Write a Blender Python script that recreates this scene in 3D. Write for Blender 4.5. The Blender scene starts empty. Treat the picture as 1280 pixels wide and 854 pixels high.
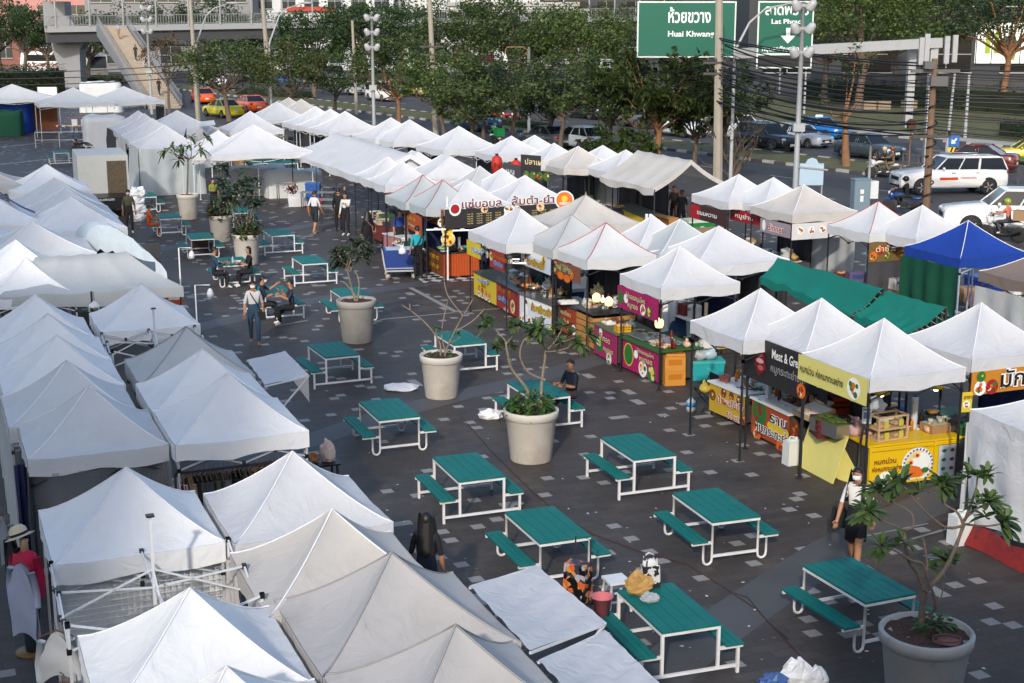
import bpy, math, random
from mathutils import Vector as V, Matrix, noise as mnoise
S = bpy.context.scene
COL = S.collection
R = math.radians
rnd = random.Random(11)
PI = math.pi
# ---------------------------------------------------------------- camera
F, TH, CH = 1777.8, .22377, 8.233
CT, ST = math.cos(TH), math.sin(TH)
cam = bpy.data.cameras.new('camera'); cam.lens = 50; cam.sensor_width = 36; cam.clip_end = 2500; cam.clip_start = .3
co = bpy.data.objects.new('camera', cam); COL.objects.link(co)
co.location = (0, 0, CH); co.rotation_euler = (PI/2 - TH, 0, 0); S.camera = co
def gp(x, y, z=0.):
 "ground plan position (survey of the photo) of a point standing at height z"
 dx = (x-640)/F; dz = (427-y)/F
 Y = CT+dz*ST; Z = -ST+dz*CT; t = (z-CH)/Z
 return V((dx*t, Y*t, z))
GY = R(22.5)
CR = V((math.cos(GY), math.sin(GY), 0)); AL = V((-math.sin(GY), math.cos(GY), 0))
RD = V((-.53, .848, 0)); RN = V((.848, .53, 0))
def rp(n, d, z=0): return RN*n + RD*d + V((0, 0, z))
# ---------------------------------------------------------------- materials
MATS = {}
def nt(m):
 m.use_nodes = True; return m.node_tree.nodes, m.node_tree.links, m.node_tree.nodes['Principled BSDF']
def mat(name, col, rough=.6, metal=0., var=.12, scale=6., bump=0., bscale=40., dirt=None, dirtamt=.35, spec=.4, emit=None, alpha=1., trans=0., coat=0.):
 if name in MATS: return MATS[name]
 m = bpy.data.materials.new(name); n, l, b = nt(m)
 tc = n.new('ShaderNodeTexCoord')
 no = n.new('ShaderNodeTexNoise'); no.inputs['Scale'].default_value = scale; no.inputs['Detail'].default_value = 5
 l.new(tc.outputs['Object'], no.inputs['Vector'])
 mx = n.new('ShaderNodeMix'); mx.data_type = 'RGBA'
 mx.inputs[6].default_value = [c*(1-var) for c in col]+[1]
 mx.inputs[7].default_value = [min(1, c*(1+var)) for c in col]+[1]
 l.new(no.outputs['Fac'], mx.inputs[0]); out = mx.outputs[2]
 if dirt:
  n2 = n.new('ShaderNodeTexNoise'); n2.inputs['Scale'].default_value = scale*.37; n2.inputs['Detail'].default_value = 7; n2.inputs['Roughness'].default_value = .65
  l.new(tc.outputs['Object'], n2.inputs['Vector'])
  mr = n.new('ShaderNodeMapRange'); mr.inputs[1].default_value = .5; mr.inputs[2].default_value = .75; mr.inputs[4].default_value = dirtamt
  l.new(n2.outputs['Fac'], mr.inputs[0])
  m2 = n.new('ShaderNodeMix'); m2.data_type = 'RGBA'; m2.inputs[7].default_value = list(dirt)+[1]
  l.new(mr.outputs[0], m2.inputs[0]); l.new(out, m2.inputs[6]); out = m2.outputs[2]
 l.new(out, b.inputs['Base Color'])
 b.inputs['Roughness'].default_value = rough; b.inputs['Metallic'].default_value = metal
 b.inputs['Specular IOR Level'].default_value = spec; b.inputs['Coat Weight'].default_value = coat; b.inputs['Coat Roughness'].default_value = .08
 if alpha < 1: b.inputs['Alpha'].default_value = alpha
 if trans: b.inputs['Transmission Weight'].default_value = trans
 if emit: b.inputs['Emission Color'].default_value = list(emit[0])+[1]; b.inputs['Emission Strength'].default_value = emit[1]
 if bump:
  n3 = n.new('ShaderNodeTexNoise'); n3.inputs['Scale'].default_value = bscale; n3.inputs['Detail'].default_value = 4
  l.new(tc.outputs['Object'], n3.inputs['Vector'])
  bp = n.new('ShaderNodeBump'); bp.inputs['Strength'].default_value = bump; bp.inputs['Distance'].default_value = .02
  l.new(n3.outputs['Fac'], bp.inputs['Height']); l.new(bp.outputs['Normal'], b.inputs['Normal'])
 MATS[name] = m; return m
def fabric(name, col, trans=.22, dirt=None, dirtamt=.3, wr=.35, rough=.75):
 "stretched tent cloth: a little light comes through, faint creases and stains"
 if name in MATS: return MATS[name]
 m = mat(name, col, rough=rough, var=.05, scale=2.2, dirt=dirt, dirtamt=dirtamt, spec=.25)
 n, l = m.node_tree.nodes, m.node_tree.links; b = n['Principled BSDF']; o = n['Material Output']
 tc = n.new('ShaderNodeTexCoord'); w = n.new('ShaderNodeTexNoise'); w.inputs['Scale'].default_value = 3.2; w.inputs['Detail'].default_value = 6; w.inputs['Distortion'].default_value = 1.4
 l.new(tc.outputs['Object'], w.inputs['Vector'])
 bp = n.new('ShaderNodeBump'); bp.inputs['Strength'].default_value = wr; bp.inputs['Distance'].default_value = .05
 l.new(w.outputs['Fac'], bp.inputs['Height']); l.new(bp.outputs['Normal'], b.inputs['Normal'])
 t = n.new('ShaderNodeBsdfTranslucent'); ms = n.new('ShaderNodeMixShader'); ms.inputs[0].default_value = trans
 src = b.inputs['Base Color'].links[0].from_socket; l.new(src, t.inputs['Color'])
 l.new(b.outputs[0], ms.inputs[1]); l.new(t.outputs[0], ms.inputs[2]); l.new(ms.outputs[0], o.inputs['Surface'])
 return m
def leafmat(name, c1, c2, rough=.55):
 if name in MATS: return MATS[name]
 m = bpy.data.materials.new(name); n, l, b = nt(m); o = n['Material Output']
 g = n.new('ShaderNodeNewGeometry'); r = n.new('ShaderNodeValToRGB')
 r.color_ramp.elements[0].color = list(c1)+[1]; r.color_ramp.elements[1].color = list(c2)+[1]
 l.new(g.outputs['Random Per Island'], r.inputs[0]); l.new(r.outputs[0], b.inputs['Base Color'])
 b.inputs['Roughness'].default_value = rough; b.inputs['Specular IOR Level'].default_value = .35
 t = n.new('ShaderNodeBsdfTranslucent'); ms = n.new('ShaderNodeMixShader'); ms.inputs[0].default_value = .25
 l.new(r.outputs[0], t.inputs['Color']); l.new(b.outputs[0], ms.inputs[1]); l.new(t.outputs[0], ms.inputs[2]); l.new(ms.outputs[0], o.inputs['Surface'])
 MATS[name] = m; return m
def hexc(h):
 def f(v):
  v /= 255.; return v/12.92 if v <= .04045 else ((v+.055)/1.055)**2.4
 return tuple(f(int(h[i:i+2], 16)) for i in (0, 2, 4))
def pm(h, rough=.5, **k):
 "plain painted / plastic / cloth colour"
 key = 'm_%s_%d%s' % (h, int(rough*100), ''.join('%s%s' % (a, b) for a, b in sorted(k.items()) if a != 'emit'))
 k.setdefault('var', .08)
 return mat(key, hexc(h), rough, **k)
# ---------------------------------------------------------------- mesh builder
class MB:
 def __init__(s): s.v = []; s.f = []; s.m = []; s.s = []
 def add(s, vs, fs, m=0, sm=False, M=None):
  o = len(s.v)
  if M is not None: vs = [M @ V(v) for v in vs]
  s.v += [tuple(v) for v in vs]
  for f in fs: s.f.append(tuple(i+o for i in f)); s.m.append(m); s.s.append(sm)
 def box(s, c, d, m=0, rz=0, M=None, taper=1.):
  x, y, z = [k/2 for k in d]; a = taper
  vs = [(-x, -y, -z), (x, -y, -z), (x, y, -z), (-x, y, -z), (-x*a, -y*a, z), (x*a, -y*a, z), (x*a, y*a, z), (-x*a, y*a, z)]
  T = Matrix.Translation(c) @ Matrix.Rotation(rz, 4, 'Z')
  if M is not None: T = T @ M
  s.add(vs, [(0, 3, 2, 1), (4, 5, 6, 7), (0, 1, 5, 4), (1, 2, 6, 5), (2, 3, 7, 6), (3, 0, 4, 7)], m, False, T)
 def quad(s, *p, m=0): s.add(p, [tuple(range(len(p)))], m)
 def tube(s, pts, r, n=6, m=0, cap=True, sm=True):
  pts = [V(p) for p in pts]
  if not isinstance(r, (list, tuple)): r = [r]*len(pts)
  vs = []; fs = []; up = None
  for i, p in enumerate(pts):
   d = (pts[min(i+1, len(pts)-1)]-pts[max(i-1, 0)])
   d = d.normalized() if d.length > 1e-9 else V((0, 0, 1))
   if up is None: up = V((0, 0, 1)) if abs(d.z) < .9 else V((1, 0, 0))
   a = d.cross(up)
   if a.length < 1e-6: a = d.cross(V((0, 1, 0)))
   a.normalize(); b = a.cross(d); up = b
   for k in range(n):
    t = 2*PI*(k+.5)/n; vs.append(p+(a*math.cos(t)+b*math.sin(t))*r[i])
  for i in range(len(pts)-1):
   for k in range(n):
    fs.append((i*n+k, i*n+(k+1) % n, (i+1)*n+(k+1) % n, (i+1)*n+k))
  if cap: fs.append(tuple(range(n))); fs.append(tuple(range((len(pts)-1)*n, len(pts)*n))[::-1])
  s.add(vs, fs, m, sm)
 def bar(s, a, b, w, m=0): s.tube([a, b], w*.7071, 4, m, True, False)
 def lathe(s, prof, n=16, c=(0, 0, 0), m=0, sm=True, sx=1, sy=1):
  vs = []; fs = []
  for r, z in prof:
   for k in range(n):
    t = 2*PI*k/n; vs.append((c[0]+r*sx*math.cos(t), c[1]+r*sy*math.sin(t), c[2]+z))
  for i in range(len(prof)-1):
   for k in range(n): fs.append((i*n+k, i*n+(k+1) % n, (i+1)*n+(k+1) % n, (i+1)*n+k))
  fs.append(tuple(range(n))[::-1]); fs.append(tuple(range((len(prof)-1)*n, len(prof)*n)))
  s.add(vs, fs, m, sm)
 def ell(s, c, r, n=10, k=6, m=0, M=None):
  vs = []; fs = []
  for i in range(k+1):
   a = PI*i/k
   for j in range(n):
    t = 2*PI*j/n; vs.append((r[0]*math.sin(a)*math.cos(t), r[1]*math.sin(a)*math.sin(t), -r[2]*math.cos(a)))
  for i in range(k):
   for j in range(n): fs.append((i*n+j, i*n+(j+1) % n, (i+1)*n+(j+1) % n, (i+1)*n+j))
  T = Matrix.Translation(c)
  if M is not None: T = T @ M
  s.add(vs, fs, m, True, T)
 def grid(s, fn, nu, nv, m=0, sm=True, flip=False):
  vs = [fn(i/nu, j/nv) for i in range(nu+1) for j in range(nv+1)]; fs = []
  for i in range(nu):
   for j in range(nv):
    q = (i*(nv+1)+j, (i+1)*(nv+1)+j, (i+1)*(nv+1)+j+1, i*(nv+1)+j+1); fs.append(q[::-1] if flip else q)
  s.add(vs, fs, m, sm)
 def disc(s, c, r, n=14, m=0, ry=None, axis='z'):
  ry = ry or r; vs = []
  for k in range(n):
   a, b = r*math.cos(2*PI*k/n), ry*math.sin(2*PI*k/n)
   vs.append({'z': (c[0]+a, c[1]+b, c[2]), 'y': (c[0]+a, c[1], c[2]+b), 'x': (c[0], c[1]+a, c[2]+b)}[axis])
  s.add(vs, [tuple(range(n))], m)
 def prism(s, poly, y0, y1, m=0):
  "polygon in x,z pushed along y"
  n = len(poly); vs = [(x, y0, z) for x, z in poly]+[(x, y1, z) for x, z in poly]
  fs = [tuple(range(n)), tuple(range(n, 2*n))[::-1]]+[(i, (i+1) % n+0, (i+1) % n+n, i+n)[::-1] for i in range(n)]
  s.add(vs, fs, m)
 def mesh(s, name, mats):
  me = bpy.data.meshes.new(name); me.from_pydata(s.v, [], s.f)
  for m in (mats if isinstance(mats, (list, tuple)) else [mats]): me.materials.append(m)
  me.polygons.foreach_set('material_index', s.m); me.polygons.foreach_set('use_smooth', s.s); me.update()
  return me
 def build(s, name, mats, parent=None, **k): return put(name, s.mesh(name, mats), parent, **k)
def put(name, me, parent=None, loc=None, rz=0, M=None):
 o = bpy.data.objects.new(name, me); COL.objects.link(o)
 if parent is not None: o.parent = parent
 if loc is not None: o.location = loc
 if rz: o.rotation_euler = (0, 0, rz)
 if M is not None: o.matrix_basis = M
 return o
def tag(o, label, cat, group=None, kind=None):
 o['label'] = label; o['category'] = cat
 if group: o['group'] = group
 if kind: o['kind'] = kind
 return o
def thing(name, label, cat, loc=(0, 0, 0), rz=0, group=None):
 o = bpy.data.objects.new(name, None); COL.objects.link(o); o.empty_display_size = .2
 o.location = loc; o.rotation_euler = (0, 0, rz); return tag(o, label, cat, group)
def struct(name, mb, mats):
 o = mb.build(name, mats); o['kind'] = 'structure'; return o
def dup(root, loc, rz, label, group=None):
 r = root.copy(); COL.objects.link(r); r.location = loc; r.rotation_euler = (0, 0, rz); r['label'] = label
 if group: r['group'] = group
 for ch in root.children:
  c = ch.copy(); COL.objects.link(c); c.parent = r
  for g in ch.children:
   d = g.copy(); COL.objects.link(d); d.parent = c
 return r
ORD = 'first second third fourth fifth sixth seventh eighth ninth tenth eleventh twelfth thirteenth fourteenth fifteenth sixteenth seventeenth eighteenth nineteenth twentieth'.split()
# ---------------------------------------------------------------- lettering
_TX = {}
def text_mesh(s, bold=.0):
 "flat letters, 1 unit high, centred, in the x,z plane facing -y"
 if (s, bold) in _TX: return _TX[(s, bold)]
 cu = bpy.data.curves.new('lettering', 'FONT'); cu.body = s; cu.align_x = 'CENTER'; cu.align_y = 'CENTER'; cu.size = 1; cu.offset = bold; cu.resolution_u = 3
 o = bpy.data.objects.new('lettering', cu); COL.objects.link(o)
 dg = bpy.context.evaluated_depsgraph_get()
 me = bpy.data.meshes.new_from_object(o.evaluated_get(dg)); bpy.data.objects.remove(o)
 xs = [v.co.x for v in me.vertices] or [0, 1]
 r = ([(v.co.x, v.co.y) for v in me.vertices], [tuple(p.vertices) for p in me.polygons], max(xs)-min(xs), (max(xs)+min(xs))/2)
 _TX[(s, bold)] = r; return r
def add_text(mb, s, c, h, m=0, width=None, bold=.02, M=None):
 "letters of height h round c, facing -y unless M turns them"
 vs, fs, w, cx = text_mesh(s, bold); k = h
 kx = width/w if width else k
 T = Matrix.Translation(c)
 if M is not None: T = T @ M
 mb.add([((x-cx)*kx, 0, y*k) for x, y in vs], fs, m, False, T)
# ---------------------------------------------------------------- light
W = bpy.data.worlds.new('World'); S.world = W; W.use_nodes = True
wn, wl = W.node_tree.nodes, W.node_tree.links
sky = wn.new('ShaderNodeTexSky'); sky.sky_type = 'NISHITA'; sky.sun_disc = False
SUN_EL, SUN_AZ = R(27.5), R(80+180)
sky.sun_elevation = SUN_EL; sky.sun_rotation = PI/2-SUN_AZ; sky.air_density = 1.0; sky.dust_density = 2.0
bg = wn['Background']; wl.new(sky.outputs[0], bg.inputs[0]); bg.inputs[1].default_value = .15
sl = bpy.data.lights.new('sun', 'SUN'); sl.energy = 1.8; sl.angle = R(2); sl.color = (1, .92, .82)
so = bpy.data.objects.new('sun', sl); COL.objects.link(so)
sd = V((math.cos(SUN_EL)*math.cos(SUN_AZ), math.cos(SUN_EL)*math.sin(SUN_AZ), math.sin(SUN_EL)))
so.rotation_euler = sd.to_track_quat('Z', 'Y').to_euler(); so.location = (0, -20, 40)
S.view_settings.view_transform = 'Standard'; S.view_settings.look = 'None'; S.view_settings.gamma = 1; S.view_settings.exposure = .8
S.render.engine = 'CYCLES'; S.cycles.use_denoising = True
S.cycles.max_bounces = 6; S.cycles.transparent_max_bounces = 8; S.cycles.caustics_reflective = False; S.cycles.caustics_refractive = False
# ---------------------------------------------------------------- ground
def sheet(name, pts, z, m):
 b = MB(); b.add([(p[0], p[1], z) for p in pts], [tuple(range(len(pts)))]); return struct(name, b, m)
def strip(name, pts, w, z, m):
 b = MB(); pts = [V((p[0], p[1], 0)) for p in pts]; vs = []
 for i, p in enumerate(pts):
  d = (pts[min(i+1, len(pts)-1)]-pts[max(i-1, 0)]).normalized(); n = V((-d.y, d.x, 0))
  vs += [(p+n*w/2)+V((0, 0, z)), (p-n*w/2)+V((0, 0, z))]
 b.add(vs, [(2*i+1, 2*i+3, 2*i+2, 2*i) for i in range(len(pts)-1)]); return struct(name, b, m)
def paver_mat():
 m = bpy.data.materials.new('plaza_pavers'); n, l, b = nt(m)
 tc = n.new('ShaderNodeTexCoord'); mp = n.new('ShaderNodeMapping'); mp.inputs['Rotation'].default_value = (0, 0, -GY)
 l.new(tc.outputs['Object'], mp.inputs['Vector'])
 br = n.new('ShaderNodeTexBrick'); br.inputs['Scale'].default_value = 1; br.inputs['Mortar Size'].default_value = .006
 br.inputs['Brick Width'].default_value = .42; br.inputs['Row Height'].default_value = .21
 br.inputs['Color1'].default_value = (.053, .046, .042, 1); br.inputs['Color2'].default_value = (.069, .06, .055, 1); br.inputs['Mortar'].default_value = (.036, .033, .03, 1)
 l.new(mp.outputs[0], br.inputs['Vector'])
 def white(sx, sy, th, off):
  s1 = n.new('ShaderNodeMapping'); s1.inputs['Scale'].default_value = (1/sx, 1/sy, 1); s1.inputs['Location'].default_value = (off, off*.7, .5)
  l.new(mp.outputs[0], s1.inputs['Vector'])
  fl = n.new('ShaderNodeVectorMath'); fl.operation = 'FLOOR'; l.new(s1.outputs[0], fl.inputs[0])
  wn_ = n.new('ShaderNodeTexWhiteNoise'); wn_.noise_dimensions = '3D'; l.new(fl.outputs[0], wn_.inputs['Vector'])
  g = n.new('ShaderNodeMath'); g.operation = 'GREATER_THAN'; g.inputs[1].default_value = th; l.new(wn_.outputs['Value'], g.inputs[0]); return g.outputs[0], wn_.outputs['Color']
 a, ca = white(.21, .21, .945, .3)
 n1 = n.new('ShaderNodeTexNoise'); n1.inputs['Scale'].default_value = .55; n1.inputs['Detail'].default_value = 8; n1.inputs['Roughness'].default_value = .7; l.new(mp.outputs[0], n1.inputs['Vector'])
 mr = n.new('ShaderNodeMapRange'); mr.inputs[1].default_value = .3; mr.inputs[2].default_value = .75; mr.inputs[3].default_value = .6; mr.inputs[4].default_value = 1.45; l.new(n1.outputs['Fac'], mr.inputs[0])
 mul = n.new('ShaderNodeMix'); mul.data_type = 'RGBA'; mul.blend_type = 'MULTIPLY'; mul.inputs[0].default_value = 1
 l.new(br.outputs[0], mul.inputs[6]); l.new(mr.outputs[0], mul.inputs[7])
 n2 = n.new('ShaderNodeTexNoise'); n2.inputs['Scale'].default_value = 26; n2.inputs['Detail'].default_value = 4; l.new(mp.outputs[0], n2.inputs['Vector'])
 mr2 = n.new('ShaderNodeMapRange'); mr2.inputs[3].default_value = .75; mr2.inputs[4].default_value = 1.28; l.new(n2.outputs['Fac'], mr2.inputs[0])
 mul2 = n.new('ShaderNodeMix'); mul2.data_type = 'RGBA'; mul2.blend_type = 'MULTIPLY'; mul2.inputs[0].default_value = 1
 wt = n.new('ShaderNodeMix'); wt.data_type = 'RGBA'; wt.inputs[7].default_value = (.25, .245, .235, 1)
 l.new(a, wt.inputs[0]); l.new(mul.outputs[2], wt.inputs[6]); l.new(wt.outputs[2], mul2.inputs[6]); l.new(mr2.outputs[0], mul2.inputs[7])
 l.new(mul2.outputs[2], b.inputs['Base Color'])
 r2 = n.new('ShaderNodeMapRange'); r2.inputs[3].default_value = .42; r2.inputs[4].default_value = .75; l.new(n1.outputs['Fac'], r2.inputs[0]); l.new(r2.outputs[0], b.inputs['Roughness'])
 b.inputs['Specular IOR Level'].default_value = .22; bp = n.new('ShaderNodeBump'); bp.inputs['Strength'].default_value = .25; bp.inputs['Distance'].default_value = .01; l.new(br.outputs['Fac'], bp.inputs['Height']); bp.invert = True; l.new(bp.outputs[0], b.inputs['Normal'])
 return m
asph = mat('asphalt', (.055, .054, .056), .8, var=.25, scale=.6, bump=.3, bscale=60, dirt=(.085, .08, .075), dirtamt=.5)
conc = mat('pale_concrete', (.33, .32, .3), .85, var=.15, scale=2, dirt=(.18, .17, .15))
gras = mat('dry_grass', (.085, .09, .035), .95, var=.45, scale=1.3, bump=.6, bscale=30, dirt=(.16, .13, .075), dirtamt=.8)
earth = mat('dusty_earth', (.12, .11, .095), .95, var=.3, scale=.15)
band = mat('smooth_stone_band', (.072, .073, .076), .6, var=.2, scale=1.5, dirt=(.045, .045, .045))
linem = mat('pale_line_stone', (.24, .235, .22), .6, var=.15, scale=3)
sheet('ground', [(-900, -60), (900, -60), (900, 1500), (-900, 1500)], -.012, earth)
pe = 43.5
sheet('plaza', [(-70, -5), (40, -5), rp(pe, 14)[:2], rp(pe, 150)[:2], (-90, 150)], 0, paver_mat())
sheet('road', [rp(pe, -60), rp(pe, 420), rp(56.6, 420), rp(56.6, -60)], -.006, asph)
sheet('road', [rp(61.2, -60), rp(61.2, 420), rp(76.4, 420), rp(76.4, -60)], -.006, asph)
sheet('road', [rp(56.6, -60), rp(56.6, 50), rp(61.2, 50), rp(61.2, -60)], -.006, asph)
sheet('road', [rp(106, -60), rp(106, 420), rp(118, 420), rp(118, -60)], -.006, asph)
mb = MB()
mb.add([rp(56.8, 50.5, .1), rp(56.8, 420, .1), rp(61, 420, .1), rp(61, 50.5, .1)], [(0, 3, 2, 1)]); struct('median_grass', mb, gras)
mb = MB(); mb.add([rp(79.2, -60, .1), rp(79.2, 420, .1), rp(106, 420, .1), rp(106, -60, .1)], [(0, 3, 2, 1)]); struct('lawn', mb, gras)
mb = MB(); mb.add([rp(118, -60, .05), rp(118, 420, .05), rp(240, 420, .05), rp(240, -60, .05)], [(0, 3, 2, 1)]); struct('far_verge', mb, earth)
mb = MB(); mb.add([rp(76.6, -60, .12), rp(76.6, 420, .12), rp(79.2, 420, .12), rp(79.2, -60, .12)], [(0, 3, 2, 1)]); struct('pavement', mb, conc)
def kerb(n0, d0, d1, n1=None):
 b = MB(); d = d0; i = 0
 while d < d1:
  b.box(rp(n0, d+.48, .07), (.98, .22, .16), i % 2, math.atan2(RD.y, RD.x)); d += 1; i += 1
 struct('kerb', b, [mat('kerb_white', (.4, .39, .36), .8, var=.2, scale=3, dirt=(.12, .11, .1), dirtamt=.7), mat('kerb_black', (.07, .07, .07), .8, var=.3)])
kerb(56.7, 50, 170); kerb(61.1, 50, 170); kerb(76.5, 20, 160); 
for n0 in (47.7, 52.2, 66, 71):
 b = MB(); d = 20
 while d < 200:
  b.add([rp(n0-.06, d, .001), rp(n0+.06, d, .001), rp(n0+.06, d+2.4, .001), rp(n0-.06, d+2.4, .001)], [(0, 1, 2, 3)]); d += 7
 struct('lane_marking', b, mat('lane_paint', (.45, .45, .43), .7, var=.25, scale=2))
for pts, w in (([(120, 323), (180, 314), (218, 309), (300, 297), (375, 284), (420, 277)], .8), ([(225, 415), (300, 397), (380, 378), (450, 366), (520, 355.5), (560, 350)], .8),
   ([(230, 600), (300, 576), (391, 550), (480, 520), (578, 493), (650, 478), (760, 446), (860, 420)], .78), ([(760, 900), (860, 812), (960, 742), (1045, 686), (1140, 640), (1230, 600)], .85)):
 strip('path', [gp(*p) for p in pts], w, .004, band)
for a, b_, w in (((513, 360), (573, 392), .16), ((345, 408), (384, 401), .1), ((475, 400), (640, 384.5), .1), ((0, 184), (125, 172), .35), ((0, 206), (60, 199), .3), ((1085, 690), (1260, 640), .06), ((1075, 672), (1160, 655), .04)):
 strip('path', [gp(*a), gp(*b_)], w, .008, linem)
def cable(name, label, pts, r, m, cat='cable', group=None, z=.012):
 b = MB(); b.tube([V((p[0], p[1], z)) if len(p) == 2 else V(p) for p in pts], r, 5); return tag(b.build(name, m), label, cat, group)
cable('extension_cable', 'thin dark red cable running over the paving past the big planter', [gp(*p)[:2] for p in [(575, 520), (612, 562), (640, 590), (662, 612), (690, 636), (740, 668), (800, 690), (858, 706), (905, 735), (945, 762), (972, 790), (1000, 820), (1040, 860)]], .007, pm('4a2824', .7))
cable('extension_cable', 'thin grey cable branching across the stone band beside a table', [gp(*p)[:2] for p in [(918, 742), (935, 748), (945, 760), (960, 778), (985, 800)]], .009, pm('3a3433', .7))
blocker = thing('unseen_shade_building', 'tall pale mall building unseen behind the viewer, shaped to shade the near plaza', 'building', (0, 0, 0))  # unseen blocks added here, edges and heights set by the shade wanted
fac = mat('blocker_pale_wall', (.72, .72, .72), .7, var=.1, scale=1); mb = MB()  # unseen walls kept pale to bounce light onto the left tents
[mb.box(((a_+b_)/2, -10, h_/2), (b_-a_, 10, h_)) for a_, b_, h_ in ((-46, -22, 34), (-21.99, -9.8, 22), (-9.79, 0, 10.6), (.01, 44, 13))]
mb.build('wall', fac, blocker)
tw = thing('added_shade_tower', 'unseen high-rise tower added far behind the viewer to shade the far left plaza', 'building', (-80, -150, 0)); mb = MB(); mb.box((0, 0, 66), (44, 20, 132)); mb.build('wall', fac, tw)  # unseen tower, added only for the shade it casts
# ---------------------------------------------------------------- canopy tents
FB = dict(brightened=fabric('tent_brightened_white', (.88, .89, .89), dirt=(.66, .66, .64), dirtamt=.4, wr=.5), white=fabric('tent_dulled_white', (.67, .68, .7), dirt=(.5, .49, .47), dirtamt=.4, wr=.5),  # shaded left tents coloured brighter, sunlit ones duller, to level the light
  plain=fabric('tent_plain', (.68, .7, .71), dirt=(.5, .49, .46), dirtamt=.4),
  grey=fabric('tent_grey', (.47, .49, .49), dirt=(.36, .36, .34), dirtamt=.5, trans=.1),
  old=fabric('tent_old', (.47, .455, .445), dirt=(.36, .34, .31), dirtamt=.75, trans=.12),
  cream=fabric('tent_cream', (.56, .535, .5), dirt=(.4, .37, .32), dirtamt=.55, trans=.15),
  silver=fabric('tent_silver', (.42, .46, .47), dirt=(.36, .38, .38), trans=.06),
  blue=fabric('tent_blue', (.012, .05, .30), trans=.1), green=fabric('tarp_green', (.006, .17, .135), dirt=(.02, .12, .09), trans=.12, dirtamt=.5),
  brown=fabric('tent_brown', (.2, .16, .14), trans=.08), ltblue=fabric('tarp_pale_blue', (.6, .68, .72), trans=.15, wr=.6),
  dark=fabric('cloth_dark', (.055, .055, .06), trans=.05), dkgreen=fabric('cloth_bottle_green', (.008, .07, .04), trans=.08), purple=fabric('cloth_purple', (.12, .1, .2), trans=.05),
  navy=fabric('cloth_navy', (.02, .028, .09), trans=.05), film=mat('clear_plastic_film', (.3, .32, .34), .12, alpha=.35, var=.1), orange=fabric('cloth_rust', (.2, .07, .03), trans=.05))
RED = pm('b0302a', .6); STEEL = mat('black_steel_tube', (.022, .022, .024), .45, var=.2); WSTEEL = mat('white_steel_tube', (.62, .64, .66), .4, var=.06, dirt=(.4, .38, .35)); BSTEEL = mat('pale_blue_steel_tube', (.34, .44, .55), .4)
GSTEEL = mat('grey_steel_tube', (.4, .41, .42), .4, var=.1)
SEAM = dict(white=mat('seam_white', (.8, .8, .83), .7), red=RED, grey=mat('seam_grey', (.3, .3, .3), .7))
_CM = {}
def canopy_mesh(a, b, rise, fk, seed, seam='white', ridge=0., val=.25, sag=.07, wall=None):
 key = (a, b, rise, fk, seed, seam, ridge, val, sag)
 if key in _CM: return _CM[key]
 mb = MB(); r = random.Random(seed*7+3); ph = [r.uniform(0, 6.3) for _ in range(8)]; amp = r.uniform(.5, 1.3)
 A, B = a/2, b/2; cor = [V((-A, -B, 0)), V((A, -B, 0)), V((A, B, 0)), V((-A, B, 0))]
 top = [V((0, -ridge/2, rise)), V((0, -ridge/2, rise)), V((0, ridge/2, rise)), V((0, ridge/2, rise))]
 lean = V((r.uniform(-.02, .02), r.uniform(-.02, .02), 0))
 N, Mv = 9, 12
 def P(k, i, j):
  t = i/N; w = j/Mv; c0, c1 = cor[k], cor[(k+1) % 4]; t0, t1 = top[k]+lean, top[(k+1) % 4]+lean
  base = c0.lerp(c1, w); tp = t0.lerp(t1, w); p = tp.lerp(base, t); hip = abs(2*w-1)
  z = rise*((1-t)**1.32)
  s = sag*(1-hip**2)*math.sin(PI*min(1, t*1.0))*1.0 + sag*.35*(1-hip**2)*t
  wv = .010*amp*math.sin(9*w+ph[k]+3*t)*t*(1-hip**4) + .006*amp*math.sin(23*w+ph[k+4])*t*t
  return V((p.x, p.y, z-s+wv))
 for k in range(4): mb.grid(lambda u, v: P(k, round(u*N), round(v*Mv)), N, Mv, 0, True, flip=False)
 for k in range(4):
  c0, c1 = cor[k], cor[(k+1) % 4]; out = (c1-c0).cross(V((0, 0, 1))).normalized()
  def Q(u, v):
   j = round(v*Mv); p = P(k, N, j); e = .012*math.sin(j*1.9+ph[k])+.008*math.sin(j*3.7+ph[k+2])
   hm = (1-abs(2*j/Mv-1)**3)
   return p+out*(e*u*hm+.005)-V((0, 0, u*(val+.03*hm*math.sin(j*.8+ph[k]))))
  mb.grid(Q, 3, Mv, 0, True)
 for k in range(4):
  pts = [P(k, i, 0)+V((0, 0, .006)) for i in range(N+1)]; mb.tube(pts, .011, 4, 1)
 me = mb.mesh('canopy', [FB[fk], SEAM[seam]]); _CM[key] = me; return me
_LG = {}
def leg_mesh(h, m):
 if (h, m) not in _LG:
  mb = MB(); mb.box((0, 0, h/2), (.032, .032, h)); mb.box((0, 0, .01), (.09, .09, .015)); mb.box((0, 0, h*.62), (.045, .045, .07)); _LG[(h, m)] = mb.mesh('leg', m)
 return _LG[(h, m)]
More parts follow.
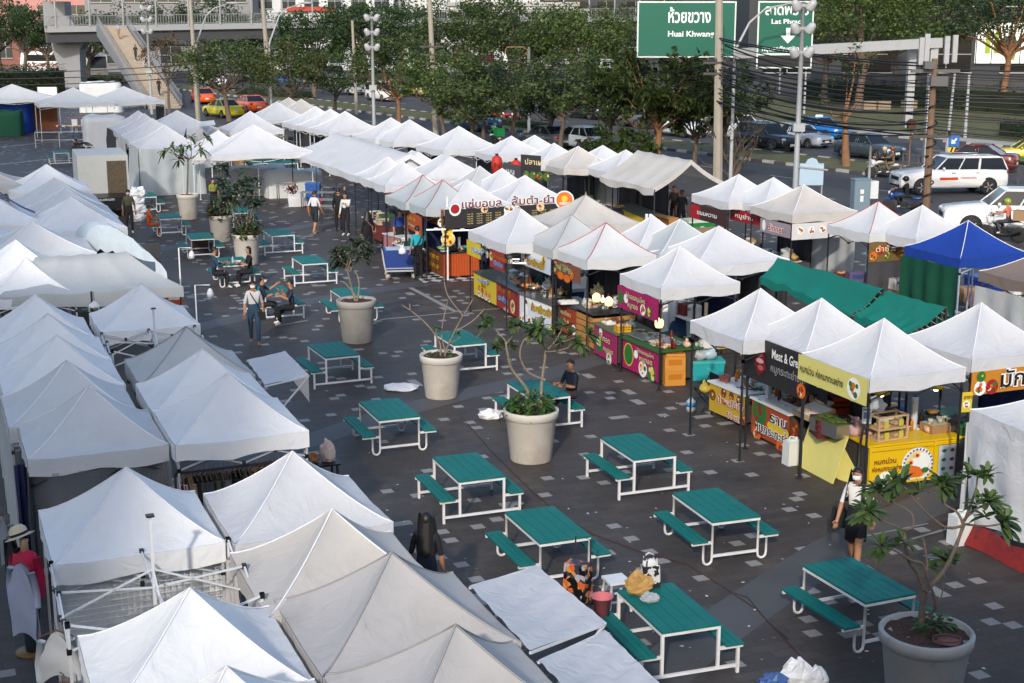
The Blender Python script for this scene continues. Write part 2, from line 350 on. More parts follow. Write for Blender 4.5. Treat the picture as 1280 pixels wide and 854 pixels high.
def truss_mesh(a, b, z, m, hub=None):
 key = ('t', a, b, z, m, hub)
 if key in _LG: return _LG[key]
 mb = MB(); A, B = a/2-.03, b/2-.03; dz = .3
 for (p, q) in (((-A, -B), (A, -B)), ((A, -B), (A, B)), ((A, B), (-A, B)), ((-A, B), (-A, -B))):
  p = V((p[0], p[1], 0)); q = V((q[0], q[1], 0)); mid = (p+q)/2
  for s, e in ((p, mid), (mid, q)):
   mb.bar(s+V((0, 0, z)), e+V((0, 0, z-dz)), .022); mb.bar(s+V((0, 0, z-dz)), e+V((0, 0, z)), .022)
   mb.box((s+e)/2+V((0, 0, z-dz/2)), (.05, .05, .05), 1)
  for pt in (p, q, mid):
   mb.box(pt+V((0, 0, z)), (.05, .05, .06), 1); mb.box(pt+V((0, 0, z-dz)), (.05, .05, .06), 1)
 if hub:
  for (x, y) in ((0, -B), (0, B), (-A, 0), (A, 0)):
   mb.bar((x, y, z), (0, 0, z-.1), .02); mb.bar((x, y, z-dz), (0, 0, z+.12), .02)
  mb.bar((0, 0, z-.3), (0, 0, z+hub), .035); mb.box((0, 0, z+hub), (.09, .09, .02), 1)
 me = mb.mesh('truss', [m, STEEL]); _LG[key] = me; return me
TENTS = {}
def tent(key, c, a, b, fk, label, zp=3.1, rise=.75, rz=None, seam='white', steel=None, group=None, truss=True, ridge=0., val=.25, legs=True, seed=None, sag=.07):
 "pop-up tent whose peak stands above plan point c"
 steel = steel or STEEL; ze = zp-rise; rz = GY if rz is None else rz
 seed = len(TENTS) % 5 if seed is None else seed
 t = thing('canopy_tent', label, 'canopy tent', (c[0], c[1], 0), rz, group)
 put('canopy', canopy_mesh(a, b, rise, fk, seed, seam, ridge, val, sag), t, (0, 0, ze))
 if legs:
  for x in (-1, 1):
   for y in (-1, 1): put('leg', leg_mesh(round(ze-.03, 2), steel), t, (x*(a/2-.035), y*(b/2-.035), 0))
 if truss: put('truss', truss_mesh(a-.02, b-.02, round(ze-.1, 2), steel), t)
 TENTS[key] = t; return t
def bare(key, c, a, b, label, ze, hub, steel):
 t = thing('tent_frame', label, 'tent frame', (c[0], c[1], 0), GY)
 for x in (-1, 1):
  for y in (-1, 1): put('leg', leg_mesh(round(ze, 2), steel), t, (x*(a/2-.035), y*(b/2-.035), 0))
 put('truss', truss_mesh(a, b, round(ze-.02, 2), steel, hub), t); TENTS[key] = t; return t
LZ = 2.85
gl = 'white canopies of the left block'
for i, (p, k, s) in enumerate((((44, 368.4), 'white', 'rearmost of the five in the far left file'), ((59.6, 392), 'white', 'second from the back of the far left file'), ((71, 419), 'white', 'middle one of the far left file of five'),
  ((82.5, 451), 'plain', 'second from the front of the far left file'), ((110, 482.5), 'plain', 'front one of the far left file, above clear plastic sheeting'))):
 c = gp(*p, LZ); tent('A%d' % i, c, 1.98, 2.0, 'brightened' if k == 'white' else k, ('grey-white' if k == 'plain' else 'white')+' canopy tent, '+s, LZ, steel=GSTEEL if i < 4 else STEEL, group=gl)
 if i < 4:
  pass
for key, p, k, s in (('B0', (177, 354.4), 'white', 'clean white canopy tent just in front of the wide grey tarpaulin roof'), ('B1', (233, 408), 'grey', 'dull grey canopy tent beside the bare frame in the left block'),
  ('B2', (253, 436.6), 'white', 'white canopy tent between the dull grey canopy and the clothes stall'), ('B3', (284.4, 474), 'white', 'white canopy tent over the rails of clothes'),
  ('C0', (156.6, 585), 'white', 'bluish white canopy tent behind the grey pole of the bare frame'), ('C1', (367, 565), 'white', 'bright white canopy tent in front of the clothes rails'),
  ('C2', (415.6, 636.6), 'cream', 'cream stained canopy tent in the near left block'), ('C3', (490, 691), 'old', 'dirty grey canopy tent with dark seams near the black-haired person'),
  ('C4', (568.8, 782), 'old', 'greyish canopy tent at the bottom edge beside two awnings'), ('C5', (236, 736), 'white', 'white canopy tent at the bottom left in front of the bare frame'),
  ('C6', (285, 834.6), 'white', 'canopy tent showing only its tip at the bottom edge')):
 z = LZ if key not in ('C2', 'C5') else 2.8
 c = gp(*p, z); tent(key, c, 1.98 if key != 'C3' else 2.05, 2.0, 'brightened' if k == 'white' and key != 'C1' else k, s, z, seam={'old': 'grey', 'grey': 'grey'}.get(k, 'white'), group=gl, steel=GSTEEL)
tent('C7', gp(425, 868, LZ), 1.98, 2, 'plain', 'grey-white canopy tent cut off by the bottom edge', LZ, group=gl)
bare('F0', gp(181, 634, 2.95)+V((.05, 0, 0)), 2.1, 1.9, 'bare grey folding tent frame with a tall centre pole and no cloth', 2.12, .75, WSTEEL)
bare('F1', gp(194, 428, 2.0), 1.9, 1.7, 'bare pale folding tent frame between the white and grey canopies', 2.1, .6, WSTEEL)
for i, (p, k, s) in enumerate((((57.8, 205.5), 'white', 'furthest of four white canopies beside the box truck'), ((68.3, 221.9), 'plain', 'second of four canopies beside the box truck'), ((81.3, 234), 'plain', 'third of four canopies beside the box truck'), ((89, 245.6), 'white', 'nearest of four white canopies beside the box truck'))):
 tent('D%d' % i, gp(*p, LZ), 2.9, 2.9, 'brightened' if k == 'white' else k, s.replace('canopies', 'canopy tents'), LZ, rise=.85, group='canopies beside the box truck', steel=WSTEEL)
tent('E0', gp(-28, 205, LZ), 3.4, 3, 'cream', 'cream old canopy tent cut by the left edge of the picture', LZ, steel=WSTEEL)
tent('E1', gp(-12, 244, LZ), 3, 3, 'brightened', 'white canopy tent with a purple cloth along its roof edge', LZ, steel=WSTEEL)
tent('E2', gp(40, 277, LZ), 3.0, 2.6, 'plain', 'pale ridge tent with a long top line in the left block', LZ, ridge=.0, steel=WSTEEL)
tent('E3', gp(20, 300, LZ), 2.2, 2.6, 'brightened', 'small white canopy tent at the left edge behind the grey tarpaulin', LZ, steel=WSTEEL)
tent('E4', gp(32, 322, LZ-.1), 2.0, 2.2, 'brightened', 'low white canopy tent tucked beside the grey tarpaulin roof', LZ-.1, steel=WSTEEL)
tent('E5', gp(-40, 268, LZ), 2.6, 2.8, 'brightened', 'white canopy tent whose right corner shows at the left edge', LZ, steel=WSTEEL)
RZ = 3.1
gr_ = 'canopies of the food stalls on the right'
for key, p, a, b, k, s, kw in (
 ('R1', (584, 224.5), 2.4, 2.2, 'white', 'white canopy tent above the left half of the Thai salad stall sign', {}),
 ('R2', (656.8, 219.3), 2.4, 2.2, 'white', 'white canopy tent above the right half of the Thai salad stall sign', {}),
 ('R3', (649, 260.6), 1.95, 2.8, 'white', 'wide white canopy tent over the yellow and red fried food counter', {'ridge': .3}),
 ('R4', (714.8, 268.3), 2, 1.95, 'grey', 'grey canopy tent with drooping edge over the noodle banners', {'seam': 'grey'}),
 ('R5', (757.3, 278.6), 2, 2, 'plain', 'canopy tent with red piped seams above the hanging basket lamps', {'seam': 'red'}),
 ('R6', (850, 307.8), 2.05, 2, 'white', 'white canopy tent over the pink grill stall', {}),
 ('R7', (952, 361), 1.98, 1.98, 'white', 'white canopy tent over the yellow drinks table', {}),
 ('R8', (1027.3, 373), 1.98, 1.98, 'white', 'white canopy tent over the black roast pork banner', {}),
 ('R9', (1106, 398.5), 2, 2, 'white', 'white canopy tent over the bright yellow counter', {}),
 ('R10', (1227, 379), 2, 2, 'white', 'white canopy tent over the orange spicy salad sign', {}),
 ('Q1', (731.5, 243.8), 2.6, 2.4, 'cream', 'cream canopy tent behind the red-seamed canopy', {'seam': 'grey'}),
 ('Q2', (816.6, 269.6), 2, 2, 'white', 'small white canopy tent behind the pale grey one', {}),
 ('Q3', (850, 274), 2.3, 2, 'silver', 'pale silvery canopy tent behind the pink stall canopy', {}),
 ('Q4', (899, 283), 2.7, 2.4, 'white', 'broad bluish white canopy tent behind the pink stall canopy', {})):
 tent(key, gp(*p, RZ), a, b, k, s, RZ, group=gr_, **kw)
bk = 'canopies along the road behind the stalls'
for key, p, a, b, k, s, kw in (
 ('S1', (923.6, 218), 2.2, 2.4, 'white', 'off white canopy tent with the red and black banner behind it', {}), ('S2', (966.8, 222), 2.2, 2.4, 'plain', 'off white canopy tent left of the noodle stall canopy', {}),
 ('S3', (1005.4, 231), 2.4, 2.4, 'cream', 'grey-cream canopy tent above the white dinner banner', {}), ('S4', (1098, 251.6), 2, 2, 'plain', 'red-piped grey-white canopy tent above the vegetable banner', {'seam': 'red'}),
 ('S5', (1153.7, 256.7), 2.1, 2.2, 'white', 'white canopy tent on pale blue legs beside the blue canopy', {'steel': BSTEEL}), ('S6', (1210.4, 276), 2.2, 2.2, 'blue', 'bright blue canopy tent with white piped seams', {'steel': BSTEEL}),
 ('S7', (1322, 305), 2.4, 2.4, 'brown', 'brown canopy tent cut by the right edge', {})):
 tent(key, gp(*p, RZ), a, b, k, s, RZ, group=bk, **kw)
for i, (p, k) in enumerate((((639.7, 170), 'white'), ((668.4, 169), 'plain'), ((692.8, 179), 'white'), ((722.5, 183), 'cream'), ((753.4, 181.8), 'plain'), ((783, 187.4), 'white'))):
 tent('M%d' % i, gp(*p, RZ), 2.5, 2.6, k, '%s canopy tent, %s from the left in the row by the red lanterns' % ({'white': 'white', 'plain': 'grey-white', 'cream': 'cream'}[k], ORD[i]), RZ, group=bk, steel=WSTEEL if i < 2 else STEEL)
for i, (p, a, k, s, kw) in enumerate((((485, 196), 2.1, 'white', 'white canopy tent at the near end of the long white roof', {}), ((503, 201.5), 2.1, 'white', 'white canopy tent with loose blue-grey edge beside the red-piped pair', {}),
 ((528, 219), 1.95, 'silver', 'silver grey canopy tent with red piping, left one of the pair', {'seam': 'red'}), ((553, 225), 1.95, 'silver', 'silver grey canopy tent with red piping, right one of the pair', {'seam': 'red'}),
 ((519.7, 189), 2.6, 'white', 'white ridged canopy tent behind the loose-edged ones', {'ridge': .8}), ((558, 194), 3, 'white', 'big white canopy tent with a slanted top line behind the salad sign', {'ridge': .9}),
 ((600, 207.7), 2, 'grey', 'grey canopy tent tip behind the salad sign', {}), ((627.5, 210.6), 2.1, 'white', 'white canopy tent peak between the two halves of the salad sign', {}))):
 tent('N%d' % i, gp(*p, RZ), a, 2.2, k, s, RZ, group='canopies in the middle of the market', **kw)
for i, (p, k) in enumerate((((345.8, 127), 'plain'), ((361, 122), 'cream'), ((376.7, 124), 'cream'), ((394.8, 133), 'plain'), ((412.8, 136), 'white'), ((431.4, 139), 'white'), ((488.9, 147), 'white'), ((512, 149.5), 'white'), ((574, 157.8), 'white'))):
 tent('P%d' % i, gp(*p, 3.3), 3.1, 3, k, '%s canopy tent, %s from the left in the roadside row under the trees' % ({'white': 'white', 'plain': 'grey-white', 'cream': 'cream'}[k], ORD[i]), 3.3, rise=.95, group='roadside canopies under the trees', steel=WSTEEL, rz=GY+R(5))
for key, p, a, b, k, s, kw in (
 ('T1', (172.7, 138.4), 3, 3, 'white', 'furthest white canopy tent of the walled row', {}), ('T2', (180, 142), 3, 3, 'white', 'second white canopy tent of the walled row', {}), ('T3', (191, 148), 3, 3, 'white', 'third white canopy tent of the walled row', {}),
 ('T4', (206, 156), 3, 3, 'white', 'nearest white canopy tent of the walled row, above the shiny wall cloth', {}), ('T5', (221.7, 138), 4, 3, 'plain', 'grey-white canopy tent with a propped awning on its right', {}),
 ('T6', (272.6, 163), 3, 3, 'white', 'small white canopy tent tip beside the large white pavilion', {}), ('T7', (317, 156), 4.6, 3.2, 'white', 'large white pavilion tent with stacked teal tables under it', {}),
 ('T8', (313, 139), 3, 3, 'white', 'white canopy tent behind the large pavilion', {}), ('T9', (91.5, 109.6), 5, 4, 'plain', 'grey-white canopy tent over the toy and trinket stall', {}),
 ('T10', (154.7, 108), 5, 4, 'plain', 'grey-white canopy tent at the foot of the stairs', {}), ('T11', (16, 105.7), 6, 4, 'plain', 'long grey-white canopy tent behind the blue tarpaulin', {})):
 zp = 3.2 if key not in ('T7', 'T9', 'T10', 'T11') else 3.5
 tent(key, gp(*p, zp), a, b, k, s, zp, rise=.95 if key != 'T7' else 1.15, group='canopies at the far end of the plaza', steel=WSTEEL, ridge={'T7': 0, 'T11': 1.5}.get(key, 0), **kw)
# ---- tarpaulin roofs and awnings
def roof(label, ridge, eaveL, eaveR, fk, drop=.0, n=14, legs=(), cat='tarpaulin roof', name='tarpaulin_roof', rag=.05):
 "sheet thrown over a ridge line; ridge/eaves are pairs of 3D points"
 t = thing(name, label, cat, (ridge[0][0], ridge[0][1], 0)); o = V(t.location); mb = MB(); r = random.Random(len(label)); ph = [r.uniform(0, 6) for _ in range(4)]
 def P(u, v):
  a = V(ridge[0]).lerp(V(ridge[1]), u); e = V((eaveL if v < .5 else eaveR)[0]).lerp(V((eaveL if v < .5 else eaveR)[1]), u); k = abs(2*v-1)
  p = a.lerp(e, k); p.z += -.09*math.sin(PI*k)*(1 if k < 1 else 0)-.05*math.sin(PI*((u*4) % 1))*.6+rag*.4*math.sin(11*u+ph[0]+4*k)*k; return p-o
 mb.grid(P, n*2, 14, 0)
 if drop:
  for v in (0., 1.):
   def Q(u, w, v=v):
    p = P(u, v); return p-V((0, 0, w*(drop+rag*math.sin(9*u+ph[1])+rag*.5*math.sin(23*u+ph[2]))))+V((.03*math.sin(17*u+ph[3])*w, 0, 0))
   mb.grid(Q, n*2, 3, 0)
  for u in (0, 1):
   def G(w, q, u=u): return P(u, w)-V((0, 0, q*drop*.8))
   mb.grid(G, 14, 2, 0)
 mb.build('sheet', FB[fk], t)
 for p in legs:
  b = MB(); b.box((p[0]-o.x, p[1]-o.y, p[2]/2), (.04, .04, p[2])); b.build('pole', STEEL, t)
 return t
def ridge_at(c, half, wid, zr, ze, d=None, skew=0):
 "ridge along d through c; returns ridge, left eave, right eave"
 d = d or AL; n = V((d.y, -d.x, 0)); c = V((c[0], c[1], 0)); a, b = c-d*half, c+d*half; up = lambda p, z: V((p.x, p.y, z))
 return ((up(a, zr), up(b, zr)), (up(a-n*wid, ze), up(b-n*wid, ze)), (up(a+n*wid, ze), up(b+n*wid, ze)))
r0, r1 = gp(513, 192, 3.1), gp(420.5, 165, 3.1); l0, l1 = gp(443.7, 219, 2.15), gp(363.8, 191, 2.15)
roof('long white tarpaulin roof over the black dining benches', (r0, r1), (l0, l1), (r0+(r0-l0)*.9-V((0, 0, 1.8)), r1+(r1-l1)*.9-V((0, 0, 1.8))), 'white', .25, legs=[gp(444, 222, 2.0), gp(365, 195, 2.0), gp(395, 208, 2.0), gp(420, 214, 2.)])
r0, r1 = gp(864.3, 199.8, 3.3), gp(797.3, 187.4, 3.3); d = (r1-r0).normalized(); n = V((d.y, -d.x, 0))
roof('dirty white ridge roof with its front flap propped out', (r0, r1), (r0-n*1.5-V((0, 0, .95)), r1-n*1.6-V((0, 0, .95))), (r0+n*1.5-V((0, 0, .9)), r1+n*1.5-V((0, 0, .9))), 'cream', .22, legs=[r0-n*1.45-V((0, 0, 1.0)), r0+n*1.45-V((0, 0, 1.)), r1-n*1.45-V((0, 0, 1.))])
r0, r1 = gp(45, 321, 2.7), gp(157, 314, 2.7); f0, f1 = gp(-6, 372, 2.05), gp(229, 357, 2.05); bb = (f1-f0).normalized(); bk_ = V((-bb.y, bb.x, 0))
roof('wide grey tarpaulin roof with sagging front edge on the left', (r0, r1), (f0, f1), (r0+bk_*1.9-bb*.3-V((0, 0, .6)), r1+bk_*1.9+bb*.9-V((0, 0, .6))), 'grey', .28, legs=[f0+V((.1, .1, 0)), f1+V((-.1, .1, 0)), (f0+f1)/2])
t = thing('tarpaulin_dome', 'pale blue crinkled plastic tarpaulin arched behind the grey roof', 'tarpaulin', tuple(gp(140, 330, 0))); o = V(t.location); p0, p1 = gp(104, 318, 1.6), gp(206, 338, 1.6); dd = AL
mb = MB(); rr = random.Random(5)
def domef(u, v):
 p = p0.lerp(p1, u); a = max(0, math.sin(PI*u**.55))**.8; q = p+AL*(v*2.6-.3)+V((0, 0, 1.0*a*(1-.35*v*v)))
 q.z += .05*mnoise.noise(V((u*9, v*7, 1)))+.03*mnoise.noise(V((u*23, v*19, 4))); return q-o
mb.grid(domef, 40, 22, 0); mb.grid(lambda u, w: domef(u, 0)-V((0, 0, w*.7))-AL*.25*w+V((0, 0, .05*math.sin(u*40)*w)), 40, 5, 0); mb.build('sheet', FB['ltblue'], t)
for lab, q in (('dark green tarpaulin roof, the larger upper sheet', [(950, 345, 2.5), (972, 322, 2.9), (1104, 361, 2.9), (1064, 393, 2.3)]), ('faded green tarpaulin roof with rope-tied edges, the lower sheet', [(1067, 394, 2.3), (1106, 364, 2.85), (1183, 384, 2.8), (1138, 417, 2.25)])):
 P4 = [gp(*a) for a in q]; t = thing('tarpaulin_roof', lab, 'tarpaulin roof', (P4[0].x, P4[0].y, 0)); o = V(t.location); mb = MB(); sd_ = len(lab)
 def gf(u, v):
  p = (P4[0].lerp(P4[3], u)).lerp(P4[1].lerp(P4[2], u), v); p.z += -.10*math.sin(PI*v)*(.6+.4*math.sin(PI*u))+.05*mnoise.noise(V((u*5, v*3, sd_)))+.02*math.sin(u*31+sd_)*(1-v); return p-o
 mb.grid(gf, 30, 12, 0); bkv = (P4[1]-P4[0]); bkv.z = 0
 mb.grid(lambda u, v: gf(u, 1)+bkv*v*.9-V((0, 0, v*.65)), 30, 6, 0); mb.grid(lambda u, v: gf(u, 0)-V((0, 0, v*(.16+.04*math.sin(u*14)))), 30, 2, 0); mb.build('sheet', FB['green'], t)
 b = MB()
 for k in range(7): b.tube([gf(1, k/7)+V((0, 0, .015)), gf(1, (k+.5)/7)+V((.1, 0, -.12)), gf(1, (k+1)/7)+V((0, 0, .015))], .012, 4)
 b.build('rope', pm('a08c6c', .8), t)
 b = MB()
 for a in P4: b.box((a.x-o.x, a.y-o.y, a.z/2-.02), (.04, .04, a.z-.06))
 b.build('frame', STEEL, t)
def flap(label, pts, fk='white', bars=WSTEEL, drop=None, name='awning'):
 "awning sheet on a tube frame; pts tent-side back, outer back, outer front, tent-side front"
 P4 = [V(p) for p in pts]; t = thing(name, label, 'awning', (P4[0].x, P4[0].y, 0)); o = V(t.location); mb = MB()
 def f(u, v):
  p = P4[0].lerp(P4[1], u).lerp(P4[3].lerp(P4[2], u), v); p.z -= .07*math.sin(PI*u)*(.3+.7*math.sin(PI*v))-.012*math.sin(25*v+6*u); return p-o
 mb.grid(f, 14, 18, 0); mb.build('sheet', FB[fk], t)
 b = MB(); e = V((0, 0, -.03))
 b.bar(P4[1]-o+e, P4[2]-o+e, .03); b.bar(P4[0]-o+e, P4[1]-o+e, .025); b.bar(P4[3]-o+e, P4[2]-o+e, .025)
 b.bar(P4[2]-o+e, P4[3]-o-V((0, 0, .75)), .025); b.bar(P4[1]-o+e, P4[0]-o-V((0, 0, .75)), .025); b.build('frame', bars, t)
 if drop:
  d = MB(); d.add([P4[2]-o, P4[2]-o-V((0, 0, .5)), P4[2].lerp(P4[3], .35)-o-V((0, 0, .05))], [(0, 1, 2)]); d.build('loose_corner', FB['old'], t)
 return t
flap('white awning flap held out over the paving beside the clothes stall', [gp(308, 450, 2.1), gp(355.6, 438.4, 2.15), gp(385.6, 468.4, 2.15), gp(331, 481, 2.1)], drop=True)
flap('large white awning flap beside the teal table and pink bucket', [gp(587, 732, 2.12), gp(669, 706, 2.0), gp(756.6, 777, 2.0), gp(662.5, 813, 2.1)])
flap('white awning flap with a wavy seam at the bottom edge', [gp(673, 825, 2.1), gp(755.5, 787, 1.95), gp(838, 868, 1.95), gp(745, 900, 2.1)])
flap('small white awning propped up with a diagonal stay at the far end', [gp(247, 152, 2.5), gp(267, 150, 2.9), gp(269, 155, 2.9), gp(249, 158, 2.5)])
mb = MB(); a0, a1 = gp(-4, 242, 2.75), gp(44, 270, 2.2); sid = AL*.25
mb.grid(lambda u, v: a0.lerp(a1, u)+sid*(v-.5)*2*(1-.3*u)+V((0, 0, .09+.05*math.sin(PI*v)-.12*math.sin(PI*u)*.6)), 12, 6)
tag(mb.build('purple_cloth', FB['purple']), 'purple cloth laid along the roof edge of a white canopy', 'cloth')
def sheetwall(name, label, a, b, z0, z1, fk, amp=.06, cat='cloth', n=26, flare=0., group=None, foot=None):
 mb = MB(); a = V((a[0], a[1], 0)); b = V((b[0], b[1], 0)); n_ = (b-a).cross(V((0, 0, 1))).normalized(); sd_ = len(label)*1.7
 def f(u, v):
  p = a.lerp(b, u); w = amp*(math.sin(u*n*.9+sd_)*.6+math.sin(u*n*.37+2*v+sd_)*.5+mnoise.noise(V((u*5, v*4, sd_)))*.8)*(.35+.65*v); return p+n_*(w+flare*v*v)+V((0, 0, z1+(z0-z1)*v))
 mb.grid(f, n*2, 12); return tag(mb.build(name, FB[fk]), label, cat, group)
def edge(key, side, z, off=.035, far=0., near=0.):
 "ends of one eave of a tent: 'a' faces the aisle, 'f' faces the viewer, 'r' the road side"
 t = TENTS[key]; me = t.children[0].data; A = max(v.co.x for v in me.vertices)+off; B = max(v.co.y for v in me.vertices)+off; o = V((t.location.x, t.location.y, 0)); a = t.rotation_euler.z
 c, s = V((math.cos(a), math.sin(a), 0)), V((-math.sin(a), math.cos(a), 0)); up = V((0, 0, z))
 if side == 'a': return o-c*A+s*(B-off-far)+up, o-c*A-s*(B-off-near)+up
 if side == 'f': return o-c*(A-off-far)-s*B+up, o+c*(A-off-near)-s*B+up
 return o+c*A-s*(B-off)+up, o+c*A+s*(B-off)+up
# ---------------------------------------------------------------- picnic tables
TEAL = mat('teal_painted_board', (.003, .14, .125), .6, spec=.2, var=.16, scale=5, dirt=(.03, .17, .155), dirtamt=.7, bump=.15, bscale=30); WF = mat('white_painted_tube', (.72, .71, .7), .4, var=.05, dirt=(.45, .42, .38), dirtamt=.5)
TL, TW, TH_ = 1.44, .826, .72
def boards(mb, x0, x1, y0, y1, z, n, th=.028):
 w = (x1-x0)/n
 for i in range(n): mb.box((x0+w*(i+.5), (y0+y1)/2, z-th/2), (w-.007, y1-y0, th))
def make_table(kind):
 t = thing('picnic_table', '', 'picnic table')
 b = MB(); boards(b, -TW/2, TW/2, -TL/2, TL/2, TH_, 5 if kind != 'c' else 6); b.build('table_top', TEAL, t)
 bo = TW/2+.33
 for s in (-1, 1):
  b = MB(); x0, x1 = sorted((s*(TW/2+.07), s*bo)); boards(b, x0, x1, -TL/2-.02, TL/2+.02, .42, 3); b.build('bench_seat', TEAL, t)
 for e in (-1, 1):
  b = MB(); y = e*(TL/2-.025); w = .038
  b.box((0, y, TH_-.05), (TW, w, w))
  for s in (-1, 1):
   b.box((s*(TW/2+bo)/2, y, .372), (bo-TW/2, w, w))
   if kind == 's':
    b.box((s*(TW/2-.02), y, (TH_-.05)/2+.05), (w, w*.98, TH_-.15)); b.box((s*(TW/2+.265), y, .18), (w, w, .36))
   else:
    r = .10; xi, xo = s*(TW/2-.02), s*(TW/2+.13); pts = [V((xi, y, TH_-.07)), V((xi, y, .12))]
    pts += [V(((xi+xo)/2-s*(.5*abs(xo-xi))*math.cos(a), y, .10-.08*math.sin(a))) for a in [PI*k/6 for k in range(1, 6)]]
    pts += [V((xo, y, .12)), V((xo, y, .36))]; b.tube(pts, .021, 6)
  b.box((0, y, .105 if kind == 's' else .15), (TW+.53 if kind == 's' else TW-.06, w, w*.95)); b.build('end_frame', WF, t)
 b = MB()
 for s in (-1, 1): b.box((s*(TW/2-.02), 0, TH_-.051), (.036, TL-.09, .036))
 b.box((0, 0, TH_-.055), (.036, TL-.1, .036)); b.build('rail', WF, t)
 return t
def trz(yaw): return yaw+PI/2
FT = [('s', -.753, 23.354, -1.2055, 'teal picnic table with square legs nearest beyond the black-haired person'), ('t', .532, 20.512, -1.1997, 'teal picnic table with looped legs behind the large awning and shopping trolley'),
 ('s', 2.261, 24.556, -1.2098, 'teal picnic table with square legs between the big planter and the pink stall'), ('t', 3.225, 21.408, -1.242, 'teal picnic table with looped legs alone in the sun before the yellow counter'),
 ('s', 2.036, 17.386, -1.2386, 'teal picnic table carrying shopping bags'), ('c', 4.755, 18.327, -1.1665, 'teal picnic table beside the near planter tree'),
 ('s', -4.153, 32.2, -1.1484, 'teal picnic table in front of a weathered grey planter'), ('t', -2.43, 27.06, -1.193, 'teal picnic table with looped legs beside white litter on the paving')]
proto = {}
def place_table(kind, x, y, rz, label):
 if kind not in proto: t = make_table(kind); proto[kind] = t; t.location = (x, y, 0); t.rotation_euler = (0, 0, rz); t['label'] = label; t['group'] = 'teal picnic tables on the plaza'; return t
 return dup(proto[kind], (x, y, 0), rz, label, 'teal picnic tables on the plaza')
for k, x, y, a, l in FT: place_table(k, x, y, trz(a), l)
for k, nl, nr, l in (('s', (653, 498), (727, 494), 'teal picnic table where a person in navy sits with crossed legs'), ('s', (568, 431), (608, 428), 'teal picnic table behind the middle planter'), ('t', (429, 372), (466, 370), 'teal picnic table half hidden by a weathered planter'),
 ('t', (280, 332), (312, 329), 'teal picnic table where a couple sits facing each other'), ('s', (331, 370), (367, 367), 'teal picnic table behind the walking masked woman'), ('s', (378, 330), (410, 327), 'teal picnic table right of the couple, empty'),
 ('s', (339.5, 293.8), (368.7, 292.8), 'teal picnic table right of the leafy planters'), ('t', (239, 299), (268, 297), 'teal picnic table with a brown box under it'), ('t', (200.5, 273), (227, 271.5), 'teal picnic table with a person in orange on its bench'),
 ('s', (297, 265.5), (311, 265), 'teal picnic table between the two leafy planters and benches'), ('t', (175, 246), (192, 245), 'teal picnic table behind the stacked white sacks'), ('t', (141, 218.5), (153, 218), 'teal picnic table by the tailgate of the box truck'), ('s', (70, 191), (84, 190), 'teal picnic table standing alone on the far left plaza')):
 p, q = gp(*nl, TH_), gp(*nr, TH_); a = R(-68) if nl[0] > 300 else R(-70); u = V((math.cos(a), math.sin(a), 0)); v = V((-u.y, u.x, 0)); c = (p+q)/2-u*TL/2
 place_table(k, c.x, c.y, trz(a), l)
# ---------------------------------------------------------------- planters with frangipani
POT = mat('weathered_planter_concrete', (.56, .52, .46), .85, var=.12, scale=2.2, dirt=(.27, .21, .15), dirtamt=.85, bump=.25, bscale=14); POTG = mat('grey_planter_concrete', (.36, .36, .35), .85, var=.2, scale=3.5, dirt=(.15, .145, .14), dirtamt=.9, bump=.25, bscale=12)
SOIL = mat('bark_mulch', (.06, .035, .025), .95, var=.7, scale=30, bump=1, bscale=40); BARK = mat('frangipani_bark', (.13, .1, .075), .85, var=.3, scale=14, bump=.4, bscale=30, dirt=(.22, .19, .15)); BARK2 = mat('pale_frangipani_bark', (.22, .175, .125), .85, var=.3, scale=14, bump=.4)
LF = leafmat('frangipani_leaf', (.03, .07, .022), (.1, .15, .045)); LFN = leafmat('broad_leaf_green', (.02, .075, .015), (.06, .15, .03)); LFR = leafmat('reddish_shrub_leaf', (.05, .02, .014), (.06, .07, .02)); LFY = leafmat('yellow_green_leaf', (.05, .09, .02), (.16, .15, .04))
def blade(mb, p, d, L, w, droop, m=0, r=rnd):
 "one folded leaf with a point, drooping"
 d = d.normalized(); s = d.cross(V((0, 0, 1)));
 if s.length < .1: s = V((1, 0, 0))
 s.normalize(); up = s.cross(d); s = s*math.cos(.0)+up*r.uniform(-.35, .35)
 ps = []
 for t, ww in ((0, .08), (.3, .75), (.62, 1), (.86, .7), (1, .05)):
  c = p+d*L*t-V((0, 0, droop*L*t*t)); ps.append((c-s*w*ww*.5+up*.12*w*ww, c, c+s*w*ww*.5+up*.12*w*ww))
 o = []; 
 for a in ps: o += list(a)
 f = []
 for i in range(4):
  f += [(3*i, 3*i+3, 3*i+4, 3*i+1), (3*i+1, 3*i+4, 3*i+5, 3*i+2)]
 mb.add(o, f, m, True)
def rosette(mb, p, d, n, L, w, droop=.35, m=0, r=rnd):
 d = d.normalized(); a = d.orthogonal().normalized(); b = d.cross(a)
 for i in range(n):
  t = 2.4*i+r.uniform(-.3, .3); e = r.uniform(.15, .9); dd = (a*math.cos(t)+b*math.sin(t))*(1-.45*e)+d*e*.8
  blade(mb, p+d*r.uniform(-.06, .02)*L, dd, L*r.uniform(.7, 1.1), w*r.uniform(.8, 1.15), droop*r.uniform(.5, 1.6), m, r)
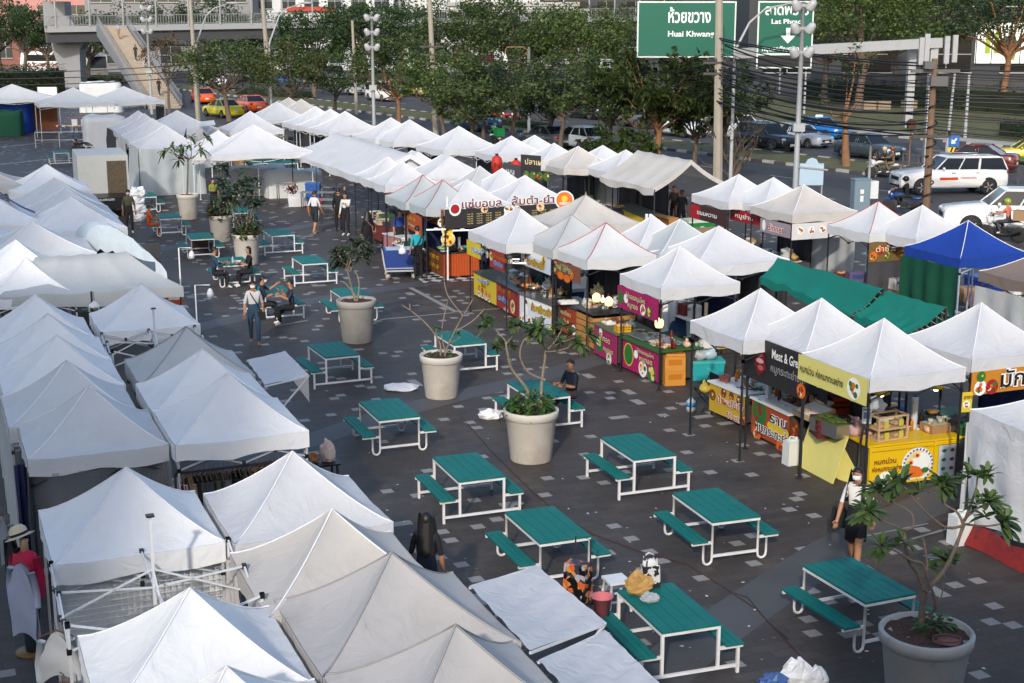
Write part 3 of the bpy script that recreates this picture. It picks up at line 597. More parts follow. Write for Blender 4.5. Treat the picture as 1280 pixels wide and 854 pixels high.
def planter(c, rad, h, label, material=POT, wound=False):
 t = thing('planter_tree', label, 'potted tree', (c[0], c[1], 0)); b = MB()
 b.lathe([(rad*.74, 0), (rad*.76, .02), (rad*.93, h*.83), (rad*.94, h*.835), (rad*1.0, h*.85), (rad*1.02, h*.985), (rad*1.0, h), (rad*.92, h), (rad*.9, h*.93), (.01, h*.93)], 36); b.build('pot', material, t)
 b = MB(); rr = random.Random(int(rad*100)); b.grid(lambda u, v: V((u*rad*.9*math.cos(2*PI*v), u*rad*.9*math.sin(2*PI*v), h*.94+.05*mnoise.noise(V((u*6*math.cos(2*PI*v), u*6*math.sin(2*PI*v), rad)))+.03*(1-u))), 8, 30, flip=True)
 b.build('soil', SOIL, t)
 return t
def shrub(t, z, rad, hgt, n, mats, L=.16, W_=.07, seed=1, name='undergrowth', lean=(0, 0)):
 b = MB(); r = random.Random(seed)
 for i in range(n):
  a = r.uniform(0, 6.28); q = rad*math.sqrt(r.random()); k = r.random(); p = V((q*math.cos(a)+lean[0], q*math.sin(a)+lean[1], z+hgt*k*(1-.55*(q/rad)**2)))
  d = V((math.cos(a)*.8+r.uniform(-.5, .5), math.sin(a)*.8+r.uniform(-.5, .5), r.uniform(-.1, 1))); blade(b, p, d, L*r.uniform(.6, 1.2), W_*r.uniform(.7, 1.2), .5, r.randrange(len(mats)), r)
 b.build(name, mats, t)
def limbs(t, paths, m, name='trunk'):
 b = MB()
 for pts, r0, r1 in paths:
  P = [V(p) for p in pts]; out = []
  for i in range(len(P)-1):
   p0, p1, p2, p3 = P[max(i-1, 0)], P[i], P[i+1], P[min(i+2, len(P)-1)]
   for k in range(4):
    x = k/4; out.append(.5*((2*p1)+(p2-p0)*x+(2*p0-5*p1+4*p2-p3)*x*x+(3*p1-p0-3*p2+p3)*x**3))
  out.append(P[-1]); n = len(out); r0 *= .8; r1 *= .72; b.tube(out, [(r0+(r1-r0)*i/(n-1))*(1+.12*math.sin(i*2.3)) for i in range(n)], 8)
 return b.build(name, m, t)
def tips_tree(t, z, paths, m, n, L, w, lm=None, droop=.35, seed=3):
 limbs(t, paths, m); b = MB(); r = random.Random(seed)
 for pts, r0, r1 in paths:
  if r1 < .0161: e = V(pts[-1]); dd = (e-V(pts[-2])).normalized()+V((0, 0, .35)); rosette(b, e, dd, n, L, w, droop, 0, r)
  if r1 < .0161 and n > 8:
   for k in range(2): q_ = e.lerp(V(pts[-2]), .25+.3*k)+V((r.uniform(-.16, .16), r.uniform(-.16, .16), r.uniform(.0, .14))); rosette(b, q_, V((r.uniform(-1, 1), r.uniform(-1, 1), .7)), n//2, L*.8, w*.85, droop, 0, r)
 return b.build('foliage', lm or LF, t)
c = gp(1152, 872, 0)+V((.05, .45, 0)); c = gp(1152, 880, 0)
t = planter(c, .56, .98, 'tall frangipani tree in a grey concrete planter at the bottom right', POTG)
def q(x, y, dy=0):
 Yd = c.y+dy; dx = (x-640)/F; dz = (427-y)/F; Y = CT+dz*ST; Z = -ST+dz*CT; k = Yd/Y; return V((dx*k-c.x, dy, CH+Z*k))
paths = [([q(1150, 797), q(1153, 760), q(1155, 737)], .055, .05), ([q(1155, 739), q(1147, 716), q(1136, 700, -.1), q(1129, 662, -.15)], .04, .03), ([q(1156, 740), q(1178, 716, .1), q(1192, 690, .15), q(1205, 655, .2)], .045, .03),
 ([q(1160, 770), q(1170, 757, -.1), q(1160, 725, -.15), q(1153, 705, -.2), q(1138, 700, -.25), q(1118, 688, -.4), q(1102, 683, -.5)], .026, .014),
 ([q(1129, 663, -.15), q(1120, 658, -.3), q(1096, 648, -.45), q(1086, 640, -.6)], .022, .013), ([q(1130, 663, -.15), q(1141, 658, 0), q(1138, 640, .2), q(1110, 625, .3), q(1095, 612, .3)], .02, .012),
 ([q(1205, 657, .2), q(1185, 660, .1), q(1166, 648, 0), q(1146, 628, -.1), q(1128, 605, -.1)], .024, .013), ([q(1204, 655, .2), q(1196, 640, .3), q(1179, 628, .4), q(1177, 605, .45)], .024, .014), ([q(1204, 652, .2), q(1215, 640, .1), q(1236, 628, 0)], .026, .014),
 ([q(1207, 648, .2), q(1219, 615, .4), q(1222, 595, .5)], .022, .013), ([q(1205, 655, .2), q(1230, 658, -.1), q(1252, 655, -.2)], .02, .012), ([q(1156, 728), q(1159, 705, .1), q(1154, 672, .15)], .022, .017), ([q(1171, 757, .1), q(1178, 740, .2), q(1180, 700, .25)], .01, .008)]
tips_tree(t, 0, paths, BARK, 24, .27, .075, droop=.25, seed=4)
shrub(t, .95, .2, .28, 70, [LFN], .14, .06, 4, lean=(.1, .05))
b = MB(); b.lathe([(.001, 0), (.12, .02), (.15, .03), (.13, .05), (.001, .05)], 10, (.18, -.28, .93))
for k in range(5): b.tube([V((.16+.17*math.cos(a*.45+k), -.27+.11*math.sin(a*.45+k), .95+.012*k)) for a in range(14)], .006, 4)
b.build('cable_coil', pm('6e4d48', .7), t)
c = gp(664, 580, 0); c = V((c.x, c.y+.3, 0)); t = planter(c, .52, 1.0, 'frangipani in a stained cream planter in the centre of the plaza')
paths = [([q(652, 512), q(660, 490, .05), q(640, 462, 0), q(634, 440, -.1), q(632, 425, -.1)], .045, .025), ([q(676, 512), q(677, 480, .1), q(681, 450, .1), q(682, 438, .1)], .045, .03), ([q(681, 475, .1), q(660, 465, 0), q(650, 445, -.1), q(655, 425, -.1), q(668, 420, -.1)], .03, .014),
 ([q(682, 440, .1), q(695, 425, .2), q(704, 408, .25)], .02, .012), ([q(682, 440, .1), q(700, 438, -.1), q(722, 430, -.2)], .02, .012), ([q(633, 428, -.1), q(622, 415, .1), q(612, 405, .1)], .018, .012), ([q(633, 430, -.1), q(645, 415, -.3), q(650, 408, -.3)], .018, .012), ([q(682, 440), q(676, 420, -.2), q(672, 410, -.3)], .018, .012), ([q(682, 437, .1), q(710, 425, .4), q(735, 418, .5)], .014, .01), ([q(640, 462), q(638, 445, .3), q(628, 432, .4)], .014, .01)]
tips_tree(t, 0, paths, BARK2, 22, .3, .075, droop=.3, seed=6)
shrub(t, .95, .42, .42, 330, [LFN, LFN, LFY], .17, .075, 7)
c = gp(551, 500, 0); c = V((c.x, c.y+.3, 0)); t = planter(c, .47, .97, 'nearly leafless frangipani in a cream planter in mid plaza')
paths = [([q(549, 455), q(551, 435), q(545, 420, .05), q(530, 402, .1), q(513, 388, .1)], .03, .018), ([q(556, 455), q(557, 440), q(568, 415, -.1), q(580, 392, -.2)], .032, .02), ([q(513, 388, .1), q(502, 381, .1)], .014, .018), ([q(513, 389, .1), q(512, 380, .2)], .012, .018), ([q(580, 393, -.2), q(592, 373, -.2)], .016, .018), ([q(579, 395, -.2), q(560, 370, -.2), q(555, 350, -.2)], .016, .018), ([q(568, 415, -.1), q(590, 402, .1), q(606, 386, .2)], .018, .018), ([q(557, 440), q(552, 415, .2), q(560, 375, .3)], .018, .017), ([q(562, 430), q(575, 422, .2), q(573, 418, .2)], .014, .012), ([q(549, 440), q(545, 420, -.2), q(546, 410, -.2)], .014, .012)]
tips_tree(t, 0, paths, BARK2, 8, .2, .06, LFN, seed=8); shrub(t, .92, .3, .1, 50, [LFN, LFY], .1, .05, 9)
c = gp(445, 430, 0); c = V((c.x, c.y+.3, 0)); t = planter(c, .51, 1.12, 'small frangipani with dull grey leaves in a weathered grey planter', mat('stained_grey_planter', (.36, .34, .31), .85, var=.2, scale=2.4, dirt=(.12, .11, .095), dirtamt=.7, bump=.3))
paths = [([q(443, 382), q(443, 368), q(437, 360, .1), q(430, 353, .1), q(425, 352, .1)], .03, .02), ([q(445, 380), q(440, 362), q(436, 345, -.1), q(433, 336, -.1)], .04, .025), ([q(446, 378), q(449, 358, .1), q(446, 343, .2), q(440, 338, .2)], .03, .02)]
rr = random.Random(12)
for k in range(13):
 a = rr.uniform(0, 6.28); e = q(433+rr.uniform(-2, 6), 337+rr.uniform(-3, 3)); f_ = e+V((.5*math.cos(a)*rr.uniform(.5, 1), .5*math.sin(a), rr.uniform(.15, .75))); paths.append(([e, e.lerp(f_, .5)+V((0, 0, .05)), f_], .018, .012))
tips_tree(t, 0, paths, BARK2, 20, .27, .065, leafmat('dusty_leaf', (.03, .045, .025), (.07, .09, .045)), droop=.45, seed=13)
for (px, py, rad, h, lab, seed, lm) in ((234, 275, .46, 1.05, 'single-stemmed little tree in a pale planter before the shiny walled tent', 21, None), (275, 303, .46, 1.0, 'leafy planter of reddish shrubs with grey-green frangipani, behind the other shrub planter', 22, 1), (307, 332, .48, 1.05, 'planter overflowing with red and green shrubs beside the seated couple', 23, 1)):
 c = gp(px, py, 0); c = V((c.x, c.y+.3, 0)); t = planter(c, rad, h, lab); r = random.Random(seed)
 if lm:
  shrub(t, h*.92, rad*1.05, .85, 420, [LFR, LFN, LFR, LFY], .2, .1, seed)
  paths = []
  for k in range(9):
   a = r.uniform(0, 6.28); e = V((.6*math.cos(a), .35*math.sin(a), h+r.uniform(1.0, 1.9))); e.x += .5 if seed == 22 else -.1; paths.append(([V((0, 0, h*.9)), V((e.x*.5, e.y*.5, h+.6)), e], .03, .012))
  tips_tree(t, 0, paths, BARK2, 20, .34, .11, leafmat('grey_green_leaf', (.03, .06, .035), (.07, .11, .065)), seed=seed)
 else:
  paths = [([V((-.02, 0, h*.9)), V((.04, 0, h+.7)), V((.1, 0, h+1.5))], .05, .04)]
  for (x, z) in ((-.9, 2.15), (-.55, 2.3), (-.35, 1.75), (.25, 2.7), (.75, 2.2), (.9, 2.75), (-.1, 2.35)): paths.append(([V((.1, 0, h+1.45)), V((.1+x*.4, r.uniform(-.3, .3), h+1.6)), V((x, r.uniform(-.4, .4), h+z-.35))], .03, .012))
  tips_tree(t, 0, paths, BARK, 9, .4, .12, LF, droop=.6, seed=seed)
b = MB(); b.box((0, 0, .3), (.75, .5, .6)); tag(b.build('storage_box', pm('4a3426', .8), loc=gp(253, 312, 0), rz=GY), 'dark brown box standing under a teal table', 'box')
# ---------------------------------------------------------------- litter, bags, small things on the near plaza
def crumple(name, label, c, r, mt, seed, cat, group=None, fl=.4):
 b = MB(); rr = random.Random(seed); b.ell((0, 0, r[2]*fl), (r[0], r[1], r[2]), 14, 9)
 b.v = [tuple(V(v)*(1+.35*mnoise.noise(V(v)*(3.2/max(r))+V((seed, 0, 0))))+.08*max(r)*mnoise.noise_vector(V(v)*(9/max(r)))) for v in b.v]; b.v = [(x, y, max(z, .004)) for x, y, z in b.v]
 b.s = [False]*len(b.s); o = b.build(name, mt, loc=c); return tag(o, label, cat, group)
wp = mat('white_plastic_bag', (.66, .67, .68), .4, var=.06, bump=.4, bscale=18)
crumple('paper_sheet', 'crumpled white plastic sheet lying flat on the paving beyond a teal table', gp(501, 486), (.42, .3, .07), wp, 3, 'litter')
crumple('paper_sheet', 'small folded white sheet left of the central planter', gp(613, 523), (.26, .14, .14), wp, 9, 'litter')
crumple('plastic_bag', 'bunched clear white bag at the bottom edge, biggest of the pile', gp(996, 852), (.2, .17, .2), wp, 4, 'bag'); crumple('plastic_bag', 'rounded white bag at the bottom edge right of the pile', gp(1021, 856), (.15, .14, .16), wp, 5, 'bag'); crumple('plastic_bag', 'blue and white bag at the bottom edge, left of the pile', gp(966, 862), (.2, .15, .15), pm('3c5a8c', .4), 6, 'bag')
ux = V((math.cos(-1.2386), math.sin(-1.2386), 0)); vx = V((-ux.y, ux.x, 0)); tc = V((2.036, 17.386, TH_))
o = crumple('shopping_bag', 'tan plastic carrier bag on the teal table', gp(799, 744, TH_)+V((0, .05, 0)), (.19, .13, .15), pm('b08a50', .5), 11, 'bag', fl=.8)
crumple('plastic_bag', 'small clear knotted bag on the teal table in front of the tan bag', gp(812, 752, TH_), (.13, .1, .07), mat('clear_bag', (.5, .52, .54), .25, alpha=.6, var=.1), 12, 'bag', fl=.7)
cow = bpy.data.materials.new('black_white_print'); n_, l_, b_ = nt(cow); tc_ = n_.new('ShaderNodeTexCoord'); no_ = n_.new('ShaderNodeTexNoise'); no_.inputs['Scale'].default_value = 11; cr_ = n_.new('ShaderNodeValToRGB'); cr_.color_ramp.interpolation = 'CONSTANT'; cr_.color_ramp.elements[0].color = (.6, .58, .56, 1); cr_.color_ramp.elements[1].position = .5; cr_.color_ramp.elements[1].color = (.02, .018, .018, 1)
l_.new(tc_.outputs['Object'], no_.inputs['Vector']); l_.new(no_.outputs['Fac'], cr_.inputs[0]); l_.new(cr_.outputs[0], b_.inputs['Base Color'])
t = thing('tote_bag', 'black and white patterned tote bag standing on the teal table', 'bag', gp(813, 738, TH_)+V((0, .1, 0)), R(20)); b = MB(); b.box((0, 0, .16), (.26, .13, .32), taper=.9); b.build('bag_body', cow, t)
for y in (-.05, .05): b = MB(); b.tube([V((-.08, y, .3)), V((-.07, y, .44)), V((0, y, .48)), V((.07, y, .44)), V((.08, y, .3))], .012, 5); b.build('handle', cow, t)
b = MB(); b.ell((0, 0, .33), (.11, .05, .09)); b.build('white_parcel', wp, t)
t = thing('bucket', 'translucent pink bucket on the bench of the bag-laden teal table', 'bucket', gp(752.5, 768, .42)); b = MB(); b.lathe([(.10, 0), (.135, .25), (.15, .25), (.152, .27), (.132, .265), (.1, .01)], 20); b.build('bucket_body', mat('pink_plastic', (.6, .16, .18), .35, alpha=.85, var=.1), t); b = MB(); b.tube([V((.15*math.cos(a), .15*math.sin(a), .26-.14*abs(math.sin(a)))) for a in [PI*k/8 for k in range(9)]], .006, 4); b.build('handle', wp, t)
t = thing('stool', 'white plastic stool behind the pink bucket', 'stool', gp(772, 775, 0)+V((0, .4, 0)), R(20)); b = MB(); b.box((0, 0, .44), (.32, .32, .04)); b.build('seat', wp, t)
for x in (-1, 1):
 for y in (-1, 1): b = MB(); b.tube([V((x*.12, y*.12, .43)), V((x*.17, y*.17, 0))], .022, 5); b.build('leg', wp, t)
b = MB()
for s in (-1, 1): b.bar((s*.15, -.15, .16), (s*.15, .15, .16), .025); b.bar((-.15, s*.15, .16), (.15, s*.15, .16), .025)
b.build('stretcher', wp, t)
print_ = bpy.data.materials.new('flower_print'); n_, l_, b_ = nt(print_); tc_ = n_.new('ShaderNodeTexCoord'); no_ = n_.new('ShaderNodeTexVoronoi'); no_.inputs['Scale'].default_value = 13; cr_ = n_.new('ShaderNodeValToRGB'); cr_.color_ramp.interpolation = 'CONSTANT'
for pos, cc in ((.3, (.55, .1, .02)), (.5, (.03, .03, .05)), (.7, (.35, .33, .36)), (.85, (.5, .22, .05))): e_ = cr_.color_ramp.elements.new(pos); e_.color = (*cc, 1)
sp_ = n_.new('ShaderNodeSeparateColor'); l_.new(tc_.outputs['Object'], no_.inputs['Vector']); l_.new(no_.outputs['Color'], sp_.inputs[0]); l_.new(sp_.outputs[0], cr_.inputs[0]); l_.new(cr_.outputs[0], b_.inputs['Base Color'])
t = thing('shopping_trolley', 'flower-patterned shopping trolley with a black pull handle', 'trolley', gp(722, 757, 0), R(-30)); b = MB(); b.box((0, 0, .38), (.36, .26, .55), taper=.92); b.build('bag_body', print_, t); b = MB(); b.tube([V((-.12, .15, .1)), V((-.12, .15, .98)), V((.12, .15, .98)), V((.12, .15, .1))], .012, 5); b.build('handle', STEEL, t)
for s in (-1, 1): b = MB(); b.lathe([(.07, -.015), (.07, .015)], 12); b.build('wheel', STEEL, t, M=Matrix.Translation((s*.16, .12, .07)) @ Matrix.Rotation(PI/2, 4, 'Y'))
def bottle(c, h, r, label, mt, cap, group=None, name='bottle'):
 t = thing(name, label, 'bottle', c, 0, group); b = MB(); b.lathe([(r, 0), (r, h*.3), (r*.93, h*.34), (r, h*.38), (r, h*.68), (r*.4, h*.86), (r*.33, h*.95)], 14); b.build('bottle_body', mt, t); b = MB(); b.lathe([(r*.4, h*.94), (r*.4, h)], 10); b.build('cap', cap, t); return t
wat = mat('clear_water_plastic', (.55, .68, .75), .1, alpha=.6, var=.05)
t = bottle(gp(863.5, 514), .33, .1, 'big clear water bottle standing on the paving by the drinks table', wat, pm('2a60a8')); b = MB(); b.lathe([(.102, .11), (.102, .2)], 14); b.build('sticker', pm('3a86b8'), t)
def jerry(c, label, s=1.):
 t = thing('jerrycan', label, 'water can', c, GY); b = MB(); b.box((0, 0, .22*s), (.3*s, .22*s, .44*s), taper=.96); b.box((0, 0, .45*s), (.24*s, .17*s, .05*s), taper=.6); b.build('can_body', mat('milky_plastic', (.62, .64, .62), .4, var=.06), t); b = MB(); b.lathe([(.035*s, .46*s), (.035*s, .5*s)], 10, (.07*s, 0, 0)); b.build('cap', pm('c8c8c0'), t); b = MB(); b.tube([V((-.1*s, 0, .46*s)), V((-.06*s, 0, .52*s)), V((.02*s, 0, .5*s))], .014*s, 5); b.build('handle', wp, t)
jerry(gp(990, 580), 'white jerrycan beside the leaning yellow boards', 1.05); jerry(gp(1199, 679), 'white jerrycan in front of the red cloth of the white walled stall', 1.1)
# ---------------------------------------------------------------- printed banners and food counters
INK = {k: pm(v, .6) for k, v in dict(white='e4e4e0', black='141214', red='9a1c22', dkred='6d1620', orange='d2681c', yellow='d8b82a', green='2f6b2c', blue='2a5fa8', brown='6a3a1c', pink='b02a62', cream='d8c79a', ltblue='8fb6d0', grey='8a8a8c', purple='5a3a86').items()}
PICK = ['white', 'brown', 'orange', 'red', 'green', 'yellow', 'cream']; PICM = [INK[k] for k in PICK]
_lay = [0]
def ly(): _lay[0] = (_lay[0]+1) % 40; return -.004-.0006*_lay[0]
def food(mb, x, z, r, seed, base=0, pal=(1, 2, 4, 6, 3), ry=None):
 g = random.Random(seed); ry = ry or r; mb.disc((x, ly(), z), r, 16, base, ry, 'y')
 for k in range(9): 
  a = g.uniform(0, 6.28); q = r*.62*math.sqrt(g.random()); mb.disc((x+q*math.cos(a), ly(), z+q*math.sin(a)*ry/r), r*g.uniform(.14, .34), 9, g.choice(pal), None, 'y')
def prints(t, L, H, z0, texts=(), foods=(), shapes=()):
 "texts: (string, x, z, height, colour, outline or None, width); foods: (x, z, r, seed, base[, palette])"
 _lay[0] = 0
 if shapes:
  b = MB()
  for s in shapes:
   k = PICK.index(s[-1]) if s[-1] in PICK else 0
   if s[0] == 'd': b.disc((s[1], ly(), s[2]), s[3], 22, k, s[4], 'y')
   else: y = ly(); b.quad((s[1], y, s[2]), (s[3], y, s[2]), (s[3], y, s[4]), (s[1], y, s[4]), m=k)
  b.build('printed_shape', PICM, t)
 if foods:
  b = MB()
  for f in foods: food(b, *f)
  b.build('printed_picture', PICM, t)
 cols = {}
 for s in texts:
  st, x, z, h, c = s[:5]; o = s[5] if len(s) > 5 else None; w = s[6] if len(s) > 6 else None
  if o: mb = cols.setdefault(o+'_', MB()); add_text(mb, st, (x, -.031, z), h, 0, w, .07)
  mb = cols.setdefault(c, MB()); add_text(mb, st, (x, -.034, z), h, 0, w, .015)
 for c, mb in cols.items(): mb.build('lettering', INK[c.strip('_')], t)
def frame(P0, P1):
 P0, P1 = V(P0), V(P1); d = P1-P0; return P0, math.hypot(d.x, d.y), math.atan2(d.y, d.x), d
def banner(label, P0, P1, H, bg, texts=(), foods=(), shapes=(), cat='banner', name='banner', wav=.015, group=None):
 "hanging print: P0 and P1 its upper corners, drops by H"
 P0, L, a, d = frame(P0, P1); t = thing(name, label, cat, P0, a, group); b = MB(); sl = d.z/L
 def f(u, v, o=0): return V((u*L, o+.004*math.sin(u*9+v*2)*(0 if wav == 0 else 1), sl*u*L-v*H))
 b.grid(lambda u, v: f(u, v), 10, 5, 0, flip=True); b.grid(lambda u, v: f(u, v, .012), 10, 5, 0); m = bg if not isinstance(bg, str) else INK.get(bg) or pm(bg, .5); b.build('panel', m, t)
 if sl:
  sh = [(s_[0], s_[1], s_[2]+sl*s_[1]) + tuple(s_[3:]) for s_ in texts]; texts = sh; foods = [(f_[0], f_[1]+sl*f_[0])+tuple(f_[2:]) for f_ in foods]
  if shapes: shapes = [(('r', s_[1], s_[2]+sl*(s_[1]+s_[3])/2, s_[3], s_[4]+sl*(s_[1]+s_[3])/2, s_[5]) if s_[0] == 'r' else ('d', s_[1], s_[2]+sl*s_[1])+tuple(s_[3:])) for s_ in shapes]
 prints(t, L, H, 0, texts, foods, shapes); return t
def counter(label, P0, P1, depth, h, bg, top, texts=(), foods=(), shapes=(), side=None, over=.04, z0=.06, body=None, name='food_counter'):
 P0, L, a, d = frame(P0, P1); t = thing(name, label, 'food counter', P0, a); b = MB(); m = bg if not isinstance(bg, str) else INK.get(bg) or pm(bg, .5)
 b.box((L/2, depth/2+.03, (h+z0)/2), (L-.05, depth-.06, h-z0-.05)); b.build('body', body or mat('dark_counter_body', (.05, .045, .04), .7), t)
 b = MB(); b.box((L/2, .008, z0+(h-z0)/2-.02), (L, .016, h-z0-.03)); b.build('front_panel', m, t)
 b = MB(); b.box((L/2, depth/2, h), (L+over*2, depth+over*2, .035)); b.build('worktop', top, t)
 if side: b = MB(); b.box((L+.012, depth/2, z0+(h-z0)/2-.02), (.016, depth, h-z0-.03)); b.build('side_panel', side, t)
 for x in (.04, L-.04):
  for y in (.05, depth-.05): b = MB(); b.box((x, y, z0/2), (.04, .04, z0)); b.build('leg', STEEL, t)
 prints(t, L, h, 0, texts, foods, shapes); return t, (lambda x, y, z=0: V((P0.x+x*math.cos(a)-y*math.sin(a), P0.y+x*math.sin(a)+y*math.cos(a), h+.0185+z))), a, L
WOOD = mat('orange_pine', (.42, .2, .055), .6, var=.25, scale=4); PINE = mat('pale_pine', (.5, .33, .18), .6, var=.2, scale=5); DKTOP = mat('dark_worktop', (.04, .04, .042), .35, var=.2); WHT = mat('white_laminate', (.66, .66, .65), .4, var=.05)
TURF = mat('fake_turf', (.03, .11, .02), .95, var=.4, scale=50, bump=.8, bscale=120); INOX = mat('brushed_steel', (.5, .5, .5), .3, metal=.9, var=.2, scale=3); CARD = mat('brown_cardboard', (.33, .21, .12), .8, var=.1, scale=4); ORC = mat('orange_carton', (.52, .22, .03), .7, var=.1, scale=4)
BLK = pm('18181a', .5); YEL = mat('bright_yellow_paint', (.68, .44, .008), .45, var=.06); PYEL = mat('pale_yellow_board', (.62, .56, .17), .6, var=.06); 
def good(name, label, cat, c, kind, m, s=1., rz=0., m2=None, group=None, seed=1):
 b = MB(); r = random.Random(seed); ms = [m, m2 or m]
 if kind == 'bowl': b.lathe([(.06, 0), (.13, .06), (.15, .09), (.14, .09), (.11, .05), (.01, .045)], 18); [b.ell((r.uniform(-.07, .07), r.uniform(-.07, .07), .06), (.05, .05, .035), 7, 4, 1) for _ in range(6)]
 elif kind == 'tray':
  b.box((0, 0, .015), (.44, .32, .03)); [b.box((0, y*.155, .035), (.44, .012, .035)) for y in (-1, 1)]; [b.box((x*.215, 0, .0352), (.012, .3, .035)) for x in (-1, 1)]
  [b.ell((r.uniform(-.17, .17), r.uniform(-.11, .11), .05), (.045, .03, .025), 7, 4, 1) for _ in range(22)]
 elif kind == 'pot': b.lathe([(.17, 0), (.18, .02), (.18, .26), (.19, .27), (.15, .3), (.03, .33), (.02, .36), (.001, .36)], 20); [b.box((x*.2, 0, .2), (.06, .07, .03), 1) for x in (-1, 1)]
 elif kind == 'wok': b.lathe([(.05, 0), (.2, .06), (.3, .16), (.31, .16), (.2, .075), (.01, .03)], 22); b.box((.42, 0, .17), (.26, .035, .03), 1)
 elif kind == 'cup': b.lathe([(.035, 0), (.048, .12), (.05, .12), (.044, .115), (.03, .02), (.001, .02)], 12)
 elif kind == 'cups': b.lathe([(.045, 0), (.05, .02), (.045, .03), (.05, .05), (.045, .06), (.05, .2), (.045, .22), (.052, .42), (.05, .48), (.03, .48)], 14)
 elif kind == 'crate':
  w, d, h = .5, .36, .26
  b.box((0, 0, .01), (w, d, .02))
  for z in (.05, .13, .21): [b.box((0, y*(d/2-.01), z), (w, .02, .06)) for y in (-1, 1)]; [b.box((x*(w/2-.01), 0, z+.001), (.02, d-.042, .06)) for x in (-1, 1)]
  [b.ell((r.uniform(-.18, .18), r.uniform(-.1, .1), .2), (.07, .06, .06), 8, 5, 1) for _ in range(12)]
 elif kind == 'carton': b.box((0, 0, .16), (.46, .34, .32)); b.box((0, 0, .322), (.46, .05, .004), 1); b.box((0, -.171, .2), (.3, .003, .12), 1)
 elif kind == 'grill': b.box((0, 0, .1), (.62, .4, .2)); b.box((0, 0, .205), (.56, .34, .012), 1); [b.ell((r.uniform(-.25, .25), r.uniform(-.14, .14), .225), (.06, .03, .022), 7, 4, 1) for _ in range(34)]
 elif kind == 'slab': b.box((0, 0, .03), (.8, .45, .012)); [b.box((x*.36, y*.2, .0), (.02, .02, .06), 0) for x in (-1, 1) for y in (-1, 1)]; [b.box((0, y*.2, .05), (.8, .015, .03)) for y in (-1, 1)]
 elif kind == 'bag': 
  b.ell((0, 0, .09), (.12, .1, .1), 14, 9); b.ell((.01, 0, .19), (.035, .05, .04), 8, 5); b.ell((-.03, .02, .21), (.03, .02, .03), 7, 4); b.v = [tuple(V((v[0], v[1], max(0, v[2]))) *(1+.55*mnoise.noise(V(v)*22+V((seed*3.1, 0, 0))))) for v in b.v]; b.v = [(x, y, max(0, z)) for x, y, z in b.v]
 elif kind == 'heap': [b.ell((r.uniform(-.16, .16), r.uniform(-.12, .12), .03+.05*r.random()), (.06, .05, .04), 7, 4, r.randrange(2)) for _ in range(26)]
 elif kind == 'cooler': b.box((0, 0, .2), (.72, .45, .4), taper=1.04); b.box((0, 0, .43), (.78, .5, .07), 1); b.box((0, -.24, .27), (.1, .02, .06), 1)
 elif kind == 'case':
  for x in (-.3, .3):
   for y in (-.15, .15): b.box((x, y, .22), (.03, .03, .44))
  for z in (.02, .21, .425): [b.box((0, y*.15, z), (.57, .028, .028)) for y in (-1, 1)]; [b.box((x*.3, 0, z), (.028, .27, .028)) for x in (-1, 1)]
  b.box((0, 0, .03), (.56, .27, .01)); b.box((0, 0, .22), (.56, .27, .01))
  for i, (x, z) in enumerate(((-.16, .29), (.15, .31), (-.14, .1), (.16, .1))): b.box((x, -.168, z), (.09, .006, .12), 1); b.box((x+.02, -.02, z-.03), (.2, .16, .05), 0)
 elif kind == 'cooker': b.lathe([(.15, 0), (.18, .03), (.19, .22), (.18, .26)], 20); b.lathe([(.18, .26), (.17, .3), (.1, .335), (.03, .35)], 20, m=1); b.box((0, -.185, .12), (.1, .03, .14), 1); b.box((0, 0, .345), (.12, .03, .03), 1)
 elif kind == 'box': b.box((0, 0, .07), (.5, .3, .14)); b.box((0, 0, .142), (.46, .26, .01), 1); [b.lathe([(.04, 0), (.045, .07)], 10, (r.uniform(-.18, .18), r.uniform(-.09, .09), .15), 1) for _ in range(7)]
 elif kind == 'slant': b.add([(-.36, -.25, 0), (.36, -.25, 0), (.36, .25, 0), (-.36, .25, 0), (-.36, -.25, .08), (.36, -.25, .08), (.36, .25, .22), (-.36, .25, .22)], [(0, 3, 2, 1), (4, 5, 6, 7), (0, 1, 5, 4), (1, 2, 6, 5), (2, 3, 7, 6), (3, 0, 4, 7)]); b.add([(-.31, -.21, .095), (.31, -.21, .095), (.31, .21, .213), (-.31, .21, .213)], [(0, 1, 2, 3)], 1); [b.ell((r.uniform(-.2, .05), -.1+r.uniform(-.06, .08), .13), (.06, .03, .02), 7, 4, 0) for _ in range(14)]
 o = b.build(name, ms, loc=c, rz=rz); o.scale = (s, s, s); return tag(o, label, cat, group)
def lamp(c, label, m, kind='bulb', lit=True, cord=.35):
 t = thing('hanging_lamp', label, 'lamp', c, 0); gl_ = mat('lit_bulb_warm' if lit else 'lamp_off', (.8, .75, .65), .4, emit=((1, .72, .4), 5.) if lit else None)
 b = MB(); b.tube([V((0, 0, .12)), V((0, 0, cord))], .006, 4); b.build('cord', BLK, t)
 if kind == 'bulb': b = MB(); b.ell((0, 0, 0), (.05, .05, .06)); b.build('bulb', gl_, t); b = MB(); b.lathe([(.025, .05), (.025, .12)], 8); b.build('socket', WHT, t)
 elif kind == 'shade':
  b = MB(); b.lathe([(.15, 0), (.13, .05), (.05, .11), (.03, .14), (.001, .14)], 18); b.build('lamp_shade', m, t); b = MB(); b.ell((0, 0, -.015), (.05, .05, .05)); b.build('bulb', gl_, t)
 else:
  b = MB(); b.lathe([(.08, -.1), (.1, -.04), (.1, .05), (.06, .1), (.02, .12)], 14); b.build('lamp_shade', mat('lit_rattan', (.7, .45, .2), .6, emit=((1, .6, .25), 1.2)), t)
 return t
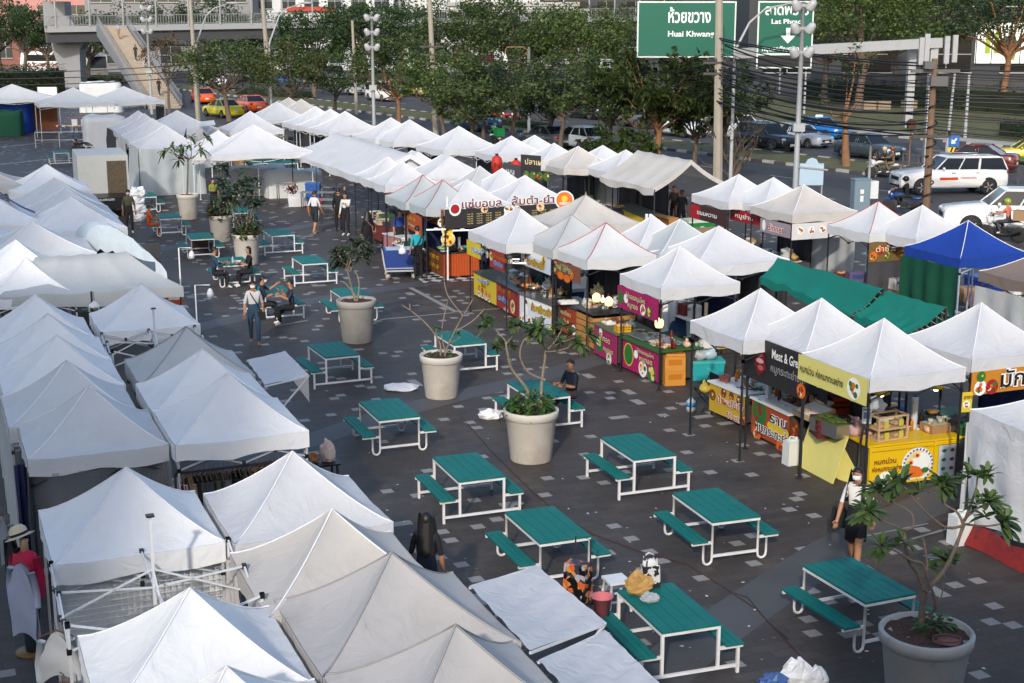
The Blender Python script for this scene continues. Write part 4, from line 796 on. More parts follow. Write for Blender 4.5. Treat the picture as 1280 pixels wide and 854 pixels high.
def tubelamp(c, rz, label):
 t = thing('strip_lamp', label, 'lamp', c, rz); b = MB(); b.box((0, 0, 0), (.6, .05, .03)); b.build('tube', mat('white_strip', (.75, .75, .75), .4, emit=((1, .95, .85), .8)), t); b = MB(); b.box((0, 0, .03), (.12, .09, .05)); b.build('fitting', WHT, t)
def dark_stall(key, a, b, hh=1.0, back=True):
 pass
# ---------------- pink grill stall
t, on, a, L = counter('pink grill counter with a green turf top and a printed front', gp(778, 461), gp(822.5, 481.5), 1.1, .78, mat('pink_print', (.36, .012, .1), .5), TURF,
 [('ไก่ทอดสมุนไพร', 1.15, .62, .12, 'cream', 'dkred', .8), ('หมูทอด', 1.18, .46, .17, 'cream', 'dkred', .6)], [(1.0, .22, .2, 3, 0), (1.42, .2, .2, 4, 4, (2, 6, 5))], [('d', .3, .42, .24, .28, 'yellow'), ('d', .3, .42, .21, .25, 'green'), ('d', .3, .38, .13, .12, 'green'), ('d', .66, .5, .1, .1, 'white')], over=.06)
good('grill_tray', 'long empty steel tray rack on the turf counter, left one', 'tray', on(.35, .35), 'slab', INOX, 1, a); good('grill_tray', 'steel tray rack standing behind the other on the turf counter', 'tray', on(.95, .65), 'slab', INOX, 1.0, a)
good('grilled_chicken', 'pile of pale chicken pieces at the front corner of the turf counter', 'food', on(1.4, .3), 'heap', pm('c8a890'), .9, a, pm('a05838'), seed=3)
for k in range(5): good('serving_bowl', 'little bowl of fried food at the far end of the turf counter', 'bowl', on(.1+.12*k, .7+.12*(k % 2)), 'bowl', wp, .55, 0, pm('b06a2a'), 'bowls on the turf counter', k)
good('cooking_pot', 'white enamel pot with an orange badge behind the turf counter', 'pot', on(1.6, 1.35, -.05), 'pot', WHT, 1.1, a, pm('c05a20')); good('water_drum', 'pale drum beside the enamel pot', 'drum', gp(822+35, 466)+V((.6, 1.2, 0)), 'pot', pm('c4beb0'), 1.5)
for i, (z, rz_) in enumerate(((0, .05), (.34, 0))): good('carton', ('lower' if i == 0 else 'upper')+' orange egg carton at the end of the pink counter', 'carton', gp(842, 482, 0)+V((0, .15, z)), 'carton', ORC, 1.05, R(8)+rz_, pm('b06a18'))
good('carton', 'open orange carton flaps on top of the pair beside the pink counter', 'carton', gp(842, 482, 0)+V((.02, .2, .68)), 'tray', ORC, 1.0, R(8), pm('6a3c10'))
t, on2, a2, L2 = counter('curved pink and olive printed counter next to the turf-topped one', gp(742, 443), gp(770, 459), 1.0, .8, mat('pink_print2', (.33, .02, .1), .5), mat('olive_top', (.1, .11, .06), .8), [('ไก่ทอด', .75, .55, .2, 'cream', 'dkred', .7), ('หมูทอด', 1.0, .32, .16, 'cream', 'dkred', .6)], [(.35, .35, .22, 8, 4, (5, 4, 0)), (1.0, .12, .16, 9, 0)], [('d', .45, .68, .1, .1, 'white')])
good('tray_goods', 'white tray on the curved pink counter', 'tray', on2(.25, .3), 'tray', WHT, .8, a2, pm('d8d8d0')); good('fried_snacks', 'heap of fried snacks on the curved pink counter', 'food', on2(.9, .4), 'heap', pm('b0621c'), .9, 0, pm('d09a50'), seed=7); good('wire_basket', 'yellow wire basket of chicken on the curved pink counter', 'basket', on2(1.2, .25), 'crate', pm('c89a28'), .7, .3, pm('c9a88c'), seed=8)
banner('pink printed banner under the edge of the grill stall canopy', *edge('R6', 'a', 2.1), .52, mat('pink_print3', (.34, .012, .1), .5), [('ไก่ทอดสมุนไพร', .98, -.16, .16, 'cream', 'dkred', .95), ('หมูทอด', .85, -.36, .17, 'cream', 'dkred', .5)], [(1.3, -.36, .13, 5, 0), (1.6, -.36, .13, 6, 4, (2, 6, 5))], [('d', .17, -.27, .13, .17, 'green'), ('d', .45, -.25, .11, .11, 'white')])
lamp(gp(824, 404, 1.55), 'lit rattan lamp hanging over the turf counter', None, 'basket')
sheetwall('side_cloth', 'pale blue-white cloth wall at the back of the pink grill stall', gp(826, 432), gp(868, 425), .1, 2.05, 'ltblue', .05)
# ---------------- red-seamed tent: pallets, basket lamps
for x, y, lab in ((745.5, 372, 'left lit basket lamp of the three under the red-seamed canopy'), (753.5, 375, 'small white middle lamp of the three under the red-seamed canopy'), (761, 377, 'right lit basket lamp of the three under the red-seamed canopy')):
 lamp(gp(x, y, 1.5), lab, None, 'basket' if 'basket' in lab else 'bulb')
t = thing('pallet_counter', 'orange wooden slat counter under the red-seamed canopy', 'food counter', gp(721, 428), 0); P0, L_, a_, d_ = frame(gp(721, 428), gp(740, 437)); t.rotation_euler = (0, 0, a_); b = MB()
for k in range(5): b.box((L_/2, .02, .1+k*.16), (L_+.1, .03, .13))
b.build('slat_front', WOOD, t); b = MB()
for k in range(5): b.box((L_+.03, .6, .1+k*.16), (.03, 1.2, .13))
b.build('slat_side', WOOD, t); b = MB(); b.box((L_/2, .6, .9), (L_+.1, 1.25, .03)); b.build('worktop', DKTOP, t)
P = gp(735, 428)+V((0, 0, .92))
for nm, lb, ct, off, kd, m1, m2, sc, sd_ in (('food_tray', 'tray of wrapped snacks on the slat counter', 'tray', (-.5, .6), 'tray', WHT, pm('c8ccc0'), 1.1, 1), ('paper_heap', 'green and white paper packets on the slat counter', 'food', (.1, .6), 'heap', pm('7ab050'), pm('d8dcd0'), 1.2, 2), ('plastic_bag', 'bag of bread on the slat counter', 'bag', (.3, 1.3), 'bag', pm('c8b890'), None, 1.6, 3), ('food_tray', 'tray of brown skewers at the slat counter corner', 'tray', (.5, .5), 'tray', INOX, pm('7a4a22'), 1., 4), ('colander', 'grey mesh colander on the slat counter', 'bowl', (.9, .9), 'bowl', INOX, pm('9a9a98'), 1.6, 5)):
 good(nm, lb, ct, P+V((off[0], off[1], 0)), kd, m1, sc, .2, m2, seed=sd_)
counter('orange-red menu board counter left of the slat counter', gp(691, 411), gp(721, 426), .7, .82, mat('orange_red_print', (.32, .05, .02), .55), DKTOP, [('ก๋วยเตี๋ยว', .8, .6, .16, 'cream', None, .9), ('ราดหน้า 40', .8, .4, .13, 'cream', None, .7), ('ผัดไทย 40', .8, .22, .13, 'yellow', None, .7)], [(.25, .3, .13, 21, 0), (1.4, .25, .14, 22, 0)])
banner('orange and green printed pennant banner under the red-seamed canopy', *edge('R5', 'a', 2.1, near=.3), .4, mat('brown_print', (.2, .07, .035), .6), [('ส้มตำไก่ย่าง', .75, -.17, .18, 'green', 'cream', 1.0)], [(.15, -.2, .15, 31, 6), (1.25, -.25, .12, 32, 2)], [('d', .55, -.38, .2, .1, 'orange'), ('d', .95, -.4, .2, .1, 'orange')])
# ---------------- noodle banners
counter('white and blue noodle counter with a printed front', gp(649.5, 402), gp(688.5, 418), .8, .8, 'ccd2da', INOX, [('ก๋วยเตี๋ยวเนื้อ', 1.35, .55, .24, 'yellow', 'brown', 1.25), ('เจริญ', 1.25, .3, .14, 'red', None, .5), ('ข้าวมันไก่', 1.3, .12, .13, 'green', None, .9)], [(.25, .17, .14, 41, 0), (.6, .12, .14, 42, 0), (1.95, .14, .15, 43, 5)], [('d', 1.15, .7, .75, .1, 'white'), ('d', .4, .6, .07, .09, 'brown'), ('d', .4, .42, .13, .16, 'white')])
banner('white and blue noodle banner under the grey canopy edge', *edge('R4', 'a', 2.1), .42, 'c4ccd8', [('ก๋วยเตี๋ยวเนื้อ', 1.05, -.26, .22, 'yellow', 'brown', 1.2)], [(.2, -.3, .1, 44, 0), (1.55, -.1, .12, 45, 5)], [('d', 1.0, -.05, .7, .08, 'white'), ('d', .35, -.14, .07, .09, 'brown')])
P = gp(668, 404)+V((0, 0, .82))
for k, (nm, lb, ct, dx, dy, kd, m1, m2, sc) in enumerate((('noodle_bowl', 'steel bowl on the noodle counter', 'bowl', 0, .5, 'bowl', INOX, pm('b8a070'), 1.3), ('cooking_pot', 'dull steel soup pot at the back of the noodle stall', 'pot', -.2, 1.2, 'pot', INOX, BLK, 1.2), ('plastic_bag', 'bags of white noodles on the noodle counter', 'bag', .4, .5, 'bag', wp, None, 1.5), ('crate', 'dark green crate behind the noodle counter', 'crate', .5, 1.5, 'crate', pm('1e4a44'), pm('3a3020'), 1.3))): good(nm, lb, ct, P+V((dx, dy, 0)), kd, m1, sc, .3, m2, seed=k)
# ---------------- yellow / red fried food counter
counter('yellow printed end of the fried food counter', gp(592.5, 370), gp(620, 384), 1.2, .76, mat('yellow_print', (.6, .46, .03), .5), mat('green_worktop', (.06, .07, .05), .6), [('กะลอจี๊', .9, .6, .17, 'blue', 'white', .85), ('ปังปัง', .9, .46, .12, 'red', None, .4)], [(.45+.3*k, .32-.03*k, .1, 50+k, 2) for k in range(4)]+[(.45+.3*k, .15, .1, 55+k, 0) for k in range(4)])
t, on3, a3, L3 = counter('red printed part of the fried food counter', gp(620.5, 384.5), gp(648.5, 401), 1.1, .78, mat('red_print', (.3, .03, .025), .5), mat('black_worktop', (.03, .03, .03), .4), [('กล้วยทอด', .75, .62, .2, 'orange', 'brown', 1.1), ('เฉาก๊วย', .7, .36, .2, 'ltblue', 'blue', .9), ('อร่อย', .95, .12, .14, 'white', None, .4)], [(1.45, .3, .2, 61, 6), (1.2, .62, .12, 62, 2)])
good('fried_bananas', 'steel tray of orange fried snacks on the red counter', 'tray', on3(.7, .5), 'tray', INOX, 1.6, a3, pm('c47a2a'), seed=4); good('fried_heap', 'heap of orange fried food at the end of the red counter', 'food', on3(1.4, .5), 'heap', pm('c06a1e'), 1.3, 0, pm('d8954a'), seed=5); good('white_pot', 'white pot on the yellow counter end', 'pot', on3(-.2, .6), 'pot', WHT, .8, 0, BLK)
banner('yellow banner under the corner of the fried food canopy', *edge('R3', 'a', 2.1, near=1.75), .42, mat('yellow_print', (.6, .46, .03), .5), [('กะลอจี๊', .95, -.2, .2, 'blue', 'white', .9)], [(1.6, -.2, .1, 66, 6)])
banner('red and brown banner under the fried food canopy edge', *edge('R3', 'a', 2.1, far=1.77), .5, mat('red_print', (.3, .03, .025), .5), [('กล้วยทอด', .75, -.15, .17, 'orange', 'brown', 1.1), ('ปังปิ้ง', .7, -.34, .16, 'purple', 'ltblue', .7)], [(.12, -.2, .12, 67, 6)])
for k, (x, y) in enumerate(((636, 324), (646, 329))): tubelamp(gp(x, y, 1.75), R(-5), ('left' if k == 0 else 'right')+' white strip lamp over the red fried food counter')
# ---------------- Thai salad stall with the big sign
SG = mat('menu_board_black', (.028, .026, .028), .5)
A0, A1 = gp(533, 252, 2.3), gp(553, 268, 2.3)
F0, F1 = gp(556.5, 253.5, 2.35), gp(700, 240, 2.75)
F0 = edge('R1', 'f', 2.32, .07)[0]; F1 = F0+CR*4.35
menu = [('d', .35, -.02, .2, .2, 'white'), ('d', .35, -.0, .15, .15, 'red')]
tx = [('แซ่บอูบล', 1.25, .12, .34, 'dkred', 'white', 1.35), ('ส้มตำ-ยำ', 3.03, .14, .34, 'dkred', 'white', 1.5)]
for k in range(7):
 for j in range(5): tx.append(('เมนู 45', .85+.32*k+(.95 if k > 3 else 0), -.18-.075*j, .05, 'cream' if (k+j) % 3 else 'yellow', None, .19))
banner('black menu banner with raised Thai lettering over the salad stall', F0, F1, .62, SG, tx, [(2.15+.16*(k % 3), -.12-.14*(k//3), .13, 70+k, 0) for k in range(8)]+[(1.35, -.06, .12, 80, 6), (3.3, -.08, .14, 81, 6), (4.1, -.2, .18, 82, 2)], menu, wav=0)
banner('orange and black side banner of the salad stall', *edge('R1', 'a', 2.3), .55, mat('dark_orange_print', (.22, .06, .02), .6), [('ส้มตำ', 1.2, -.25, .3, 'yellow', 'brown', 1.0)], [(.35, -.25, .22, 84, 6), (1.9, -.3, .15, 85, 6)])
t, on4, a4, L4 = counter('orange panelled salad counter with a crowded white top', gp(555, 348), gp(599, 345.5), 1.0, .82, mat('orange_panels', (.42, .07, .01), .55), mat('black_worktop', (.03, .03, .03), .4))
b = MB()
for k in range(13): b.box((L4*k/13+.05, -.004, .42), (.012, .01, .68))
b.build('panel_groove', mat('orange_groove', (.25, .04, .008), .6), t); t['label'] = 'orange panelled salad counter with a crowded white top'
counter('short end of the salad counter with yellow lettering boards', gp(536, 339), gp(554, 347.5), .5, .82, mat('rust_print', (.2, .05, .015), .55), mat('black_worktop', (.03, .03, .03), .4), [('ตำถาด', .6, .6, .22, 'yellow', 'brown', .9), ('ยำทะเล', .6, .3, .22, 'yellow', 'brown', .9)], [], [])
for k, (x, kd, m1, m2, sc, lb) in enumerate(((.1, 'bowl', pm('8ec08a'), pm('4a7a3a'), 1.5, 'green tub on the salad counter'), (.38, 'pot', INOX, BLK, .8, 'small steel pot on the salad counter'), (.65, 'cups', wp, None, .9, 'stack of white cups on the salad counter'), (.95, 'bowl', pm('2a8a9a'), pm('6a8a3a'), 1.4, 'turquoise bowl of herbs on the salad counter'), (1.3, 'heap', pm('d0ccb8'), pm('a8b890'), 1.2, 'heap of pale shredded papaya on the salad counter'), (1.62, 'bag', wp, None, 2.0, 'big bag of rice vermicelli on the salad counter'), (1.85, 'bowl', pm('3a7a3a'), pm('8aa04a'), 1.2, 'dark green bowl at the right of the salad counter'))): good('salad_ingredients' if kd in ('heap', 'bag') else 'serving_bowl' if kd == 'bowl' else 'cooking_pot' if kd == 'pot' else 'cup_stack', lb, 'food' if kd in ('heap', 'bag') else 'bowl' if kd == 'bowl' else 'pot' if kd == 'pot' else 'cups', on4(x*.95, .35), kd, m1, sc, 0, m2, seed=k)
t = thing('sign_post', 'white post carrying round food picture signs before the orange counter', 'sign', gp(560, 350.5)); b = MB(); b.box((0, 0, 1.35), (.045, .045, 2.7)); b.build('post', WF, t)
for k, (x, z, r, bs) in enumerate(((.05, 2.05, .13, 2), (-.16, 1.86, .15, 0), (.1, 1.85, .2, 0), (0, 1.62, .19, 5), (.02, 1.34, .23, 5))):
 b = MB(); M_ = Matrix.Translation((x, -.04-.006*k, z)) @ Matrix.Rotation(PI/2, 4, 'X'); b.lathe([(r, -.012), (r, .012)], 22, m=0); b.v = [tuple(M_ @ V(v)) for v in b.v]; g = MB(); 
 b.disc((x, -.06-.006*k, z), r*.86, 20, bs, None, 'y'); rr = random.Random(k)
 for j in range(9): b.disc((x+rr.uniform(-.5, .5)*r, -.0605-.006*k-.0003*j, z+rr.uniform(-.5, .5)*r), r*rr.uniform(.15, .3), 9, rr.choice((1, 2, 3, 4, 6)), None, 'y')
 b.build('picture_disc', PICM, t)
t = thing('badge_sign', 'round orange badge sign at the right end of the salad stall sign', 'sign', gp(705.5, 262, 2.3)); b = MB(); b.disc((0, 0, .3), .3, 24, 0, None, 'y'); b.disc((0, -.004, .3), .26, 24, 1, None, 'y'); b.disc((0, -.008, .34), .1, 16, 2, None, 'y'); b.build('disc', [INK['white'], INK['orange'], INK['yellow']], t); b = MB(); add_text(b, 'อร่อย', (0, -.012, .2), .13, 0, .32); b.build('lettering', INK['white'], t); b = MB(); b.box((0, .02, -.1), (.03, .03, .5)); b.build('post', WF, t)
for k, x in enumerate((545, 578)): tubelamp(gp(x, 287+k, 1.75), R(10), ('left' if k == 0 else 'right')+' white strip lamp over the salad counter')
b = MB(); Q = [gp(527, 348), gp(541, 339), gp(600, 350), gp(560, 356)]; b.add([p+V((0, 0, .012)) for p in (gp(520, 347), gp(545, 338), gp(598, 347), gp(597, 351), gp(530, 354))], [(4, 3, 2, 1, 0)])
chk = bpy.data.materials.new('checkered_mat'); n_, l_, b_ = nt(chk); tc_ = n_.new('ShaderNodeTexCoord'); mp_ = n_.new('ShaderNodeMapping'); mp_.inputs['Rotation'].default_value = (0, 0, R(20)); ck = n_.new('ShaderNodeTexChecker'); ck.inputs['Scale'].default_value = 3.2; ck.inputs['Color1'].default_value = (.5, .5, .5, 1); ck.inputs['Color2'].default_value = (.02, .02, .02, 1); l_.new(tc_.outputs['Object'], mp_.inputs[0]); l_.new(mp_.outputs[0], ck.inputs['Vector']); l_.new(ck.outputs[0], b_.inputs['Base Color'])
tag(b.build('floor_mat', chk), 'black and white checkered floor mat before the salad counter', 'mat')
t = thing('ice_cart', 'blue insulated ice cart on castors in front of the two vendors', 'cart', gp(499, 350)+V((0, .5, 0)), R(8)); b = MB(); b.box((0, 0, .62), (1.0, .75, .62), 0, taper=1.04); b.build('tub', mat('ice_cart_blue', (.018, .045, .2), .45), t); b = MB(); b.box((0, 0, .935), (1.06, .8, .03)); b.build('rim', pm('2c4f96'), t); b = MB(); b.box((0, 0, .952), (.92, .66, .012)); b.build('ice', pm('b8c4cc', .3), t)
b = MB(); b.box((0, 0, .27), (1.02, .78, .05)); b.box((0, -.39, .36), (1.0, .02, .03)); b.tube([V((-.5, -.38, .3)), V((-.58, -.36, .9)), V((-.58, .36, .9)), V((-.5, .38, .3))], .018, 5); b.build('trolley_frame', GSTEEL, t); good('ice_bag', 'clear bag of ice lying on the blue ice cart', 'bag', gp(503, 318, .97), 'bag', wp, 1.1, 0, None, seed=9)
for x in (-.42, .42):
 for y in (-.3, .3): b = MB(); b.lathe([(.08, -.02), (.08, .02)], 12); b.build('castor', pm('a09a90'), t, M=Matrix.Translation((x, y, .08)) @ Matrix.Rotation(PI/2, 4, 'X'))
counter('pink patterned stall table behind the ice cart', gp(480, 320), gp(523, 331), .8, .8, mat('pink_pattern', (.35, .16, .17), .7, var=.5, scale=9), WHT)
banner('orange printed banner hanging under the silver canopies', gp(505, 260, 2.05), gp(527, 272, 2.05), .6, mat('orange_print', (.42, .07, .015), .6), [('หมูปิ้ง 10', 1.1, -.2, .16, 'yellow', None, 1.2), ('ไส้กรอก', 1.1, -.42, .13, 'cream', None, .9)])
# ---------------- drinks table
t, on5, a5, L5 = counter('yellow printed drinks table with a white top', gp(886, 517.5), gp(929, 537), .85, .72, mat('gold_print', (.5, .32, .03), .5), WHT, [('น้ำผลไม้ปั่น', .85, .42, .18, 'red', 'white', 1.0), ('50 บาท', 1.0, .17, .18, 'red', 'white', .55)], [(.13, .45, .12, 91, 1), (.55, .6, .1, 92, 1), (.85, .6, .09, 93, 1), (1.15, .58, .1, 94, 1), (1.3, .2, .1, 95, 2)], z0=.1)
for k in range(5): good('drink_cup', 'cup of pink drink at the end of the drinks table', 'cup', on5(.12+.11*(k % 3), .2+.12*(k//3)), 'cup', pm('c87a68'), 1, 0, None, 'cups of pink drink')
good('cup_holder', 'kraft paper cup standing in the middle of the drinks table', 'cup', on5(.62, .5), 'cup', CARD, 1.3); good('plastic_bag', 'clear bags of bread rolls at the back of the drinks table', 'bag', on5(.7, .75), 'bag', pm('b8a890'), 1.7, 0, None, seed=2); good('glass_jar', 'dark glass jar at the back of the drinks table', 'jar', on5(.3, .75), 'cups', mat('dark_glass', (.08, .05, .03), .1, alpha=.8), .7); good('serving_bowl', 'pale turquoise bowl on the drinks table', 'bowl', on5(1.05, .6), 'bowl', pm('8ab0a8'), 1.1, 0, pm('c8c8b8'))
b = MB(); b.box((0, 0, .0), (.5, .02, .012)); b.box((.1, .09, 0), (.45, .02, .012)); tag(b.build('tongs', STEEL, loc=on5(.95, .28, .01), rz=a5+.4), 'black tongs lying on the drinks table', 'tongs')
t = good('cooler', 'turquoise cooler box behind the drinks table', 'cooler', gp(879, 476)+V((.1, .25, 0)), 'cooler', mat('turquoise_plastic', (.02, .3, .31), .45), 1.0, R(5), mat('turquoise_lid', (.05, .36, .36), .45)); good('plastic_bag', 'clear knotted bag on the turquoise cooler, left one', 'bag', gp(875, 453, .46)+V((0, .2, 0)), 'bag', mat('clear_bag', (.5, .52, .54), .25, alpha=.6, var=.1), 1.5, 0, None, seed=5); good('plastic_bag', 'pale blue bag on the turquoise cooler, right one', 'bag', gp(888, 452, .46)+V((0, .2, 0)), 'bag', pm('9ab0b8', .3), 1.5, 0, None, seed=6)
t = thing('folding_chair', 'black folding chair with a yellow bag beside the drinks table', 'chair', gp(882, 512), R(-70)); b = MB()
for s in (-1, 1): b.bar((s*.2, -.2, 0), (s*.2, .2, .75), .02); b.bar((s*.2, .2, 0), (s*.2, -.2, .45), .02)
b.build('frame', STEEL, t); b = MB(); b.box((0, 0, .45), (.42, .38, .03)); b.build('seat', BLK, t); b = MB(); b.box((0, .19, .68), (.42, .02, .2)); b.build('backrest', BLK, t)
good('yellow_bag', 'yellow bag on the black folding chair', 'bag', gp(881, 491, .47), 'bag', pm('b09c3c'), 1.0)
t = thing('trestle_stand', 'yellow folding trestle in the shade behind the drinks stall', 'trestle', gp(903, 446)); b = MB()
for y in (-.2, .2): b.tube([V((-.3, y, 0)), V((-.2, y*.3, .9)), V((.4, y*.3, .9)), V((.5, y, 0))], .025, 5)
b.bar((-.27, -.15, .25), (.47, -.15, .25), .03); b.build('frame', pm('b08a1c', .5), t)
lamp(gp(887, 417.5, 1.7), 'lit bulb above the turquoise cooler', None); lamp(gp(916, 430, 1.7), 'lit bulb under the middle of the drinks stall canopy', None)
banner('small white price card hung on the leg of the drinks stall', gp(932.5, 446, 1.5), gp(940, 449, 1.5), .45, 'd0d0cc', [], [(.12, -.15, .07, 3, 1)], cat='sign', name='price_card')
# ---------------- roast pork stall
t, on6, a6, L6 = counter('red printed roast pork table draped with a white cloth', gp(938.5, 543.5), gp(984, 567), .9, .78, mat('red_orange_print', (.36, .06, .02), .5), WHT, [('ราน', 1.05, .56, .28, 'black', 'white', .62), ('หมูกระทะย่างไฟ', 1.05, .26, .24, 'black', 'white', 1.7)], [(.3, .55, .27, 101, 4, (1, 1, 4, 3)), (1.6, .55, .2, 102, 1, (1, 3, 2)), (.25, .12, .16, 103, 2), (1.2, .08, .2, 104, 2)], [('d', 1.0, .38, .4, .14, 'yellow')])
good('cup_stack', 'tall stack of white foam cups on the roast pork table, front one', 'cups', on6(.25, .2), 'cups', wp, 1.0); good('cup_stack', 'tall stack of white foam cups on the roast pork table, rear one', 'cups', on6(.12, .33), 'cups', wp, .9); good('sauce_crate', 'steel serving pan on the roast pork table', 'pan', on6(.95, .5), 'tray', INOX, 1.5, a6, pm('5a3a26')); good('sauce_bowl', 'bowl of noodles on the roast pork table', 'bowl', on6(1.25, .75), 'bowl', pm('c8b48c'), 1.1, 0, pm('d8c89a')); good('display_box', 'slanted pale wooden display box at the end of the roast pork table', 'display box', on6(1.75, .3), 'slant', PINE, 1.0, a6, WHT, seed=3); good('chilli_tubs', 'orange tubs on the roast pork table', 'tub', on6(.15, .62), 'heap', pm('c8641e'), 1., 0, pm('c8b8a0')); good('wok', 'large black wok under the roast pork banner', 'wok', on6(.8, 1.1, .02), 'wok', BLK, 1.3, .6); good('red_crate', 'orange red crate behind the wok', 'crate', on6(1.2, 1.35, -.1), 'crate', pm('a03c14'), 1.3, .2, pm('402010')); good('picture_card', 'small framed picture card standing on the roast pork table', 'card', on6(.45, .35), 'cups', pm('3a2a24'), .75)
P0, P1 = edge('R8', 'a', 2.33)
t = banner('black roast pork banner with white brush lettering and pictures of meat', P0, P1, .84, mat('black_print', (.02, .018, .02), .55), [('Meat & Great', 1.55, -.2, .25, 'white', None, 1.0), ('หมูกระทะย่างไฟ', 1.6, -.47, .2, 'grey', None, 1.15)], [(2.0, -.68, .14, 112, 2, (1, 3, 6))], [('d', .75, -.45, .03, .03, 'cream')])
b = MB(); b.add([(x, -.02, z-.06*x*0) for x, z in ((.35, -.1), (.72, -.18), (.85, -.55), (.6, -.72), (.42, -.5), (.38, -.3))], [(0, 1, 2, 3, 4, 5)], 0); 
for j, (x, z, w, h) in enumerate(((.55, -.3, .16, .06), (.62, -.42, .14, .05), (.66, -.55, .1, .05), (.5, -.22, .08, .03))): b.disc((x, -.022-.001*j, z), w, 12, 1+j % 2, h, 'y')
sl_ = (P1-P0).z; b.build('printed_picture', [INK['dkred'], pm('b05a5a'), pm('d0a0a0')], t)
tubelamp(gp(972, 456, 1.7), R(15), 'white strip lamp in front of the wok')
banner('white picture card hung on the pole left of the roast pork banner', gp(935, 438, 1.75), gp(943, 441, 1.75), .42, 'd4d4d0', [], [(.14, -.2, .09, 4, 3)], cat='sign', name='price_card')
# ---------------- yellow stall
PB0, PB1 = edge('R9', 'a', 2.34)
t = banner('long pale yellow banner along the side of the yellow stall canopy', PB0, PB1, .46, PYEL, [('หมกม่วน ห่อหมกทะเลย่าง', .76, -.23, .17, 'black', None, 1.3)], [(1.68, -.24, .19, 120, 0, (2, 6, 2, 4))], [])
t, on7, a7, L7 = counter('bright yellow framed counter with a large plate of rice on its front', gp(1083.5, 612), gp(1206, 597.5), .85, .8, YEL, YEL, [('หมกม่วน', .33, .5, .13, 'dkred', None, .45), ('ห่อหมกทะเลย่าง', .38, .36, .12, 'dkred', None, .62)], [(.36, .16, .14, 131, 0, (3, 1, 6, 4))], [('d', 1.02, .36, .33, .33, 'white'), ('d', 1.02, .36, .27, .27, 'cream')], side=YEL, over=.03)
b = MB(); y = -.03
for j, (x, z, rx, rz_, k) in enumerate(((1.08, .42, .19, .17, 0), (.9, .25, .2, .11, 1), (1.02, .22, .14, .08, 1), (.85, .42, .07, .06, 2), (.98, .55, .07, .05, 2), (.8, .36, .06, .05, 3), (1.17, .26, .08, .05, 3), (.86, .42, .035, .03, 4), (.99, .55, .035, .03, 4))): b.disc((x, y-.001*j, z), rx, 16, k, rz_, 'y')
for j in range(26): a_ = 2*PI*j/26; b.disc((1.02+.3*math.cos(a_), y, .36+.3*math.sin(a_)), .022, 6, 5, None, 'y')
b.build('printed_picture', [INK['white'], INK['orange'], pm('e0b060'), INK['green'], INK['red'], INK['blue'], pm('b9c2cc'), INK['brown']], t); b = MB(); b.quad((1.45, y, .1), (2.0, y, .1), (2.0, y, .68), (1.45, y, .68), m=6)
for j in range(9): b.disc((1.56+.17*(j % 3), y-.002, .58-.17*(j//3)), .05, 8, (3, 7, 2)[j % 3], .035, 'y')
b.build('printed_picture', [INK['white'], INK['orange'], pm('e0b060'), INK['green'], INK['red'], INK['blue'], pm('b9c2cc'), INK['brown']], t)
b = MB()
for x in (.02, L7*.66, L7-.02): b.box((x, -.022, .42), (.035, .03, .72))
b.box((L7/2, -.025, .08), (L7, .03, .035)); b.box((L7/2, -.025, .72), (L7, .03, .03)); b.build('frame', YEL, t)
good('display_case', 'little wooden display case with yellow price cards on the yellow counter', 'display case', on7(.55, .3), 'case', PINE, 1.05, a7+.1, pm('b8b040')); good('rice_cooker', 'cream rice cooker with a dark base at the back of the yellow counter', 'rice cooker', on7(.95, .85, -.05), 'cooker', pm('c0baa6'), 1.25, a7, pm('3a3a38')); good('cup_stack', 'tall clear bag of cups on the yellow counter', 'cups', on7(1.35, .65), 'cups', pm('b8bcc0', .3), 1.25)
good('wooden_box', 'wooden box of sauce jars on the right of the yellow counter', 'box', on7(1.72, .42), 'box', mat('oak_box', (.33, .19, .09), .6, var=.2), 1.15, a7+.1, pm('a8a890'), seed=5); good('plastic_bag', 'white knotted bag on top of the display case', 'bag', on7(.5, .55, .42), 'bag', wp, 1.2, 0, None, seed=8); good('plastic_bag', 'red and white packets beside the display case', 'bag', on7(.08, .6), 'bag', pm('c09a98'), 1.4, 0, None, seed=4); good('red_tub', 'dark red tub behind the display case', 'tub', on7(-.1, 1.1, -.1), 'crate', pm('5a1a18'), 1.4, .1, pm('301010')); good('cone_filter', 'brown cone filter on a stand on the yellow counter', 'filter', on7(1.85, .8, .2), 'bowl', pm('a87a4a'), .8); bottle(on7(1.65, .85), .3, .045, 'dark sauce bottle at the back of the yellow counter', pm('2a2422', .2), pm('8a2a20'))
lamp(gp(1102, 492, 1.75), 'left yellow shaded lamp over the yellow counter', YEL, 'shade'); lamp(gp(1170, 485, 1.75), 'right yellow shaded lamp over the yellow counter', YEL, 'shade')
for p0, p1, zt, lb in (((995, 581), (1040, 605), .86, 'pale yellow board leaning on the white table, larger one'), ((1041, 597), (1069, 606), .6, 'pale yellow board leaning behind the larger one')):
 P0, L_, a_, d_ = frame(gp(*p0), gp(*p1)); b = MB(); b.add([(0, 0, 0), (L_, 0, 0), (L_, .03, 0), (0, .03, 0), (0, .28, zt), (L_, .28, zt), (L_, .31, zt), (0, .31, zt)], [(0, 3, 2, 1), (4, 5, 6, 7), (0, 1, 5, 4), (1, 2, 6, 5), (2, 3, 7, 6), (3, 0, 4, 7)]); tag(b.build('leaning_board', PYEL, loc=P0, rz=a_), lb, 'board')
t = thing('folding_table', 'white topped folding table under the yellow banner', 'table', gp(1000, 575)+CR*.35, R(-68)); b = MB(); b.box((.75, .3, .8), (1.5, .7, .03)); b.build('table_top', WHT, t)
for x in (.06, 1.44):
 for y in (.0, .6): b = MB(); b.box((x, y, .39), (.03, .03, .78)); b.build('leg', STEEL, t)
